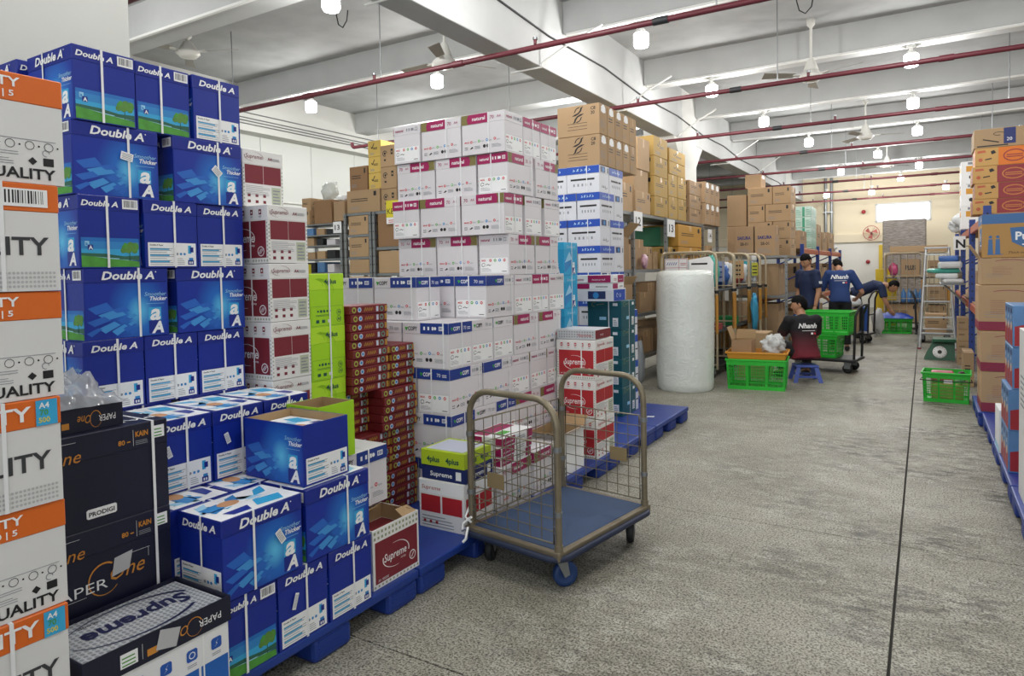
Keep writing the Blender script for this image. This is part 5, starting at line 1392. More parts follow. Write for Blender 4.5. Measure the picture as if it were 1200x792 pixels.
thing('aisle_sign', 'white sign with a black N on the right racking', 'sign', (0, 0, 0), 0, None, mb)
def blob(name, label, cat, c, r, mat, seed, group=None, n=24, rough=.3, flat=.0):
    rx, ry, rz = r; mb = MB(); vs = []; fs = []
    for j in range(n // 2 + 1):
        th = pi * j / (n // 2)
        for i in range(n):
            ph = 2 * pi * i / n; d = Vector((sin(th) * cos(ph), sin(th) * sin(ph), cos(th)))
            q = .92 + rough * noise.fractal(d * 1.9 + Vector((seed, seed * .7, 0)), .7, 2, 4) + rough * .5 * (.4 - abs(noise.noise(d * 4.5 + Vector((0, seed, seed)))))
            z = rz * (1 + d.z * q) if d.z > -.5 else rz * (1 + d.z * q)
            vs.append((rx * d.x * q, ry * d.y * q, max(0, z)))
    for j in range(n // 2):
        for i in range(n): fs.append((j * n + i, (j + 1) * n + i, (j + 1) * n + (i + 1) % n, j * n + (i + 1) % n))
    mb.raw(vs, fs, mat, True)
    return thing(name, label, cat, (c[0], c[1], c[2] + .003), random.uniform(0, 1), group, mb)
BAGW = M('white_bag', '#d5d8da', .3, var=.12, scale=9); BAGB = M('blue_bag', '#3a67b0', .35, var=.3, scale=8); BAGT = M('teal_bag', '#4fae9f', .35, var=.2, scale=8); BAGR = M('red_bag', '#b03b40', .35, var=.2, scale=8); BAGG = M('grey_bag', '#8d9297', .3, var=.25, scale=9)
mb = MB(); mb.bbox(.2, 12.1, 1.18, .522, 13.3, 1.2, ZINC, .004, 1)
for y in (12.2, 13.2): mb.tube([(.25, y, 1.18), (.52, y, .9)], .012, ZINC, 6)
thing('side_shelf', 'small steel bracket shelf on the right racking, carrying plastic bags', 'shelf', (0, 0, 0), 0, None, mb)
for i, (x0, y0, z, x1, y1, h, m, rz, l) in enumerate(((.22, 12.12, 1.201, .48, 12.55, .07, BAGW, .1, 'white wrapped pack on the bracket shelf, lowest under the N sign'), (.16, 12.2, 1.273, .46, 12.62, .08, BAGW, -.15, 'white wrapped pack lying on the lowest one beside the ladder top'), (.06, 12.25, 1.356, .42, 12.7, .07, BAGT, .2, 'teal and white wrapped pack sticking out over the ladder'), (.18, 12.2, 1.428, .47, 12.7, .1, BAGW, .05, 'white wrapped pack on the teal pack below the N sign'), (.2, 12.25, 1.53, .46, 12.7, .09, BAGB, -.1, 'blue wrapped pack on top of the bracket shelf heap'), (.22, 12.8, 1.201, .5, 13.2, .2, BAGW, .0, 'white wrapped pack at the far end of the bracket shelf'))):
    plain_carton('wrapped_pack', l, x0, y0, z, x1, y1, h, m, None, 'wrapped packs on the bracket shelf', 'pack', .03, rz)
for i, (x, y, m, l) in enumerate(((.75, 10.4, BAGW, 'white bag on the racking top behind the noodle cartons'), (.62, 13.4, BAGW, 'white bag with red stripe on the racking top past the white cartons'), (.6, 14.6, BAGW, 'pale bag on the racking top, farther along'), (.66, 15.4, BAGW, 'pale bag at the far end of the right racking top'))):
    blob('plastic_bag', l, 'bag', (x, y, 2.021), (.2, .25, .17), m, 10 + i * 2.3, 'bags on the right racking top')
for k in range(4): kraft(.41, 12.0, .176 * k, .56, 12.4, .175, f'small kraft carton on the floor at the racking foot, {["lowest", "second", "third", "top"][k]}', 'small kraft cartons at the racking foot', BRN)
kraft(.40, 9.9, 0, .515, 10.4, .42, 'kraft carton on the floor behind the green basket with pink package', None, BRN)
for k in range(3): kraft(.62, (11.6, 12.35, 13.2)[k], .971, 1.1, (12.2, 12.95, 13.8)[k], .4, f'kraft carton on the lower racking shelf at the right, {ORD[3][k]}', 'kraft cartons on the right racking shelf', BRN)

# crates
GREEN = M('green_crate', '#2fc03a', .4, var=.05); ORANGEC = M('orange_crate', '#d0902a', .45)
def crate(label, x, y, z, L, W, H, mat, rz=0, group=None, lattice=True, name='plastic_crate'):
    t = thing(name, label, 'crate', (x, y, z), rz, group)
    lx, ly = L / 2, W / 2; tp = .94
    mb = MB(); mb.bbox(-lx * tp, -ly * tp, 0, lx * tp, ly * tp, .015, mat, .004, 1); part('base', mb, t)
    for (p0, p1, n) in (((-lx, -ly), (lx, -ly), 12), ((lx, -ly), (lx, ly), 8), ((lx, ly), (-lx, ly), 12), ((-lx, ly), (-lx, -ly), 8)):
        a, b = Vector((*p0, 0)), Vector((*p1, 0)); mb = MB(); d = (b - a).normalized(); nn = Vector((d.y, -d.x, 0))
        def P(t_, z_): s = tp + (1 - tp) * z_ / H; q = a.lerp(b, t_); return Vector((q.x * s, q.y * s, z_))
        def bar(t0, t1, z0, z1, th=.004):
            vs = [P(t0, z0), P(t1, z0), P(t1, z1), P(t0, z1)]; vs2 = [v - nn * th for v in vs]
            mb.raw(vs + vs2, [(0, 1, 2, 3), (7, 6, 5, 4), (0, 4, 5, 1), (1, 5, 6, 2), (2, 6, 7, 3), (3, 7, 4, 0)], mat)
        bar(0, 1, .0, H * .12); bar(0, 1, H * .8, H)
        if lattice:
            for k in range(3 if n > 8 else 2): c0 = (k + 0) / (3 if n > 8 else 2); bar(max(0, c0 - .012), c0 + .03, H * .12, H * .8, .007)
            bar(.97, 1, H * .12, H * .8, .007)
            for k in range(1, n * 2): bar(k / n / 2 - .004, k / n / 2 + .004, H * .12, H * .8, .003)
            for k in range(1, 6): zc = H * (.12 + .68 * k / 6); bar(0, 1, zc - .004, zc + .004, .0035)
        else: bar(0, 1, H * .12, H * .8)
        part('side_wall', mb, t)
    mb = MB(); r = .012
    for a in ((-lx - r, -ly - r, lx + r, -ly + .004), (-lx - r, ly - .004, lx + r, ly + r), (-lx - r, -ly, -lx + .004, ly), (lx - .004, -ly, lx + r, ly)): mb.bbox(a[0], a[1], H - .022, a[2], a[3], H, mat, .004, 1)
    part('rim', mb, t)
    return t
crate('green plastic crate on the floor under an orange crate with bubble film', -1.79, 8.86, 0, .70, .48, .375, GREEN, radians(6), 'green plastic crates')
crate('orange plastic crate stacked in the green crate, holding an open box and film', -1.785, 8.86, .377, .70, .48, .085, ORANGEC, radians(6), None, False)
t = open_carton('open_paper_carton', 'open kraft carton tilted in the orange crate beside the bubble film', (BRN, KRAFT), -2.08, 8.74, .395, -1.84, 9.0, .2, None, (('l', .35, .17), ('b', .3, .12)))
blob('bubble_film', 'crumpled ball of clear bubble film in the orange crate', 'plastic film', (-1.60, 8.87, .393), (.14, .15, .13), M('bubble_film_mat', '#c9cccb', .2, var=.3, scale=45, bump=.7, bscale=60), 4.4, n=40, rough=.42)
kraft(-2.2, 9.55, 0, -1.8, 9.95, .62, 'kraft carton in front of the sitting man', None, BRN2, 'none')
t = crate('green basket with a wire handle at the right, holding a pink package', .205, 8.84, 0, .44, .36, .325, GREEN, radians(-3), None, True, 'plastic_basket')
mb = MB(); mb.tube([(-.225, -.1, .25), (-.24, -.195, .24), (0, -.2, .235), (.24, -.195, .24), (.225, -.1, .25)], .005, DARKM, 6); part('wire_handle', mb, t)
mb = MB(); mb.box(-.02, -.197, .215, .06, -.194, .25, WHITE); part('paper_tag', mb, t)
plain_carton('pink_package', 'pink wrapped package lying in the green basket', .06, 8.76, .2, .275, 8.94, .12, M('pink_wrap', '#b8405f', .35, var=.15), None, None, 'package', .02)
blob('dark_pouch', 'small dark pouch in the right end of the green basket', 'pouch', (.345, 8.88, .2), (.04, .05, .06), M('dark_pouch_mat', '#4a2433', .3), 2.0)
blob('white_pouch', 'small white pouch beside the pink package in the green basket', 'pouch', (.33, 8.77, .2), (.035, .04, .05), BAGW, 3.0)
plain_carton('basket_filler', 'yellowish packet heap low in the green basket', .06, 8.74, .016, .36, 8.95, .18, M('mixed_packets', '#a99a5a', .5, var=.4, scale=25), None, None, 'packets', .02)
# distant crate with a blue sheet
crate('distant green crate covered with a blue sheet beside the red-tagged hand cart', -.6, 17.2, 0, .68, .5, .33, GREEN, radians(10), 'green plastic crates')
film('blue_sheet', 'blue plastic sheet over the distant green crate', -.6, 17.2, .334, .38, .29, .12, 8, M('blue_sheet_mat', '#2445a5', .4, var=.2), 14)
# ------------------------------------------------------------------ bubble-wrap roll
BW_ = bpy.data.materials.new('bubble_wrap'); BW_.use_nodes = True
b = BW_.node_tree.nodes['Principled BSDF']; b.inputs['Base Color'].default_value = lin('#eaf0ec'); b.inputs['Roughness'].default_value = .22; b.inputs['Subsurface Weight'].default_value = .35; b.inputs['Subsurface Radius'].default_value = (.05, .05, .05); b.inputs['Coat Weight'].default_value = .3
nt = BW_.node_tree; tc = nt.nodes.new('ShaderNodeTexCoord'); n1 = nt.nodes.new('ShaderNodeTexNoise'); n1.inputs['Scale'].default_value = 6; n1.inputs['Detail'].default_value = 9; n1.inputs['Roughness'].default_value = .65; n1.inputs['Distortion'].default_value = 1.6
bp = nt.nodes.new('ShaderNodeBump'); bp.inputs['Strength'].default_value = .6; bp.inputs['Distance'].default_value = .035
nt.links.new(tc.outputs['Object'], n1.inputs['Vector']); nt.links.new(n1.outputs['Fac'], bp.inputs['Height']); nt.links.new(bp.outputs[0], b.inputs['Normal'])
mb = MB(); n = 40; prof = [(.02, 1.48), (.12, 1.485), (.27, 1.482), (.325, 1.465), (.345, 1.42)] + [(.35, 1.3 - k * .1) for k in range(13)] + [(.345, .03), (.33, 0)]
vs = []; fs = []
for r, z in prof:
    for k in range(n):
        a = 2 * pi * k / n; q = 1 + .035 * noise.fractal(Vector((cos(a) * 1.5, sin(a) * 1.5, z * 2.2)), .8, 2, 4)
        vs.append((r * q * cos(a), r * q * sin(a), z))
for i in range(len(prof) - 1):
    for k in range(n): fs.append((i * n + k, (i + 1) * n + k, (i + 1) * n + (k + 1) % n, i * n + (k + 1) % n))
mb.raw(vs, fs, BW_, True); mb.face([vs[k] for k in range(n)], BW_)
t = thing('bubble_wrap_roll', 'tall roll of milky bubble wrap standing on the floor beside the blue pallet', 'roll', (-2.57, 8.42, 0), 0, None, mb)

# ------------------------------------------------------------------ grey shelving left of the aisle
SHB = M('shelf_board_dark', '#3c4146', .5, metal=.3)
def shelving(label, x0, x1, ys, levels, h, group=None, axis='y', lip=.04):
    """posts with perforations and boards; ys = post stations"""
    t = thing('steel_shelving', label, 'shelving', (0, 0, 0), 0, group)
    st = ys
    for y in st:
        for x in (x0, x1):
            px, py = (x, y) if axis == 'y' else (y, x)
            mb = MB(); mb.box(px - .022, py - .022, 0, px + .022, py + .022, h, ZINC)
            z = .08
            while z < h: mb.box(px - .0235, py - .006, z, px + .0235, py + .006, z + .02, DARKM); mb.box(px - .006, py - .0235, z, px + .006, py + .0235, z + .02, DARKM); z += .12
            part('post', mb, t)
    for z in levels:
        for a, b_ in zip(st[:-1], st[1:]):
            mb = MB()
            q = (x0 + .004, a + .024, x1 - .004, b_ - .024) if axis == 'y' else (a + .024, x0 + .004, b_ - .024, x1 - .004)
            mb.box(min(q[0], q[2]), min(q[1], q[3]), z - lip, max(q[0], q[2]), max(q[1], q[3]), z, ZINC if lip < .05 else SHB); part('shelf', mb, t)
    return t
def number_sign(label, txt, o, u, n_, w=.16, h=.2, mat=None, group=None):
    mb = MB(); D = Deco(mb, o, u, (0, 0, 1), n_)
    D.rect(0, 0, w, h, mat or WHITE, .002); mb.face([D.p(*q, -.002) for q in ((0, h), (w, h), (w, 0), (0, 0))], mat or WHITE)
    for (q, r) in (((0, 0), (w, 0)), ((w, 0), (w, h)), ((w, h), (0, h)), ((0, h), (0, 0))): mb.face([D.p(*q, -.002), D.p(*r, -.002), D.p(*r, .002), D.p(*q, .002)], mat or WHITE)
    D.text(txt, w / 2, h * .28, h * .62, INK, bold=.02, d=.003, al='c', width=w * (.3 * len(txt)))
    return thing('number_sign', label, 'sign', (0, 0, 0), 0, group, mb)
SX = -3.2
shelving('grey steel shelving behind the bubble wrap roll, with cartons on top', SX - .6, SX, [7.35, 8.3, 9.6, 11.5, 12.45], [.35, .92, 1.5, 2.24], 2.24)
number_sign('white shelf sign reading 12', '12', (SX + .026, 8.28, 2.0), (0, 1, 0), (1, 0, 0), .3, .25)
number_sign('white shelf sign reading 13 on the main shelving', '13', (SX + .026, 9.6, 1.97), (0, 1, 0), (1, 0, 0), .34, .25)
number_sign('blank white tag on the shelving before the tall tagged cartons', '14', (SX + .026, 11.75, 1.95), (0, 1, 0), (1, 0, 0), .25, .22)
G = 'kraft cartons on top of the main shelving'
top = 2.241
kraft(-3.8, 7.83, top, -3.22, 8.38, .36, 'tan carton low on the shelving top, next to the tagged swirl cartons', G, BRN2)
kraft(-3.75, 8.42, top, -3.2, 8.98, .29, 'tan carton with red print at the shelving top, lower of two', G, BRN2, 'lines')
kraft(-3.7, 8.44, top + .291, -3.22, 8.96, .29, 'tan carton at the shelving top, second level beside the golden cartons', G, BRN2, 'none')
kraft(-3.6, 8.55, top + .582, -3.21, 9.0, .42, 'tan carton wrapped in film, leaning beside the golden tower', G, BRN2, 'none')
for k in range(4): kraft(-3.72 if k < 3 else -3.9, 9.12, top + .278 * k, -3.19, 9.70, .277, f'golden kraft carton of the tower above sign 13, {["lowest", "second", "third", "top"][k]}', G, GLD, 'check' if k == 3 else 'lines')
for k in range(2): kraft(-3.7, 9.76, top + .33 * k, -3.2, 10.18, .328, f'golden carton right of the tower, {["lower", "upper"][k]} near one', G, GLD, 'check'); kraft(-3.7, 10.2, top + .33 * k, -3.2, 10.62, .328, f'golden carton right of the tower, {["lower", "upper"][k]} far one', G, GLD, 'lines')
for k in range(2): kraft(-3.7, 9.8, top + .66 + .19 * k, -3.2, 10.6, .188, f'golden check-marked carton on top, right of the tower, {["lower", "upper"][k]}', G, GLD, 'check')
for k in range(3): kraft(-3.68, 10.8, top + .225 * k, -3.2, 11.45, .223, f'small kraft carton before the tall tagged cartons, {["lowest", "middle", "top"][k]}', G, BRN, 'lines')
for k in range(2):
    for i in range(3): kraft(-3.75, 11.52 + .32 * i, top + .36 * k, -3.15, 11.83 + .32 * i, .358, f'tall kraft carton with white tag, {["lower", "upper"][k]} row, {ORD[3][i]}', 'tall tagged kraft cartons', BRN, 'lines', tagx=True)
G = 'kraft cartons inside the main shelving'
def shelf_goods(z, y0, y1, hmax, lab, seed):
    rnd = random.Random(seed); y = y0; i = 0
    while y < y1 - .15:
        w = min(rnd.uniform(.22, .42), y1 - y); h = rnd.uniform(.5, .95) * hmax
        kraft(-3.72, y, z, -3.25 - rnd.uniform(0, .08), y + w - .01, h, f'kraft carton {lab}, {["first", "second", "third", "fourth", "fifth", "sixth", "seventh"][i]} from the near end', G, rnd.choice((BRN, BRN2)), rnd.choice(('none', 'lines'))); y += w; i += 1
shelf_goods(1.501, 8.34, 9.56, .45, 'on the upper shelf below sign 12', 3)
shelf_goods(.921, 8.34, 9.56, .45, 'on the middle shelf below sign 12', 5)
shelf_goods(.351, 7.4, 9.56, .42, 'on the lowest shelf of the main shelving', 7)
kraft(-3.75, 7.4, 1.501, -3.24, 7.9, .5, 'kraft carton inside the near shelving bay, upper', G, BRN, 'symbol')
t = open_carton('open_paper_carton', 'open kraft carton with a raised flap in the shelving beside the pale cartons', (BRN, KRAFT), -3.7, 7.92, 1.501, -3.24, 8.26, .42, None, (('r', .75, .22), ('b', .3, .14)))
t = open_carton('open_paper_carton', 'open kraft carton with a white slip and raised flap, on the shelf below sign 12', (BRN, KRAFT), -3.72, 7.5, .921, -3.19, 8.24, .4, None, (('r', .6, .12),))
mb = MB(); D = Deco(mb, (-3.186, 7.85, 1.1), (0, 1, 0), (0, 0, 1), (1, 0, 0)); D.rect(0, 0, .14, .18, WHITE, .002); thing('paper_slip', 'white slip on the open kraft carton below sign 12', 'paper slip', (0, 0, 0), 0, None, mb)
blob('plastic_bag', 'grey plastic bag on the floor below the open kraft carton', 'bag', (-3.08, 8.12, .0), (.08, .12, .3), BAGG, 7.3)
blob('plastic_bag', 'pink and white bag on the shelf behind the bubble wrap roll', 'bag', (-3.215, 8.75, 1.505), (.045, .11, .1), M('pink_white_bag', '#c9a0b0', .3, var=.4, scale=14), 8.1)
kraft(-3.7, 9.66, 1.501, -3.22, 10.0, .33, 'kraft carton with a navy band in the bay right of sign 13', G, GLD, 'lines')
kraft(-3.72, 9.66, 1.84, -3.3, 10.05, .28, 'dark green box in the bay right of sign 13', G, M('dark_green_box', '#1f6a4a', .5), 'none')
for k in range(2): kraft(-3.73, 10.12, 1.501 + .34 * k - .0, -3.17, 11.35, .335, f'wide golden carton with a check mark in the shelving bay, {["lower", "upper"][k]}', G, M('golden_check', '#c08f3c', .65), 'lines')
for k, y in enumerate((10.12,)):
    pass
for z, lab in ((1.501, 'upper'), (.921, 'middle')): kraft(-3.7, 11.6, z, -3.24, 12.3, .4, f'kraft carton at the far end of the main shelving, {lab} shelf', G, BRN2)
for z, y0 in ((.921, 9.66), (.921, 10.5), (.351, 9.66), (.351, 10.6)): kraft(-3.7, y0, z, -3.26, y0 + .75, .4, f'kraft carton behind the roll cages, {"middle" if z > .5 else "lowest"} shelf, {"near" if y0 < 10 else "far"}', G, BRN)

# ------------------------------------------------------------------ shelving along the left wall
t = shelving('grey shelving by the left wall, with small goods, sign 13 on its post', 7.5, 8.0, [-8.6, -7.52], [.4, .8, 1.2, 1.55, 1.76, 1.97, 2.13, 2.3], 2.3, None, 'x', .02)
t = shelving('grey shelving in the left bay holding wide kraft cartons', 7.5, 8.1, [-7.45 + .02, -6.93], [.6, 1.2, 1.53, 1.77, 2.1, 2.42], 2.42, None, 'x', .035)
t = shelving('grey shelving in the left bay next to the white pile', 7.5, 8.1, [-6.86, -6.0, -5.2], [.9, 1.52, 1.9, 2.42], 2.42, None, 'x', .04)
number_sign('white sign reading 13 on the shelving by the left wall', '13', (-7.66, 7.47, 2.14), (1, 0, 0), (0, -1, 0), .17, .17)
YS = M('yellow_sign', '#e2d332', .5)
mb = MB(); D = Deco(mb, (-6.58, 7.45, 2.22), (1, 0, 0), (0, 0, 1), (0, -1, 0)); D.rect(0, 0, .34, .33, WHITE, .002); D.rect(0, .09, .34, .33, YS, .003); mb.face([D.p(*q, -.001) for q in ((0, .33), (.34, .33), (.34, 0), (0, 0))], WHITE); D.text('KE', .02, .14, .11, INK, d=.004); D.text('F', .23, .13, .16, INK, bold=.03, d=.004); D.lines(.04, .02, .3, .07, 2, MATS['red_dot'], .4, .004)
thing('shelf_sign', 'yellow and white shelf sign with KE F in the left bay', 'sign', (0, 0, 0), 0, None, mb)
G = 'kraft cartons in the left bay shelving'
for z, h, l in ((1.531, .2, 'third'), (1.771, .29, 'second'), (2.101, .28, 'top'), (1.201, .28, 'lowest')): kraft(-7.38, 7.5, z, -6.98, 8.0, h, f'wide kraft carton in the narrow left shelving, {l} shelf', G, BRN2, 'lines' if h > .22 else 'none')
kraft(-6.8, 7.5, 1.901, -6.05, 8.05, .48, 'large kraft carton behind the yellow sign', G, M('kraft_dark', '#93714f', .7, var=.08), 'none'); kraft(-6.8, 7.5, 1.521, -6.05, 8.05, .32, 'kraft carton below the one behind the yellow sign', G, BRN2, 'none')
kraft(-5.95, 7.5, 1.521, -5.3, 8.05, .32, 'kraft carton hidden behind the magenta pile, left bay', G, BRN2, 'none')
for k in range(3):
    kraft(-6.72, 7.5, 2.422 + .31 * k, -6.42, 8.0, .308, f'kraft carton with black seal prints, near column, {["lowest", "middle", "top"][k]}', G, BRN2, 'symbol'); kraft(-6.4, 7.5, 2.422 + .31 * k, -6.12, 8.0, .308, f'kraft carton with black seal prints, right column, {["lowest", "middle", "top"][k]}', G, BRN2, 'symbol')
kraft(-6.1, 7.5, 2.422, -5.6, 8.0, .34, 'kraft carton with a red top band beside the magenta pile', G, BRN, 'lines'); kraft(-6.1, 7.5, 2.763, -5.6, 8.0, .32, 'kraft carton with a green top band beside the magenta pile', G, BRN, 'lines')
kraft(-7.40, 7.5, 2.422, -6.74, 8.05, .33, 'low wide kraft carton atop the narrow left shelving', G, BRN2, 'lines')
kraft(-7.38, 7.55, 2.753, -7.02, 8.0, .36, 'dark kraft carton atop the low wide one', G, M('kraft_dark', '#a06f42'), 'lines')
for k in range(3): kraft(-7.0, 7.55, 2.753 + .235 * k, -6.74, 8.0, .233, f'yellow box with a dark blue mark in the left bay, {["lowest", "middle", "top"][k]}', 'yellow boxes in the left bay', M('yellow_box', '#d8b860', .6), 'check')
G = 'small goods in the left wall shelving'
rnd = random.Random(11); cnt = 0
for z, h in ((1.971, .14), (1.761, .15), (1.551, .18), (2.131, .14), (1.201, .3)):
    for i in range(4):
        x = -8.55 + .22 * i; m = rnd.choice((BRN, DARKM, MATS['drink_pack_blue'], BRN2, MATS['white_carton'])); cnt += 1
        plain_carton('small_box', f'small box on the left wall shelving, {["third", "fourth", "fifth", "second", "sixth"][[1.971, 1.761, 1.551, 2.131, 1.201].index(z)]} shelf down, {["first", "second", "third", "fourth"][i]} from left', x, 7.55, z, x + rnd.uniform(.12, .2), 7.9, h * rnd.uniform(.6, .95), m, None, G, 'box')
kraft(-8.5, 7.5, 2.301, -8.2, 7.95, .22, 'small kraft carton on the wall shelving, far left', 'cartons on the left wall shelving', BRN2); kraft(-8.42, 7.55, 2.522, -8.22, 7.9, .2, 'small kraft carton on top of another, far left', 'cartons on the left wall shelving', BRN2)
kraft(-8.1, 7.5, 2.301, -7.72, 8.0, .36, 'dark kraft carton on the wall shelving, middle', 'cartons on the left wall shelving', MATS['kraft_dark'], 'none')
kraft(-7.68, 7.5, 2.321, -7.45, 8.0, .3, 'kraft carton under the white bundle on the wall shelving', 'cartons on the left wall shelving', BRN, 'none')
blob('plastic_bag', 'clear plastic bag against the wall above the shelving', 'bag', (-8.0, 7.75, 2.662), (.13, .14, .16), M('clear_bag', '#c9cfcb', .15, alpha=.6), 6.6)
blob('white_bundle', 'white cloth bundle on the shelving next to sign 13', 'bundle', (-7.57, 7.62, 2.622), (.12, .1, .05), WHITE, 9.4)
plain_carton('yellow_card', 'yellow card standing behind the lime carton stack', -8.22, 7.3, 1.33, -8.08, 7.4, .35, YS, None, None, 'card'); plain_carton('card_stand', 'plain box carrying the yellow card', -8.3, 7.25, 0, -8.0, 7.45, 1.329, BRN, None, None, 'box')

# ------------------------------------------------------------------ roll cages
CREAMT = M('cream_tube', '#b9ab90', .4, metal=.2, var=.1); SLV = M('amber_sleeve', '#c08a3a', .5)
def cage(y0, y1, label, sign=None, x0=-3.14, x1=-2.38, h=1.72, arches=True):
    t = thing('roll_cage', label, 'cage trolley', (0, 0, 0), 0, 'cream tubular roll cages')
    def arch(p0, p1, n=5):
        mb = MB(); a, b_ = Vector((*p0, 0)), Vector((*p1, 0)); R = .1; d = (b_ - a).normalized(); up = Vector((0, 0, 1)); pts = [a + up * .14, a + up * (h - R)]
        for k in range(1, 5): q = k * pi / 8; pts.append(a + d * (R - R * cos(q)) + up * (h - R + R * sin(q)))
        for k in range(0, 4): q = k * pi / 8; pts.append(b_ - d * (R - R * sin(q)) + up * (h - R + R * cos(q)))
        pts += [b_ + up * (h - R), b_ + up * .14]
        mb.tube(pts, .016, CREAMT, 8)
        for k in range(1, n): q = a.lerp(b_, k / n); mb.tube([q + up * .2, q + up * (h - .01)], .006, CREAMT, 5)
        for z in (.2, .72, 1.24): mb.tube([a + up * z, b_ + up * z], .008, CREAMT, 5)
        part('end_frame', mb, t)
    arch((x0, y0), (x1, y0)); arch((x0, y1), (x1, y1)); arch((x0, y0 + .03), (x0, y1 - .03))
    for y in (y0, y1):
        mb = MB(); mb.tube([(x1, y, .62), (x1, y, 1.14)], .021, SLV, 8); mb.tube([(x1, y, 1.16), (x1, y, 1.2)], .025, RUB, 8); part('post_sleeve', mb, t)
    for z, m in ((.15, DARKM), (.62, SHB), (1.18, SHB)):
        mb = MB(); mb.box(x0 + .02, y0 + .02, z, x1 - .02, y1 - .02, z + .02, m); part('shelf', mb, t)
    for x in (x0 + .08, x1 - .08):
        for y in (y0 + .1, y1 - .1):
            mb = MB(); mb.lathe([(.001, -.018), (.05, -.018), (.058, -.01), (.058, .01), (.05, .018), (.001, .018)], RUB, 14, Matrix.Translation((x, y, .06)) @ Matrix.Rotation(pi / 2, 4, 'Y')); mb.box(x - .03, y - .02, .06, x + .03, y + .02, .15, ZINC); part('caster', mb, t)
    return t
cages = [(9.22, 10.16), (10.24, 11.14), (11.22, 11.98), (12.06, 12.5)]
cage(*cages[0], 'cream roll cage behind the bubble wrap roll, with a white paper board')
cage(*cages[1], 'cream roll cage second from the bubble wrap roll')
cage(*cages[2], 'cream roll cage third from the bubble wrap roll')
cage(*cages[3], 'cream roll cage beside the standing man')
mb = MB(); D = Deco(mb, (-3.08, 9.185, 1.30), (1, 0, 0), (0, 0, 1), (0, -1, 0)); PK = M('pink_ink', '#b5566a', .6); BI = M('blue_ink', '#4a57a8', .6)
D.rect(0, 0, .32, .34, WHITE, .0); mb.face([D.p(*q, -.004) for q in ((0, .34), (.32, .34), (.32, 0), (0, 0))], WHITE)
for a in (0.01, .2, .31): D.line(a, .1, a, .33, .005, PK, .001)
for b_ in (.1, .215, .33): D.line(.01, b_, .31, b_, .005, PK, .001)
for k in range(5): D.line(.03 + .03 * k, .25, .05 + .03 * k, .29, .008, BI, .001)
for k in range(3): D.line(.03 + .03 * k, .14, .055 + .03 * k, .17, .008, BI, .001)
D.lines(.22, .25, .3, .29, 2, PK, .4, .001); D.lines(.22, .13, .3, .17, 2, PK, .4, .001)
thing('paper_board', 'white paper board with a pink ruled table, hooked on the first roll cage', 'board', (0, 0, 0), 0, None, mb)
mb = MB(); D = Deco(mb, (-2.74, 9.185, 1.28), (1, 0, 0), (0, 0, 1), (0, -1, 0)); D.poly([(0, 0), (.32, 0), (.33, .3), (.28, .38), (.0, .34)], WHITE, .0); mb.face([D.p(*q, -.004) for q in ((0, .34), (.28, .38), (.33, .3), (.32, 0), (0, 0))], WHITE)
D.lines(.03, .27, .26, .31, 1, INK, .6, .001); D.text('MB', .06, .1, .08, INK, d=.001); D.poly([(.19, .1), (.23, .1), (.23, .17), (.19, .15)], LEAF, .001)
thing('white_sack', 'white printed sack hanging on the first roll cage, right of the paper board', 'sack', (0, 0, 0), 0, None, mb)
def tag_board(label, x0, y, z, w, h, mat, ink, txt=None):
    mb = MB(); D = Deco(mb, (x0, y, z), (1, 0, 0), (0, 0, 1), (0, -1, 0)); D.rect(0, 0, w, h, mat, 0); mb.face([D.p(*q, -.004) for q in ((0, h), (w, h), (w, 0), (0, 0))], mat)
    for k in range(3): D.lines(w * .12, h * (.18 + .25 * k), w * .88, h * (.3 + .25 * k), 1, ink, .7, .001)
    thing('hanging_board', label, 'board', (0, 0, 0), 0, None, mb)
tag_board('lilac board with blue writing on the second roll cage', -2.72, 10.20, 1.3, .2, .3, M('lilac_board', '#a9b2dc', .5), BI)
tag_board('kraft board with dark writing on the third roll cage', -2.76, 11.18, 1.33, .3, .28, M('kraft_board', '#c3a377', .6), INK)
tag_board('teal board on the fourth roll cage', -2.72, 11.99, 1.36, .2, .25, M('teal_board', '#2f9fb0', .5), WHITE)
tag_board('yellow-green board beside the teal board on the roll cage', -2.505, 11.985, 1.36, .1, .22, M('lime_board', '#b5b53a', .5), INK)
tag_board('narrow green board left of the teal board', -2.8, 11.985, 1.32, .06, .25, M('green_board', '#3d9a62', .5), WHITE)
G = 'bags in the roll cages'
bl = [((-2.66, 9.55, 1.2), (.14, .17, .17), BAGW, 'white bag on the top shelf of the first cage, aisle side'), ((-2.66, 10.02, 1.2), (.12, .06, .24), BAGT, 'teal bundle at the far end of the first cage top shelf'), ((-2.94, 9.7, 1.2), (.1, .2, .2), BAGG, 'grey bag on the top shelf of the first cage, rear'),
      ((-2.66, 10.48, 1.2), (.15, .13, .18), BAGB, 'blue bag on the top shelf of the second cage'), ((-2.66, 10.86, 1.2), (.15, .13, .2), BAGW, 'white bag at the far end of the second cage'), ((-2.66, 11.42, 1.2), (.15, .1, .2), BAGR, 'red and white bag in the third cage'), ((-2.66, 11.74, 1.2), (.14, .12, .2), BAGW, 'clear white bag in the third cage')]
for i, (c, r, m, l) in enumerate(bl): blob('plastic_bag', l, 'bag', c, r, m, 20 + i * 1.7, G)
plain_carton('goods_tray', 'red and white tray of goods on the middle shelf of the first cage', -2.72, 9.5, .641, -2.44, 9.75, .09, M('red_goods', '#97383c', .5, var=.3, scale=20), None, None, 'tray'); plain_carton('goods_tray', 'green tray on the middle shelf of the second cage', -2.72, 10.4, .641, -2.46, 10.8, .12, M('green_tray', '#1e8a4c', .5), None, None, 'tray')
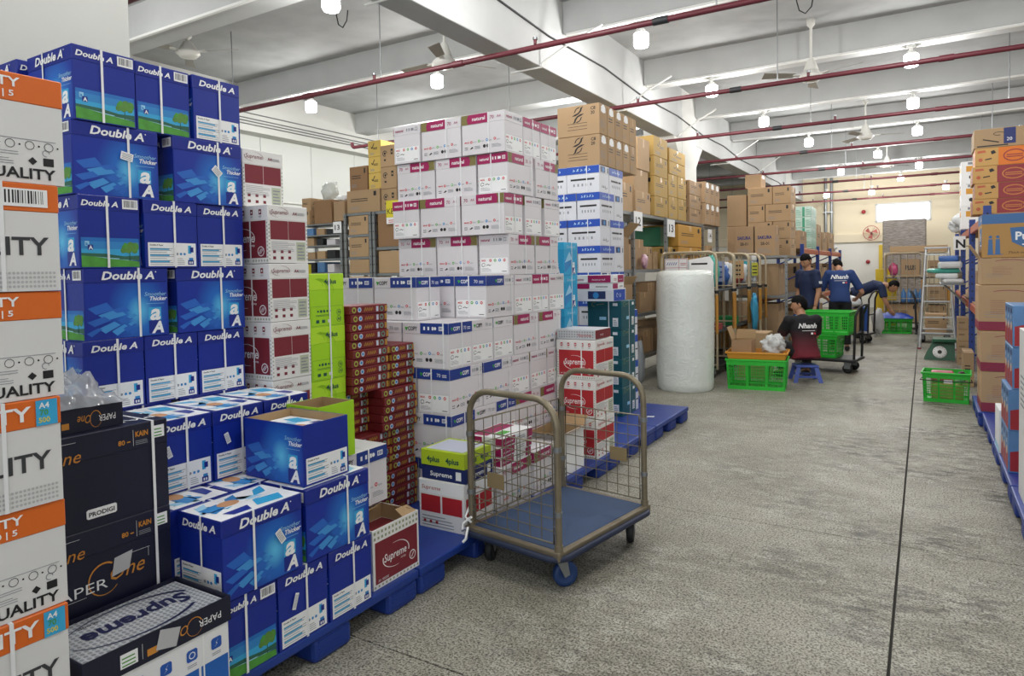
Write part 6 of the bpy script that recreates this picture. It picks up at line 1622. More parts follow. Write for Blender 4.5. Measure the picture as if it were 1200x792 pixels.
for i in range(3): mb = MB(); mb.lathe([(.001, 0), (.03, 0), (.032, .02), (.032, .16), (.012, .2), (.012, .24), (.001, .24)], (M('dark_bottle', '#3a2a2c', .25), M('green_bottle', '#86a886', .25), M('red_bottle', '#7c2c30', .3))[i], 12); thing('bottle', f'{["dark", "pale green", "red-brown"][i]} bottle on the middle shelf of the first cage', 'bottle', (-2.85 + .1 * i, 9.45, .641), 0, 'bottles in the first roll cage', mb)
for i in range(4): mb = MB(); mb.lathe([(.001, 0), (.07, 0), (.072, .01), (.072, .13), (.001, .135)], (ZINC, BAGW)[i % 2], 14); thing('tin', f'pale tin in the fourth cage column, {["lowest", "second", "third", "top"][i]}', 'tin', (-2.55, 12.25, 1.201 + .137 * i if i < 4 else 1), 0, 'tins in the fourth roll cage', mb)
blob('blue_sheet', 'light blue plastic sheet hanging from the third roll cage', 'plastic film', (-2.28, 11.1, .5), (.05, .14, .3), M('sky_sheet', '#3f9fc8', .3, var=.2), 3.3)
kraft(-3.05, 9.3, .171, -2.6, 9.9, .35, 'kraft carton on the floor deck of the first roll cage', None, BRN); kraft(-3.05, 11.3, .171, -2.5, 11.9, .38, 'amber carton on the floor deck of the third roll cage', None, M('amber_box', '#b57f35', .6), 'none'); kraft(-3.05, 11.3, .641, -2.5, 11.9, .3, 'carton on the middle shelf of the third roll cage', None, BRN, 'none')

# low rack with the stamped cartons and the tall kraft block
shelving('low grey rack under the navy-stamped cartons', -3.0, -2.05, [12.56, 14.5], [.3, 1.0, 1.7], 1.7)
kraft(-2.93, 12.6, 1.701, -2.6, 13.05, .53, 'kraft carton stamped in navy letters, left of the pair', 'navy-stamped kraft cartons', BRN, 'sakura'); kraft(-2.585, 12.6, 1.701, -2.24, 13.05, .53, 'kraft carton stamped in navy letters, right of the pair', 'navy-stamped kraft cartons', BRN, 'sakura')
G = 'kraft cartons of the tall block behind the navy-stamped pair'
for k in range(4):
    w = [(.32, .45), (.45, .32)][k % 2]; z = 1.701 + .325 * k
    kraft(-2.89, 13.5, z, -2.89 + w[0] - .004, 14.1, .323, f'kraft carton of the tall block, {LEV[k]} level, left', G, BRN2, 'lines'); kraft(-2.89 + w[0], 13.5, z, -2.12, 14.1, .323, f'kraft carton of the tall block, {LEV[k]} level, right', G, BRN2, 'lines')
kraft(-2.95, 13.55, 1.701 + 1.3, -2.65, 14.0, .26, 'single kraft carton with tape on the tall block', G, BRN, 'none', tagx=True)
for k in range(2): kraft(-3.3, 13.6, 1.701 + .6 * k if k else 1.701, -2.93, 14.2, .598, f'dark kraft carton left of the tall block, {["lower", "upper"][k]}', G, BRN, 'none')
for z, l in ((.301, 'lowest'), (1.001, 'middle')):
    kraft(-2.9, 12.7, z, -2.2, 13.4, .55, f'kraft carton under the navy-stamped pair, {l} shelf', G, BRN, 'none')

# blue and orange racking beyond the standing man
racking('pallet_rack', 'blue and orange pallet racking on the left behind the standing men', -2.95, -2.1, [14.7, 17.0, 19.4, 21.8], [.85, 1.86], 1.95, False)
G = 'goods on the left racking'
GW = M('green_white_pack', '#bfd8ce', .4, var=.25, scale=12); GS = M('green_stripe', '#3f9d7c', .45)
def prn_gw(p, L, W, H):
    for f, w in (('f', L), ('r', W)):
        D = deco(p, f, L, W, H)
        for k in range(3): D.rect(w * (.05 + .33 * k), .01, w * (.13 + .33 * k), H - .01, GS, .0008); D.lines(w * (.17 + .33 * k), H * .2, w * (.34 + .33 * k), H * .8, 4, GS, .3, .0009)
for k in range(4):
    plain_carton('tissue_pack', f'pale green tissue pack on the left racking, {["lowest", "second", "third", "top"][k]} near', -2.72, 16.0, 1.881 + .23 * k, -2.1, 16.5, .228, GW, prn_gw, 'pale green tissue packs', 'tissue pack', .012)
    plain_carton('tissue_pack', f'pale green tissue pack on the left racking, {["lowest", "second", "third", "top"][k]} far', -2.72, 16.51, 1.881 + .23 * k, -2.12, 16.95, .228, GW, prn_gw, 'pale green tissue packs', 'tissue pack', .012)
for i, (y, w, z, h) in enumerate(((14.8, .9, 1.881, .35), (17.3, .8, 1.881, .6), (18.3, .9, 1.881, .45), (14.8, 1.0, .871, .7), (15.9, 1.0, .871, .6), (17.2, 1.0, .871, .7), (18.3, .9, .871, .6), (19.6, 1.2, .871, .7), (19.6, 1.2, 1.881, .5), (14.8, 1.0, 0, .6), (16.0, .9, 0, .55), (17.2, 1.1, 0, .6))):
    kraft(-2.85, y, z, -2.15, y + w, h, f'kraft carton on the left racking, {"floor" if z < .1 else "lower shelf" if z < 1 else "top shelf"}, {["first", "second", "third"][[0, 1, 2, 0, 1, 2, 3, 4, 3, 0, 1, 2][i]] if [0, 1, 2, 0, 1, 2, 3, 4, 3, 0, 1, 2][i] < 3 else ["fourth", "fifth"][[0, 1, 2, 0, 1, 2, 3, 4, 3, 0, 1, 2][i] - 3]} along', G, BRN, 'lines')
blob('plastic_bag', 'white bag hanging over the left racking edge', 'bag', (-2.3, 21.2, 1.885), (.2, .2, .12), BAGW, 34.0)

# end of the hall
WRP = M('wrapped_goods', '#857a70', .3, var=.35, scale=3)
nt = WRP.node_tree; tc = nt.nodes.new('ShaderNodeTexCoord'); mp = nt.nodes.new('ShaderNodeMapping'); mp.inputs['Scale'].default_value = (3, 3, 16); wv = nt.nodes.new('ShaderNodeTexNoise'); wv.inputs['Scale'].default_value = 3; wv.inputs['Detail'].default_value = 6
cr = nt.nodes.new('ShaderNodeValToRGB'); cr.color_ramp.elements[0].color = lin('#6f655d'); cr.color_ramp.elements[0].position = .35; cr.color_ramp.elements[1].color = lin('#b3aaa2'); cr.color_ramp.elements[1].position = .75
nt.links.new(tc.outputs['Object'], mp.inputs[0]); nt.links.new(mp.outputs[0], wv.inputs['Vector']); nt.links.new(wv.outputs['Fac'], cr.inputs[0]); nt.links.new(cr.outputs[0], nt.nodes['Principled BSDF'].inputs['Base Color'])
t = thing('wrapped_pallet_load', 'tall film-wrapped grey-brown load against the end wall under the window', 'wrapped load', (-.56, 25.4, 0), 0)
mb = MB(); mb.bbox(-.6, -.5, .15, .6, .5, 2.92, WRP, .03, 2); part('film_wrap', mb, t); mb = MB(); mb.box(-.6, -.5, 0, .6, .5, .149, BRN); part('pallet_base', mb, t)
t = thing('wall_fan', 'red-bladed caged fan on the end wall left of the wrapped load', 'fan', (-1.6, 26.95, 2.62), 0)
mb = MB(); mb.tube([(.25 * cos(k * pi / 8), -.05, .25 * sin(k * pi / 8)) for k in range(16)], .012, M('fan_cage_red', '#b9605a', .5), 5, closed=True)
for k in range(6): mb.tube([(0, -.08, 0), (.25 * cos(k * pi / 3), -.05, .25 * sin(k * pi / 3))], .005, MATS['fan_cage_red'], 4)
part('fan_guard', mb, t)
mb = MB()
for k in range(3): a = k * 2 * pi / 3; mb.face([(0.03 * cos(a + 1.5), -.03, .03 * sin(a + 1.5)), (.2 * cos(a), -.05, .2 * sin(a)), (.21 * cos(a + .7), -.02, .21 * sin(a + .7))], MATS['fan_cage_red'])
part('fan_blades', mb, t); mb = MB(); mb.tube([(0, -.04, 0), (0, .25, -.05)], .04, DARKM, 8); part('motor', mb, t)
mb = MB(); mb.lathe([(.001, .05), (.06, .05), (.07, 0)], M('alarm_red', '#a8333a', .4), 14, Matrix.Rotation(pi / 2, 4, 'X'))
AL = mb.mesh('alarm_bell')
thing('alarm_bell', 'round red alarm bell high on the end wall, left of the fan', 'alarm', (-1.85, 27.08, 3.38), 0, None, AL); thing('alarm_bell', 'round red alarm bell low on the end wall, below the fan', 'alarm', (-1.72, 27.17, 1.62), 0, None, AL)
mb = MB()
for x in (-3.05, -2.86): mb.tube([(x, 26.9, 2.6), (x, 26.9, 4.83)], .05, ZINC, 8)
mb.box(-3.12, 26.83, 3.4, -2.8, 27.05, 3.44, ZINC); thing('drain_pipe', 'pair of grey vertical pipes on the end wall', 'pipe', (0, 0, 0), 0, None, mb)
# motorbike-like dark goods low at the wall and cage with boxed goods
t = cage(18.0, 18.9, 'tall cream roll cage with a stamped carton and water bottles near the step ladder', None, -.80, -.05, 1.76)
t2 = cage(18.0, 18.9, 'cream roll cage behind the step ladder, right of the water bottle cage', None, .0, .46, 1.76)
kraft(-.47, 18.08, 1.201, -.09, 18.7, .42, 'kraft carton stamped in black capitals above the blue water bottles', None, BRN, 'plus')
kraft(-.72, 18.08, .171, -.12, 18.7, .43, 'kraft carton with pink print low in the cage by the step ladder', None, BRN2); kraft(.06, 18.08, 1.201, .42, 18.7, .38, 'kraft carton on the top shelf of the cage behind the step ladder', None, BRN); kraft(.06, 18.08, .641, .42, 18.7, .4, 'kraft carton on the middle shelf of the cage behind the step ladder', None, BRN); kraft(.06, 18.08, .171, .42, 18.7, .4, 'kraft carton on the lowest shelf of the cage behind the step ladder', None, BRN2)
blob('plastic_bag', 'pink patterned bag in the cage left of the stamped carton', 'bag', (-.62, 18.2, 1.2), (.09, .1, .17), M('pink_bag', '#c0507a', .35, var=.3, scale=14), 40)
WAT = M('blue_water_bottle', '#4f7fb5', .15, var=.2, scale=8)
for i in range(4): mb = MB(); mb.lathe([(.001, 0), (.05, 0), (.055, .02), (.055, .2), (.02, .27), (.02, .3), (.001, .3)], WAT, 12); thing('water_bottle', f'blue water bottle in the end cage, {["first", "second", "third", "fourth"][i]} from the left', 'bottle', (-.42 + .115 * i, 18.1, .641), 0, 'blue water bottles', mb)
kraft(-.5, 17.0, 1.722, .05, 17.5, .1, 'flat kraft carton lying across the PLUS carton cage', None, BRN, 'none') if 0 else None
kraft(-.7, 18.02, 1.78, .44, 18.85, .14, 'wide flat kraft carton across the top of both end cages', None, BRN2, 'none')
plain_carton('yellow_bin', 'bright yellow bin behind the cage at the end of the aisle', -1.05, 19.2, 0, -.6, 19.6, 1.4, M('yellow_bin_mat', '#e0c21f', .4), None, None, 'bin')

# step ladder
ALU = M('ladder_aluminium', '#c3c6c8', .35, metal=.6)
t = thing('step_ladder', 'aluminium step ladder standing open near the green scale', 'ladder', (.19, 14.0, 0), 0)
for s in (-1, 1):
    mb = MB(); mb.tube([(s * .27, 0, 0), (s * .17, .35, 1.78)], .022, ALU, 8); mb.tube([(s * .27, 0, 0), (s * .27, 0, .03)], .028, M('pink_rubber_foot', '#a04a5a', .6), 8); part('front_rail', mb, t)
    mb = MB(); mb.tube([(s * .3, .85, 0), (s * .17, .42, 1.72)], .018, ALU, 8); part('rear_rail', mb, t)
for k in range(6):
    f = (k + 1) / 6.4; mb = MB(); w = .27 - .1 * f; mb.box(-w, .35 * f - .03, 1.78 * f - .012, w, .35 * f + .05, 1.78 * f + .012, ALU); part('tread', mb, t)
mb = MB(); mb.bbox(-.2, .3, 1.77, .2, .47, 1.8, ALU, .006, 1); part('top_plate', mb, t); mb = MB(); mb.tube([(-.28, .75, .3), (.28, .75, .3)], .012, ALU, 6); mb.tube([(-.22, .2, .95), (-.23, .62, .95)], .008, ALU, 5); part('spreader', mb, t)
# weighing scale
SG = M('scale_green', '#14563a', .4)
t = thing('weighing_scale', 'dark green dial weighing scale on the floor below the step ladder', 'scale', (.2, 12.65, 0), 0)
mb = MB(); vs = [(-.21, -.16, 0), (.2, -.16, 0), (.2, .16, 0), (-.21, .16, 0), (-.1, -.1, .26), (.2, -.1, .26), (.2, .14, .26), (-.1, .14, .26)]; mb.raw(vs, [(0, 3, 2, 1), (4, 5, 6, 7), (0, 1, 5, 4), (1, 2, 6, 5), (2, 3, 7, 6), (3, 0, 4, 7)], SG); part('housing', mb, t)
mb = MB(); mb.bbox(-.1, -.2, .28, .26, .2, .33, SG, .01, 1); mb.tube([(.08, 0, .25), (.08, 0, .29)], .03, SG, 8); part('pan', mb, t)
mb = MB(); q = Matrix.Translation((.0, -.145, .125)) @ Matrix.Rotation(radians(77), 4, 'X'); mb.lathe([(.001, .012), (.085, .012), (.095, .0)], WHITE, 20, q); mb.lathe([(.001, .014), (.03, .014)], INK, 12, q)
for k in range(12): a = k * pi / 6; mb.raw([q @ Vector(p) for p in ((.06 * cos(a), .06 * sin(a), .014), (.08 * cos(a - .04), .08 * sin(a - .04), .014), (.08 * cos(a + .04), .08 * sin(a + .04), .014))], [(0, 1, 2)], INK)
part('dial', mb, t)
# hand carts
BK = M('black_steel', '#1c1d20', .45)
def hand_cart(label, x, y, rz, L=.9, W=.58, h=.95):
    t = thing('platform_trolley', label, 'trolley', (x, y, 0), rz, 'black platform trolleys')
    mb = MB(); mb.bbox(-L / 2, -W / 2, .16, L / 2, W / 2, .2, BK, .012, 2); part('deck', mb, t)
    mb = MB(); R = .1; w = W / 2 - .06; X = L / 2 - .03; pts = [(X, -w, .2), (X + .02, -w, h - .15), (X + .07, -w + .02, h - .03), (X + .1, -w + .1, h), (X + .1, w - .1, h), (X + .07, w - .02, h - .03), (X + .02, w, h - .15), (X, w, .2)]; mb.tube(pts, .017, BK, 8); mb.tube([(X + .01, -w, .55), (X + .01, w, .55)], .012, BK, 6); part('push_handle', mb, t)
    for sx in (-1, 1):
        for sy in (-1, 1):
            q = Matrix.Translation((sx * (L / 2 - .12), sy * (W / 2 - .09), .065)) @ Matrix.Rotation(pi / 2, 4, 'X'); mb = MB(); mb.lathe([(.001, -.02), (.05, -.02), (.065, -.012), (.065, .012), (.05, .02), (.001, .02)], RUB, 16, q); mb.box(sx * (L / 2 - .12) - .04, sy * (W / 2 - .09) - .028, .065, sx * (L / 2 - .12) + .04, sy * (W / 2 - .09) + .028, .16, ZINC); part('caster', mb, t)
    return t
hand_cart('black platform trolley with two stacked green crates behind the sitting man', -1.22, 10.75, radians(-8))
crate('lower green crate on the black trolley behind the sitting man', -1.33, 10.78, .202, .62, .44, .32, GREEN, radians(-8), 'green plastic crates')
crate('upper green crate on the black trolley behind the sitting man', -1.18, 10.80, .525, .62, .44, .33, GREEN, radians(-6), 'green plastic crates')
plain_carton('blue_box', 'light blue box standing on the lower green crate beside the sitting man', -1.63, 10.72, .524, -1.52, 10.9, .26, M('light_blue_box', '#6fb5cf', .5), None, None, 'box')
hand_cart('distant black platform trolley with a kraft carton and white film', -1.25, 14.9, radians(-12), .8, .52, 1.0)
kraft(-1.6, 14.72, .202, -1.1, 15.05, .45, 'kraft carton on the distant black trolley', None, BRN, 'none')
blob('white_film', 'heap of white film on the distant trolley load', 'plastic film', (-1.3, 14.88, .655), (.26, .18, .13), BAGW, 51)
plain_carton('blue_tub', 'blue tub beyond the distant trolley', -1.4, 16.6, 0, -1.06, 16.95, .6, M('blue_tub_mat', '#2b56a8', .4), None, None, 'tub', .03)
blob('white_sack_heap', 'white sack standing beside the blue tub', 'sack', (-.85, 16.35, 0), (.12, .12, .3), BAGW, 52)
hand_cart('black platform trolley standing beside the step ladder', .16, 15.4, radians(180), .66, .56, .98)
kraft(.0, 15.16, .202, .36, 15.6, .35, 'kraft carton under the step ladder', None, BRN2)
# ------------------------------------------------------------------ people
SKN = M('skin', '#b98a6c', .55); HAIR = M('black_hair', '#0b0a0c', .75, spec=.2); NAVY = M('navy_polo', '#1b2a4e', .8); NAVY2 = M('blue_polo', '#243f78', .8); BLKP = M('black_trousers', '#15161c', .8); EYE = M('eye_dark', '#141214', .4); LIP = M('lips', '#99625a', .5); SHOE = M('dark_shoe', '#26262a', .5)
GRAD = bpy.data.materials.new('black_to_maroon_shirt'); GRAD.use_nodes = True
nt = GRAD.node_tree; tc = nt.nodes.new('ShaderNodeTexCoord'); sx = nt.nodes.new('ShaderNodeSeparateXYZ'); mr = nt.nodes.new('ShaderNodeMapRange'); mr.inputs[1].default_value = .28; mr.inputs[2].default_value = .68
cr = nt.nodes.new('ShaderNodeValToRGB'); cr.color_ramp.elements[0].color = lin('#7d1f30'); cr.color_ramp.elements[1].color = lin('#16171d'); nt.links.new(tc.outputs['Object'], sx.inputs[0]); nt.links.new(sx.outputs[2], mr.inputs[0]); nt.links.new(mr.outputs[0], cr.inputs[0]); nt.links.new(cr.outputs[0], nt.nodes['Principled BSDF'].inputs['Base Color']); nt.nodes['Principled BSDF'].inputs['Roughness'].default_value = .8
def loft(mb, pts, radii, mat, n=20):
    """elliptical sections: first radius along the body's left-right axis"""
    rings = []; P = [Vector(p) for p in pts]
    for i, p in enumerate(P):
        t = (P[min(i + 1, len(P) - 1)] - P[max(i - 1, 0)]).normalized(); ax = Vector((1, 0, 0)); ax = (ax - t * ax.dot(t)).normalized(); bx = t.cross(ax)
        rings.append([p + ax * radii[i][0] * cos(2 * pi * k / n) + bx * radii[i][1] * sin(2 * pi * k / n) for k in range(n)])
    vs = [q for r in rings for q in r]; fs = [(i * n + k, i * n + (k + 1) % n, (i + 1) * n + (k + 1) % n, (i + 1) * n + k) for i in range(len(P) - 1) for k in range(n)]
    fs += [tuple(range(n - 1, -1, -1)), tuple(range((len(P) - 1) * n, len(P) * n))]
    mb.raw(vs, fs, mat, True)
def ball(mb, c, r, mat, n=12):
    mb.lathe([(max(.001, r * sin(pi * j / 8)), -r * cos(pi * j / 8)) for j in range(9)], mat, n, Matrix.Translation(c))
def fuse(mb, voxel, mat, smooth=4):
    """one continuous skin around the overlapping limbs"""
    me = mb.mesh('fuse'); ob = bpy.data.objects.new('fuse', me); COL.objects.link(ob)
    m = ob.modifiers.new('r', 'REMESH'); m.mode = 'VOXEL'; m.voxel_size = voxel
    k = ob.modifiers.new('s', 'SMOOTH'); k.iterations = smooth; k.factor = .5
    dg = bpy.context.evaluated_depsgraph_get(); dg.update()
    m2 = bpy.data.meshes.new_from_object(ob.evaluated_get(dg)); bpy.data.objects.remove(ob)
    out = MB(); out.raw([v.co.copy() for v in m2.vertices], [tuple(p.vertices) for p in m2.polygons], mat, True)
    return out
def head_into(mb, c, fwd, up=(0, 0, 1), s=1.0):
    """adds a head with face and ears to mb, returns a hair builder"""
    f = Vector(fwd).normalized(); u = Vector(up); u = (u - f * u.dot(f)).normalized(); r = f.cross(u); c = Vector(c)
    P = lambda x, y, z: c + (r * x + f * y + u * z) * s
    n, m = 18, 12; vs = []; fs = []
    def shape(th, ph, k=1.0):
        d = Vector((sin(th) * cos(ph), sin(th) * sin(ph), cos(th)))
        x, y, z = d.x * .076, d.y * .096, d.z * .118
        if z < 0: t_ = -z / .118; x *= 1 - .32 * t_ ** 1.5; y *= 1 - .12 * t_; y += .012 * t_
        if y > 0 and abs(x) < .02 and -.045 < z < .015: y += .016 * (1 - abs(x) / .02)
        return x * k, y * k, z * k
    for j in range(m + 1):
        for i in range(n): vs.append(P(*shape(pi * j / m, 2 * pi * i / n)))
    for j in range(m):
        for i in range(n): fs.append((j * n + i, (j + 1) * n + i, (j + 1) * n + (i + 1) % n, j * n + (i + 1) % n))
    mb.raw(vs, fs, SKN, True)
    mb.raw([P(-.013, .09, -.02), P(.013, .09, -.02), P(0, .118, -.026), P(0, .094, .016)], [(0, 1, 2), (0, 2, 3), (1, 3, 2)], SKN)
    for sgn in (-1, 1):
        mb.tube([P(sgn * .074, -.008, -.03), P(sgn * .085, -.014, .0), P(sgn * .078, -.002, .03)], [.010 * s, .016 * s, .009 * s], SKN, 6)
        e = P(sgn * .03, .088, .008); mb.face([e + (r * .013 * cos(k * pi / 3) + u * .006 * sin(k * pi / 3)) * s + f * .002 for k in range(6)], EYE)
        e = P(sgn * .031, .089, .026); mb.face([e + r * -.016 * s, e + r * .016 * s + f * .001, e + r * .015 * s + u * .005 * s, e + r * -.015 * s + u * .005 * s], HAIR)
    e = P(0, .086, -.062); mb.face([e + (r * .02 * cos(k * pi / 3) + u * .005 * sin(k * pi / 3)) * s + f * .004 for k in range(6)], LIP)
    hb = MB(); vs = []; fs = []
    for j in range(m + 1):
        for i in range(n):
            th, ph = pi * j / m, 2 * pi * i / n; x, y, z = shape(th, ph, 1.13)
            lim = .035 if y > .02 else (-.075 if y < -.03 else -.02)
            if z < lim: x, y, z = x * .86, y * .86, max(z, lim - .01)
            vs.append(P(x, y + (-.004), z + .006 + .006 * noise.noise(Vector((x * 40, y * 40, z * 40)))))
    for j in range(m):
        for i in range(n): fs.append((j * n + i, (j + 1) * n + i, (j + 1) * n + (i + 1) % n, j * n + (i + 1) % n))
    hb.raw(vs, fs, HAIR, True)
    return hb
def hand_into(mb, wrist, d, palm_n, side):
    d = Vector(d).normalized(); n_ = Vector(palm_n); n_ = (n_ - d * n_.dot(d)).normalized(); w = d.cross(n_) * side; o = Vector(wrist)
    mb.tube([o, o + d * .03, o + d * .075], [.022, .03, .028], SKN, 8)
    for k, (off, ln) in enumerate(((-.025, .07), (-.009, .078), (.008, .074), (.024, .058))):
        b0 = o + d * .075 + w * off; mb.tube([b0 - d * .015, b0 + d * ln * .5 + n_ * .008, b0 + d * ln * .85 + n_ * .03, b0 + d * ln + n_ * .045], [.0095, .009, .008, .006], SKN, 6)
    b0 = o + d * .02 - w * .03; mb.tube([b0, b0 + d * .03 - w * .022 + n_ * .012, b0 + d * .06 - w * .022 + n_ * .026], [.011, .010, .007], SKN, 6)
def person(label, loc, rz, J, shirt, head_dir, lettering=None, pants=BLKP, head_up=(0, 0, 1), hem=.07):
    """J: joints pelvis chest neck head, l/r shoulder elbow wrist hip knee ankle toe"""
    t = thing('person', label, 'person', loc, rz)
    V = {k: Vector(v) for k, v in J.items()}
    pc = lambda a_, b_, f: V[a_].lerp(V[b_], f)
    sh_mid = V['lsho'].lerp(V['rsho'], .5)
    B = MB(); loft(B, [V['pelvis'] - (V['chest'] - V['pelvis']).normalized() * .06, V['pelvis'], pc('pelvis', 'chest', .5), V['chest'], sh_mid, pc('chest', 'neck', .9)], [(.10, .08), (.14, .10), (.125, .088), (.155, .10), (.13, .08), (.06, .055)], SKN)
    loft(B, [pc('chest', 'neck', .7), V['neck'], pc('neck', 'head', .6)], [(.07, .065), (.056, .058), (.052, .055)], SKN)
    for s in 'lr':
        B.tube([sh_mid.lerp(V[s + 'sho'], .6), V[s + 'sho'], V[s + 'sho'].lerp(V[s + 'elb'], .5), V[s + 'elb'], V[s + 'elb'].lerp(V[s + 'wri'], .35), V[s + 'wri']], [.05, .058, .05, .041, .041, .027], SKN, 12)
        B.tube([V['pelvis'].lerp(V[s + 'hip'], .6), V[s + 'hip'], V[s + 'hip'].lerp(V[s + 'kne'], .5), V[s + 'kne'], V[s + 'kne'].lerp(V[s + 'ank'], .35), V[s + 'ank'], V[s + 'toe']], [.08, .085, .072, .055, .056, .037, .034], SKN, 12)
        ball(B, V[s + 'kne'], .054, SKN); ball(B, V[s + 'elb'], .041, SKN); ball(B, V[s + 'sho'], .056, SKN)
    body = fuse(B, .014, SKN)
    for s, sg in (('l', -1), ('r', 1)): hand_into(body, V[s + 'wri'], V[s + 'wri'] - V[s + 'elb'], Vector((-sg * 1.0, .4, 0)), sg)
    hair = head_into(body, V['head'], head_dir, head_up)
    part('body', body, t); part('hair', hair, t)
    dn = (V['pelvis'] - V['chest']).normalized(); big = hem > .1
    S = MB(); loft(S, [V['pelvis'] + dn * hem, V['pelvis'], pc('pelvis', 'chest', .5), V['chest'], sh_mid + (V['neck'] - sh_mid) * .1, pc('chest', 'neck', .88)], [(.19, .155) if big else (.165, .128), (.17, .13), (.155, .115), (.178, .122), (.155, .1), (.072, .068)], shirt)
    for s in 'lr':
        S.tube([sh_mid.lerp(V[s + 'sho'], .55), V[s + 'sho'], V[s + 'sho'].lerp(V[s + 'elb'], .45), V[s + 'sho'].lerp(V[s + 'elb'], .82)], [.068, .078, .074, .072], shirt, 12); ball(S, V[s + 'sho'], .077, shirt)
    sh_ = part('shirt', fuse(S, .013, shirt, 6), t)
    T = MB(); loft(T, [V['pelvis'] + Vector((0, 0, .05)), V['pelvis'] - Vector((0, 0, .02)), V['lhip'].lerp(V['rhip'], .5) - Vector((0, 0, .03))], [(.13, .10), (.15, .115), (.13, .1)], pants)
    for s in 'lr':
        T.tube([V['pelvis'].lerp(V[s + 'hip'], .7), V[s + 'hip'], V[s + 'hip'].lerp(V[s + 'kne'], .5), V[s + 'kne'], V[s + 'kne'].lerp(V[s + 'ank'], .4), V[s + 'ank'] + Vector((0, 0, .02))], [.09, .1, .088, .07, .068, .06], pants, 14); ball(T, V[s + 'kne'], .069, pants); ball(T, V[s + 'hip'], .098, pants)
    part('trousers', fuse(T, .014, pants, 5), t)
    for s in 'lr':
        a, b_ = V[s + 'ank'], V[s + 'toe']; d = (b_ - a); d.z = 0; d = d.normalized() if d.length > .01 else Vector((0, 1, 0))
        mb = MB(); z0 = max(.0, a.z - .09); mb.tube([a - d * .06 + Vector((0, 0, z0 + .045 - a.z)), a + d * .02 + Vector((0, 0, z0 + .05 - a.z)), a + d * .12 + Vector((0, 0, z0 + .038 - a.z)), a + d * .19 + Vector((0, 0, z0 + .03 - a.z))], [.038, .045, .04, .022], SHOE, 10); part('shoe', mb, t)
    if lettering:
        mb = MB(); lettering(mb); part('shirt_lettering', mb, sh_, label='white shirt lettering')
    return t
def stand(lean=0.0, lelb=None, lwri=None, relb=None, rwri=None, headf=0.03, hh=1.55):
    hip = .88; c, s = cos(lean), sin(lean)
    def up(x, h, y=0): return (x, s * h + y * c, hip + .02 + c * h - y * s)
    J = {'pelvis': (0, 0, hip + .02), 'chest': up(0, .36), 'neck': up(0, .56), 'head': up(0, .68, headf), 'lsho': up(-.18, .48), 'rsho': up(.18, .48), 'lhip': (-.09, 0, hip - .04), 'rhip': (.09, 0, hip - .04), 'lkne': (-.1, .02, .47), 'rkne': (.1, .02, .47), 'lank': (-.11, -.02, .09), 'rank': (.11, -.02, .09), 'ltoe': (-.13, .13, .04), 'rtoe': (.13, .13, .04)}
    J['lelb'] = lelb or up(-.23, .2, -.01); J['relb'] = relb or up(.23, .2, -.01); J['lwri'] = lwri or up(-.22, -.04, .06); J['rwri'] = rwri or up(.22, -.04, .06)
    return J
person('standing man in a navy polo shirt looking down, beside the roll cages', (-1.62, 12.0, 0), radians(138), stand(.03, headf=.03), NAVY, (-.25, .85, -.4), lambda mb: Deco(mb, (-.292, .05, 1.22), (0, -1, 0), (0, 0, 1), (-1, 0, 0)).rect(0, 0, .03, .04, WHITE, 0) if 0 else mb.box(-.305, .0, 1.22, -.27, .03, 1.26, WHITE))
def back_text(y, z, sc_, txt, tilt=0.0):
    def f(mb):
        c, s = cos(tilt), sin(tilt); D = Deco(mb, (-.16 * sc_, y, z), (1, 0, 0), (0, -s, c), (0, -c, -s))
        D.text(txt, 0, 0, .11 * sc_, WHITE, width=.30 * sc_, shear=.3, bold=.03, d=0); D.line(.06 * sc_, -.035, .27 * sc_, -.035, .006, WHITE, 0); D.rect(.2 * sc_, -.085, .235 * sc_, -.06, WHITE, 0); D.rect(.245 * sc_, -.085, .275 * sc_, -.06, MATS['red_dot'], 0)
    return f
J = stand(.32, relb=(.36, .16, 1.02), rwri=(.30, .40, .92), lelb=(-.33, .25, 1.0), lwri=(-.2, .45, .9), headf=.07)
J['head'] = (-.03, .32, 1.50)
person('man in a blue polo shirt seen from behind, bending over the trolley', (-1.28, 13.3, 0), radians(8), J, NAVY2, (-.35, .75, -.6), back_text(-.015, 1.27, .95, 'Nhanh', -.30))
hip = .84
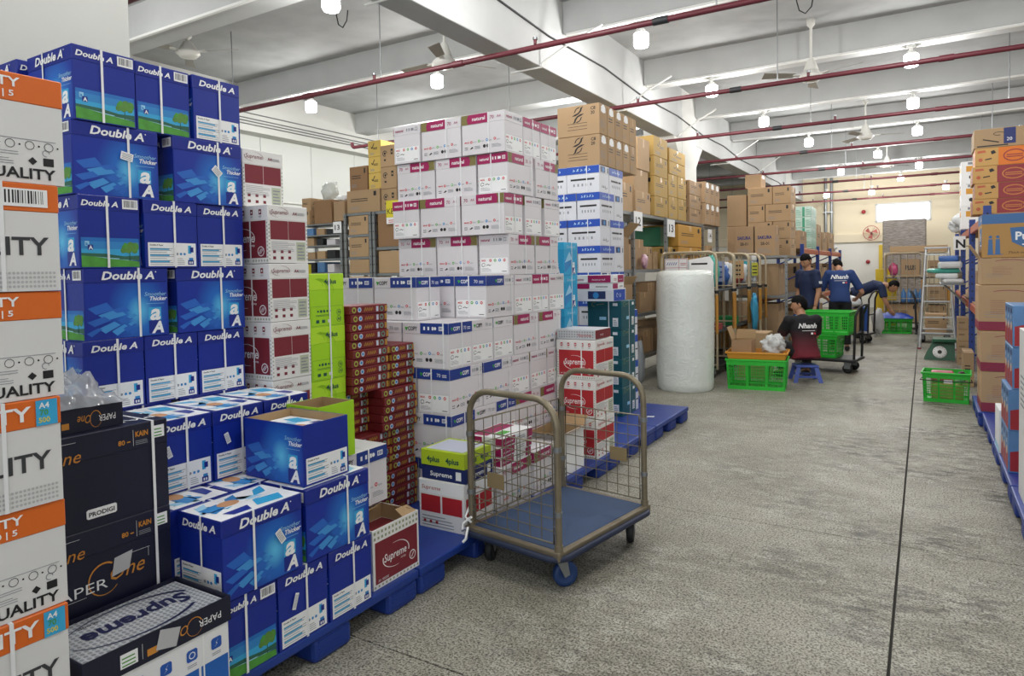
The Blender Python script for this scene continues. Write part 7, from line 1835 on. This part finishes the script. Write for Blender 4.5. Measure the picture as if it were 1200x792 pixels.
J = {'pelvis': (0, -.12, hip + .1), 'chest': (0, .22, 1.08), 'neck': (0, .42, 1.09), 'head': (0, .55, 1.06), 'lsho': (-.17, .34, 1.06), 'rsho': (.17, .34, 1.06), 'lelb': (-.2, .40, .80), 'relb': (.2, .40, .80), 'lwri': (-.15, .5, .6), 'rwri': (.15, .5, .6), 'lhip': (-.09, -.12, hip), 'rhip': (.09, -.12, hip), 'lkne': (-.1, -.04, .46), 'rkne': (.1, -.04, .46), 'lank': (-.1, -.1, .09), 'rank': (.1, -.1, .09), 'ltoe': (-.12, .06, .04), 'rtoe': (.12, .06, .04)}
person('man in a dark blue polo shirt bent double over the distant load', (-1.1, 15.75, 0), radians(-88), J, NAVY, (0, .8, -.6), None, BLKP, (0, .6, .8))
J = {'pelvis': (0, 0, .40), 'chest': (0, .07, .68), 'neck': (0, .12, .87), 'head': (-.01, .16, .985), 'lsho': (-.18, .08, .79), 'rsho': (.18, .08, .79), 'lelb': (-.24, .22, .56), 'relb': (.24, .22, .56), 'lwri': (-.14, .44, .52), 'rwri': (.14, .44, .52), 'lhip': (-.1, .02, .37), 'rhip': (.1, .02, .37), 'lkne': (-.2, .42, .46), 'rkne': (.2, .42, .46), 'lank': (-.17, .34, .09), 'rank': (.17, .34, .09), 'ltoe': (-.19, .5, .04), 'rtoe': (.19, .5, .04)}
person('man in a black and maroon shirt sitting on a low blue stool, seen from behind', (-1.34, 9.62, 0), radians(32), J, GRAD, (-.9, .42, -.15), back_text(-.085, .70, .8, 'Nhanh', -.15), BLKP, (0, 0, 1), .115)
STB = M('stool_blue', '#4a5fb0', .4)
t = thing('plastic_stool', 'low blue plastic stool under the sitting man', 'stool', (-1.34, 9.6, 0), radians(20))
mb = MB(); mb.bbox(-.14, -.14, .19, .14, .14, .222, STB, .012, 2); part('seat', mb, t)
for sx in (-1, 1):
    for sy in (-1, 1):
        mb = MB(); vs = [(sx * .08, sy * .12, .2), (sx * .13, sy * .12, .2), (sx * .13, sy * .13, .21), (sx * .08, sy * .13, .2), (sx * .13, sy * .16, 0), (sx * .18, sy * .16, 0), (sx * .18, sy * .18, 0), (sx * .13, sy * .18, 0)]
        mb.raw(vs, [(0, 1, 2, 3), (7, 6, 5, 4), (0, 4, 5, 1), (1, 5, 6, 2), (2, 6, 7, 3), (3, 7, 4, 0)], STB); part('leg', mb, t)
mb = MB()
for sy in (-1, 1): mb.box(-.13, sy * .15 - .01, .06, .13, sy * .15 + .01, .09, STB)
part('brace', mb, t)
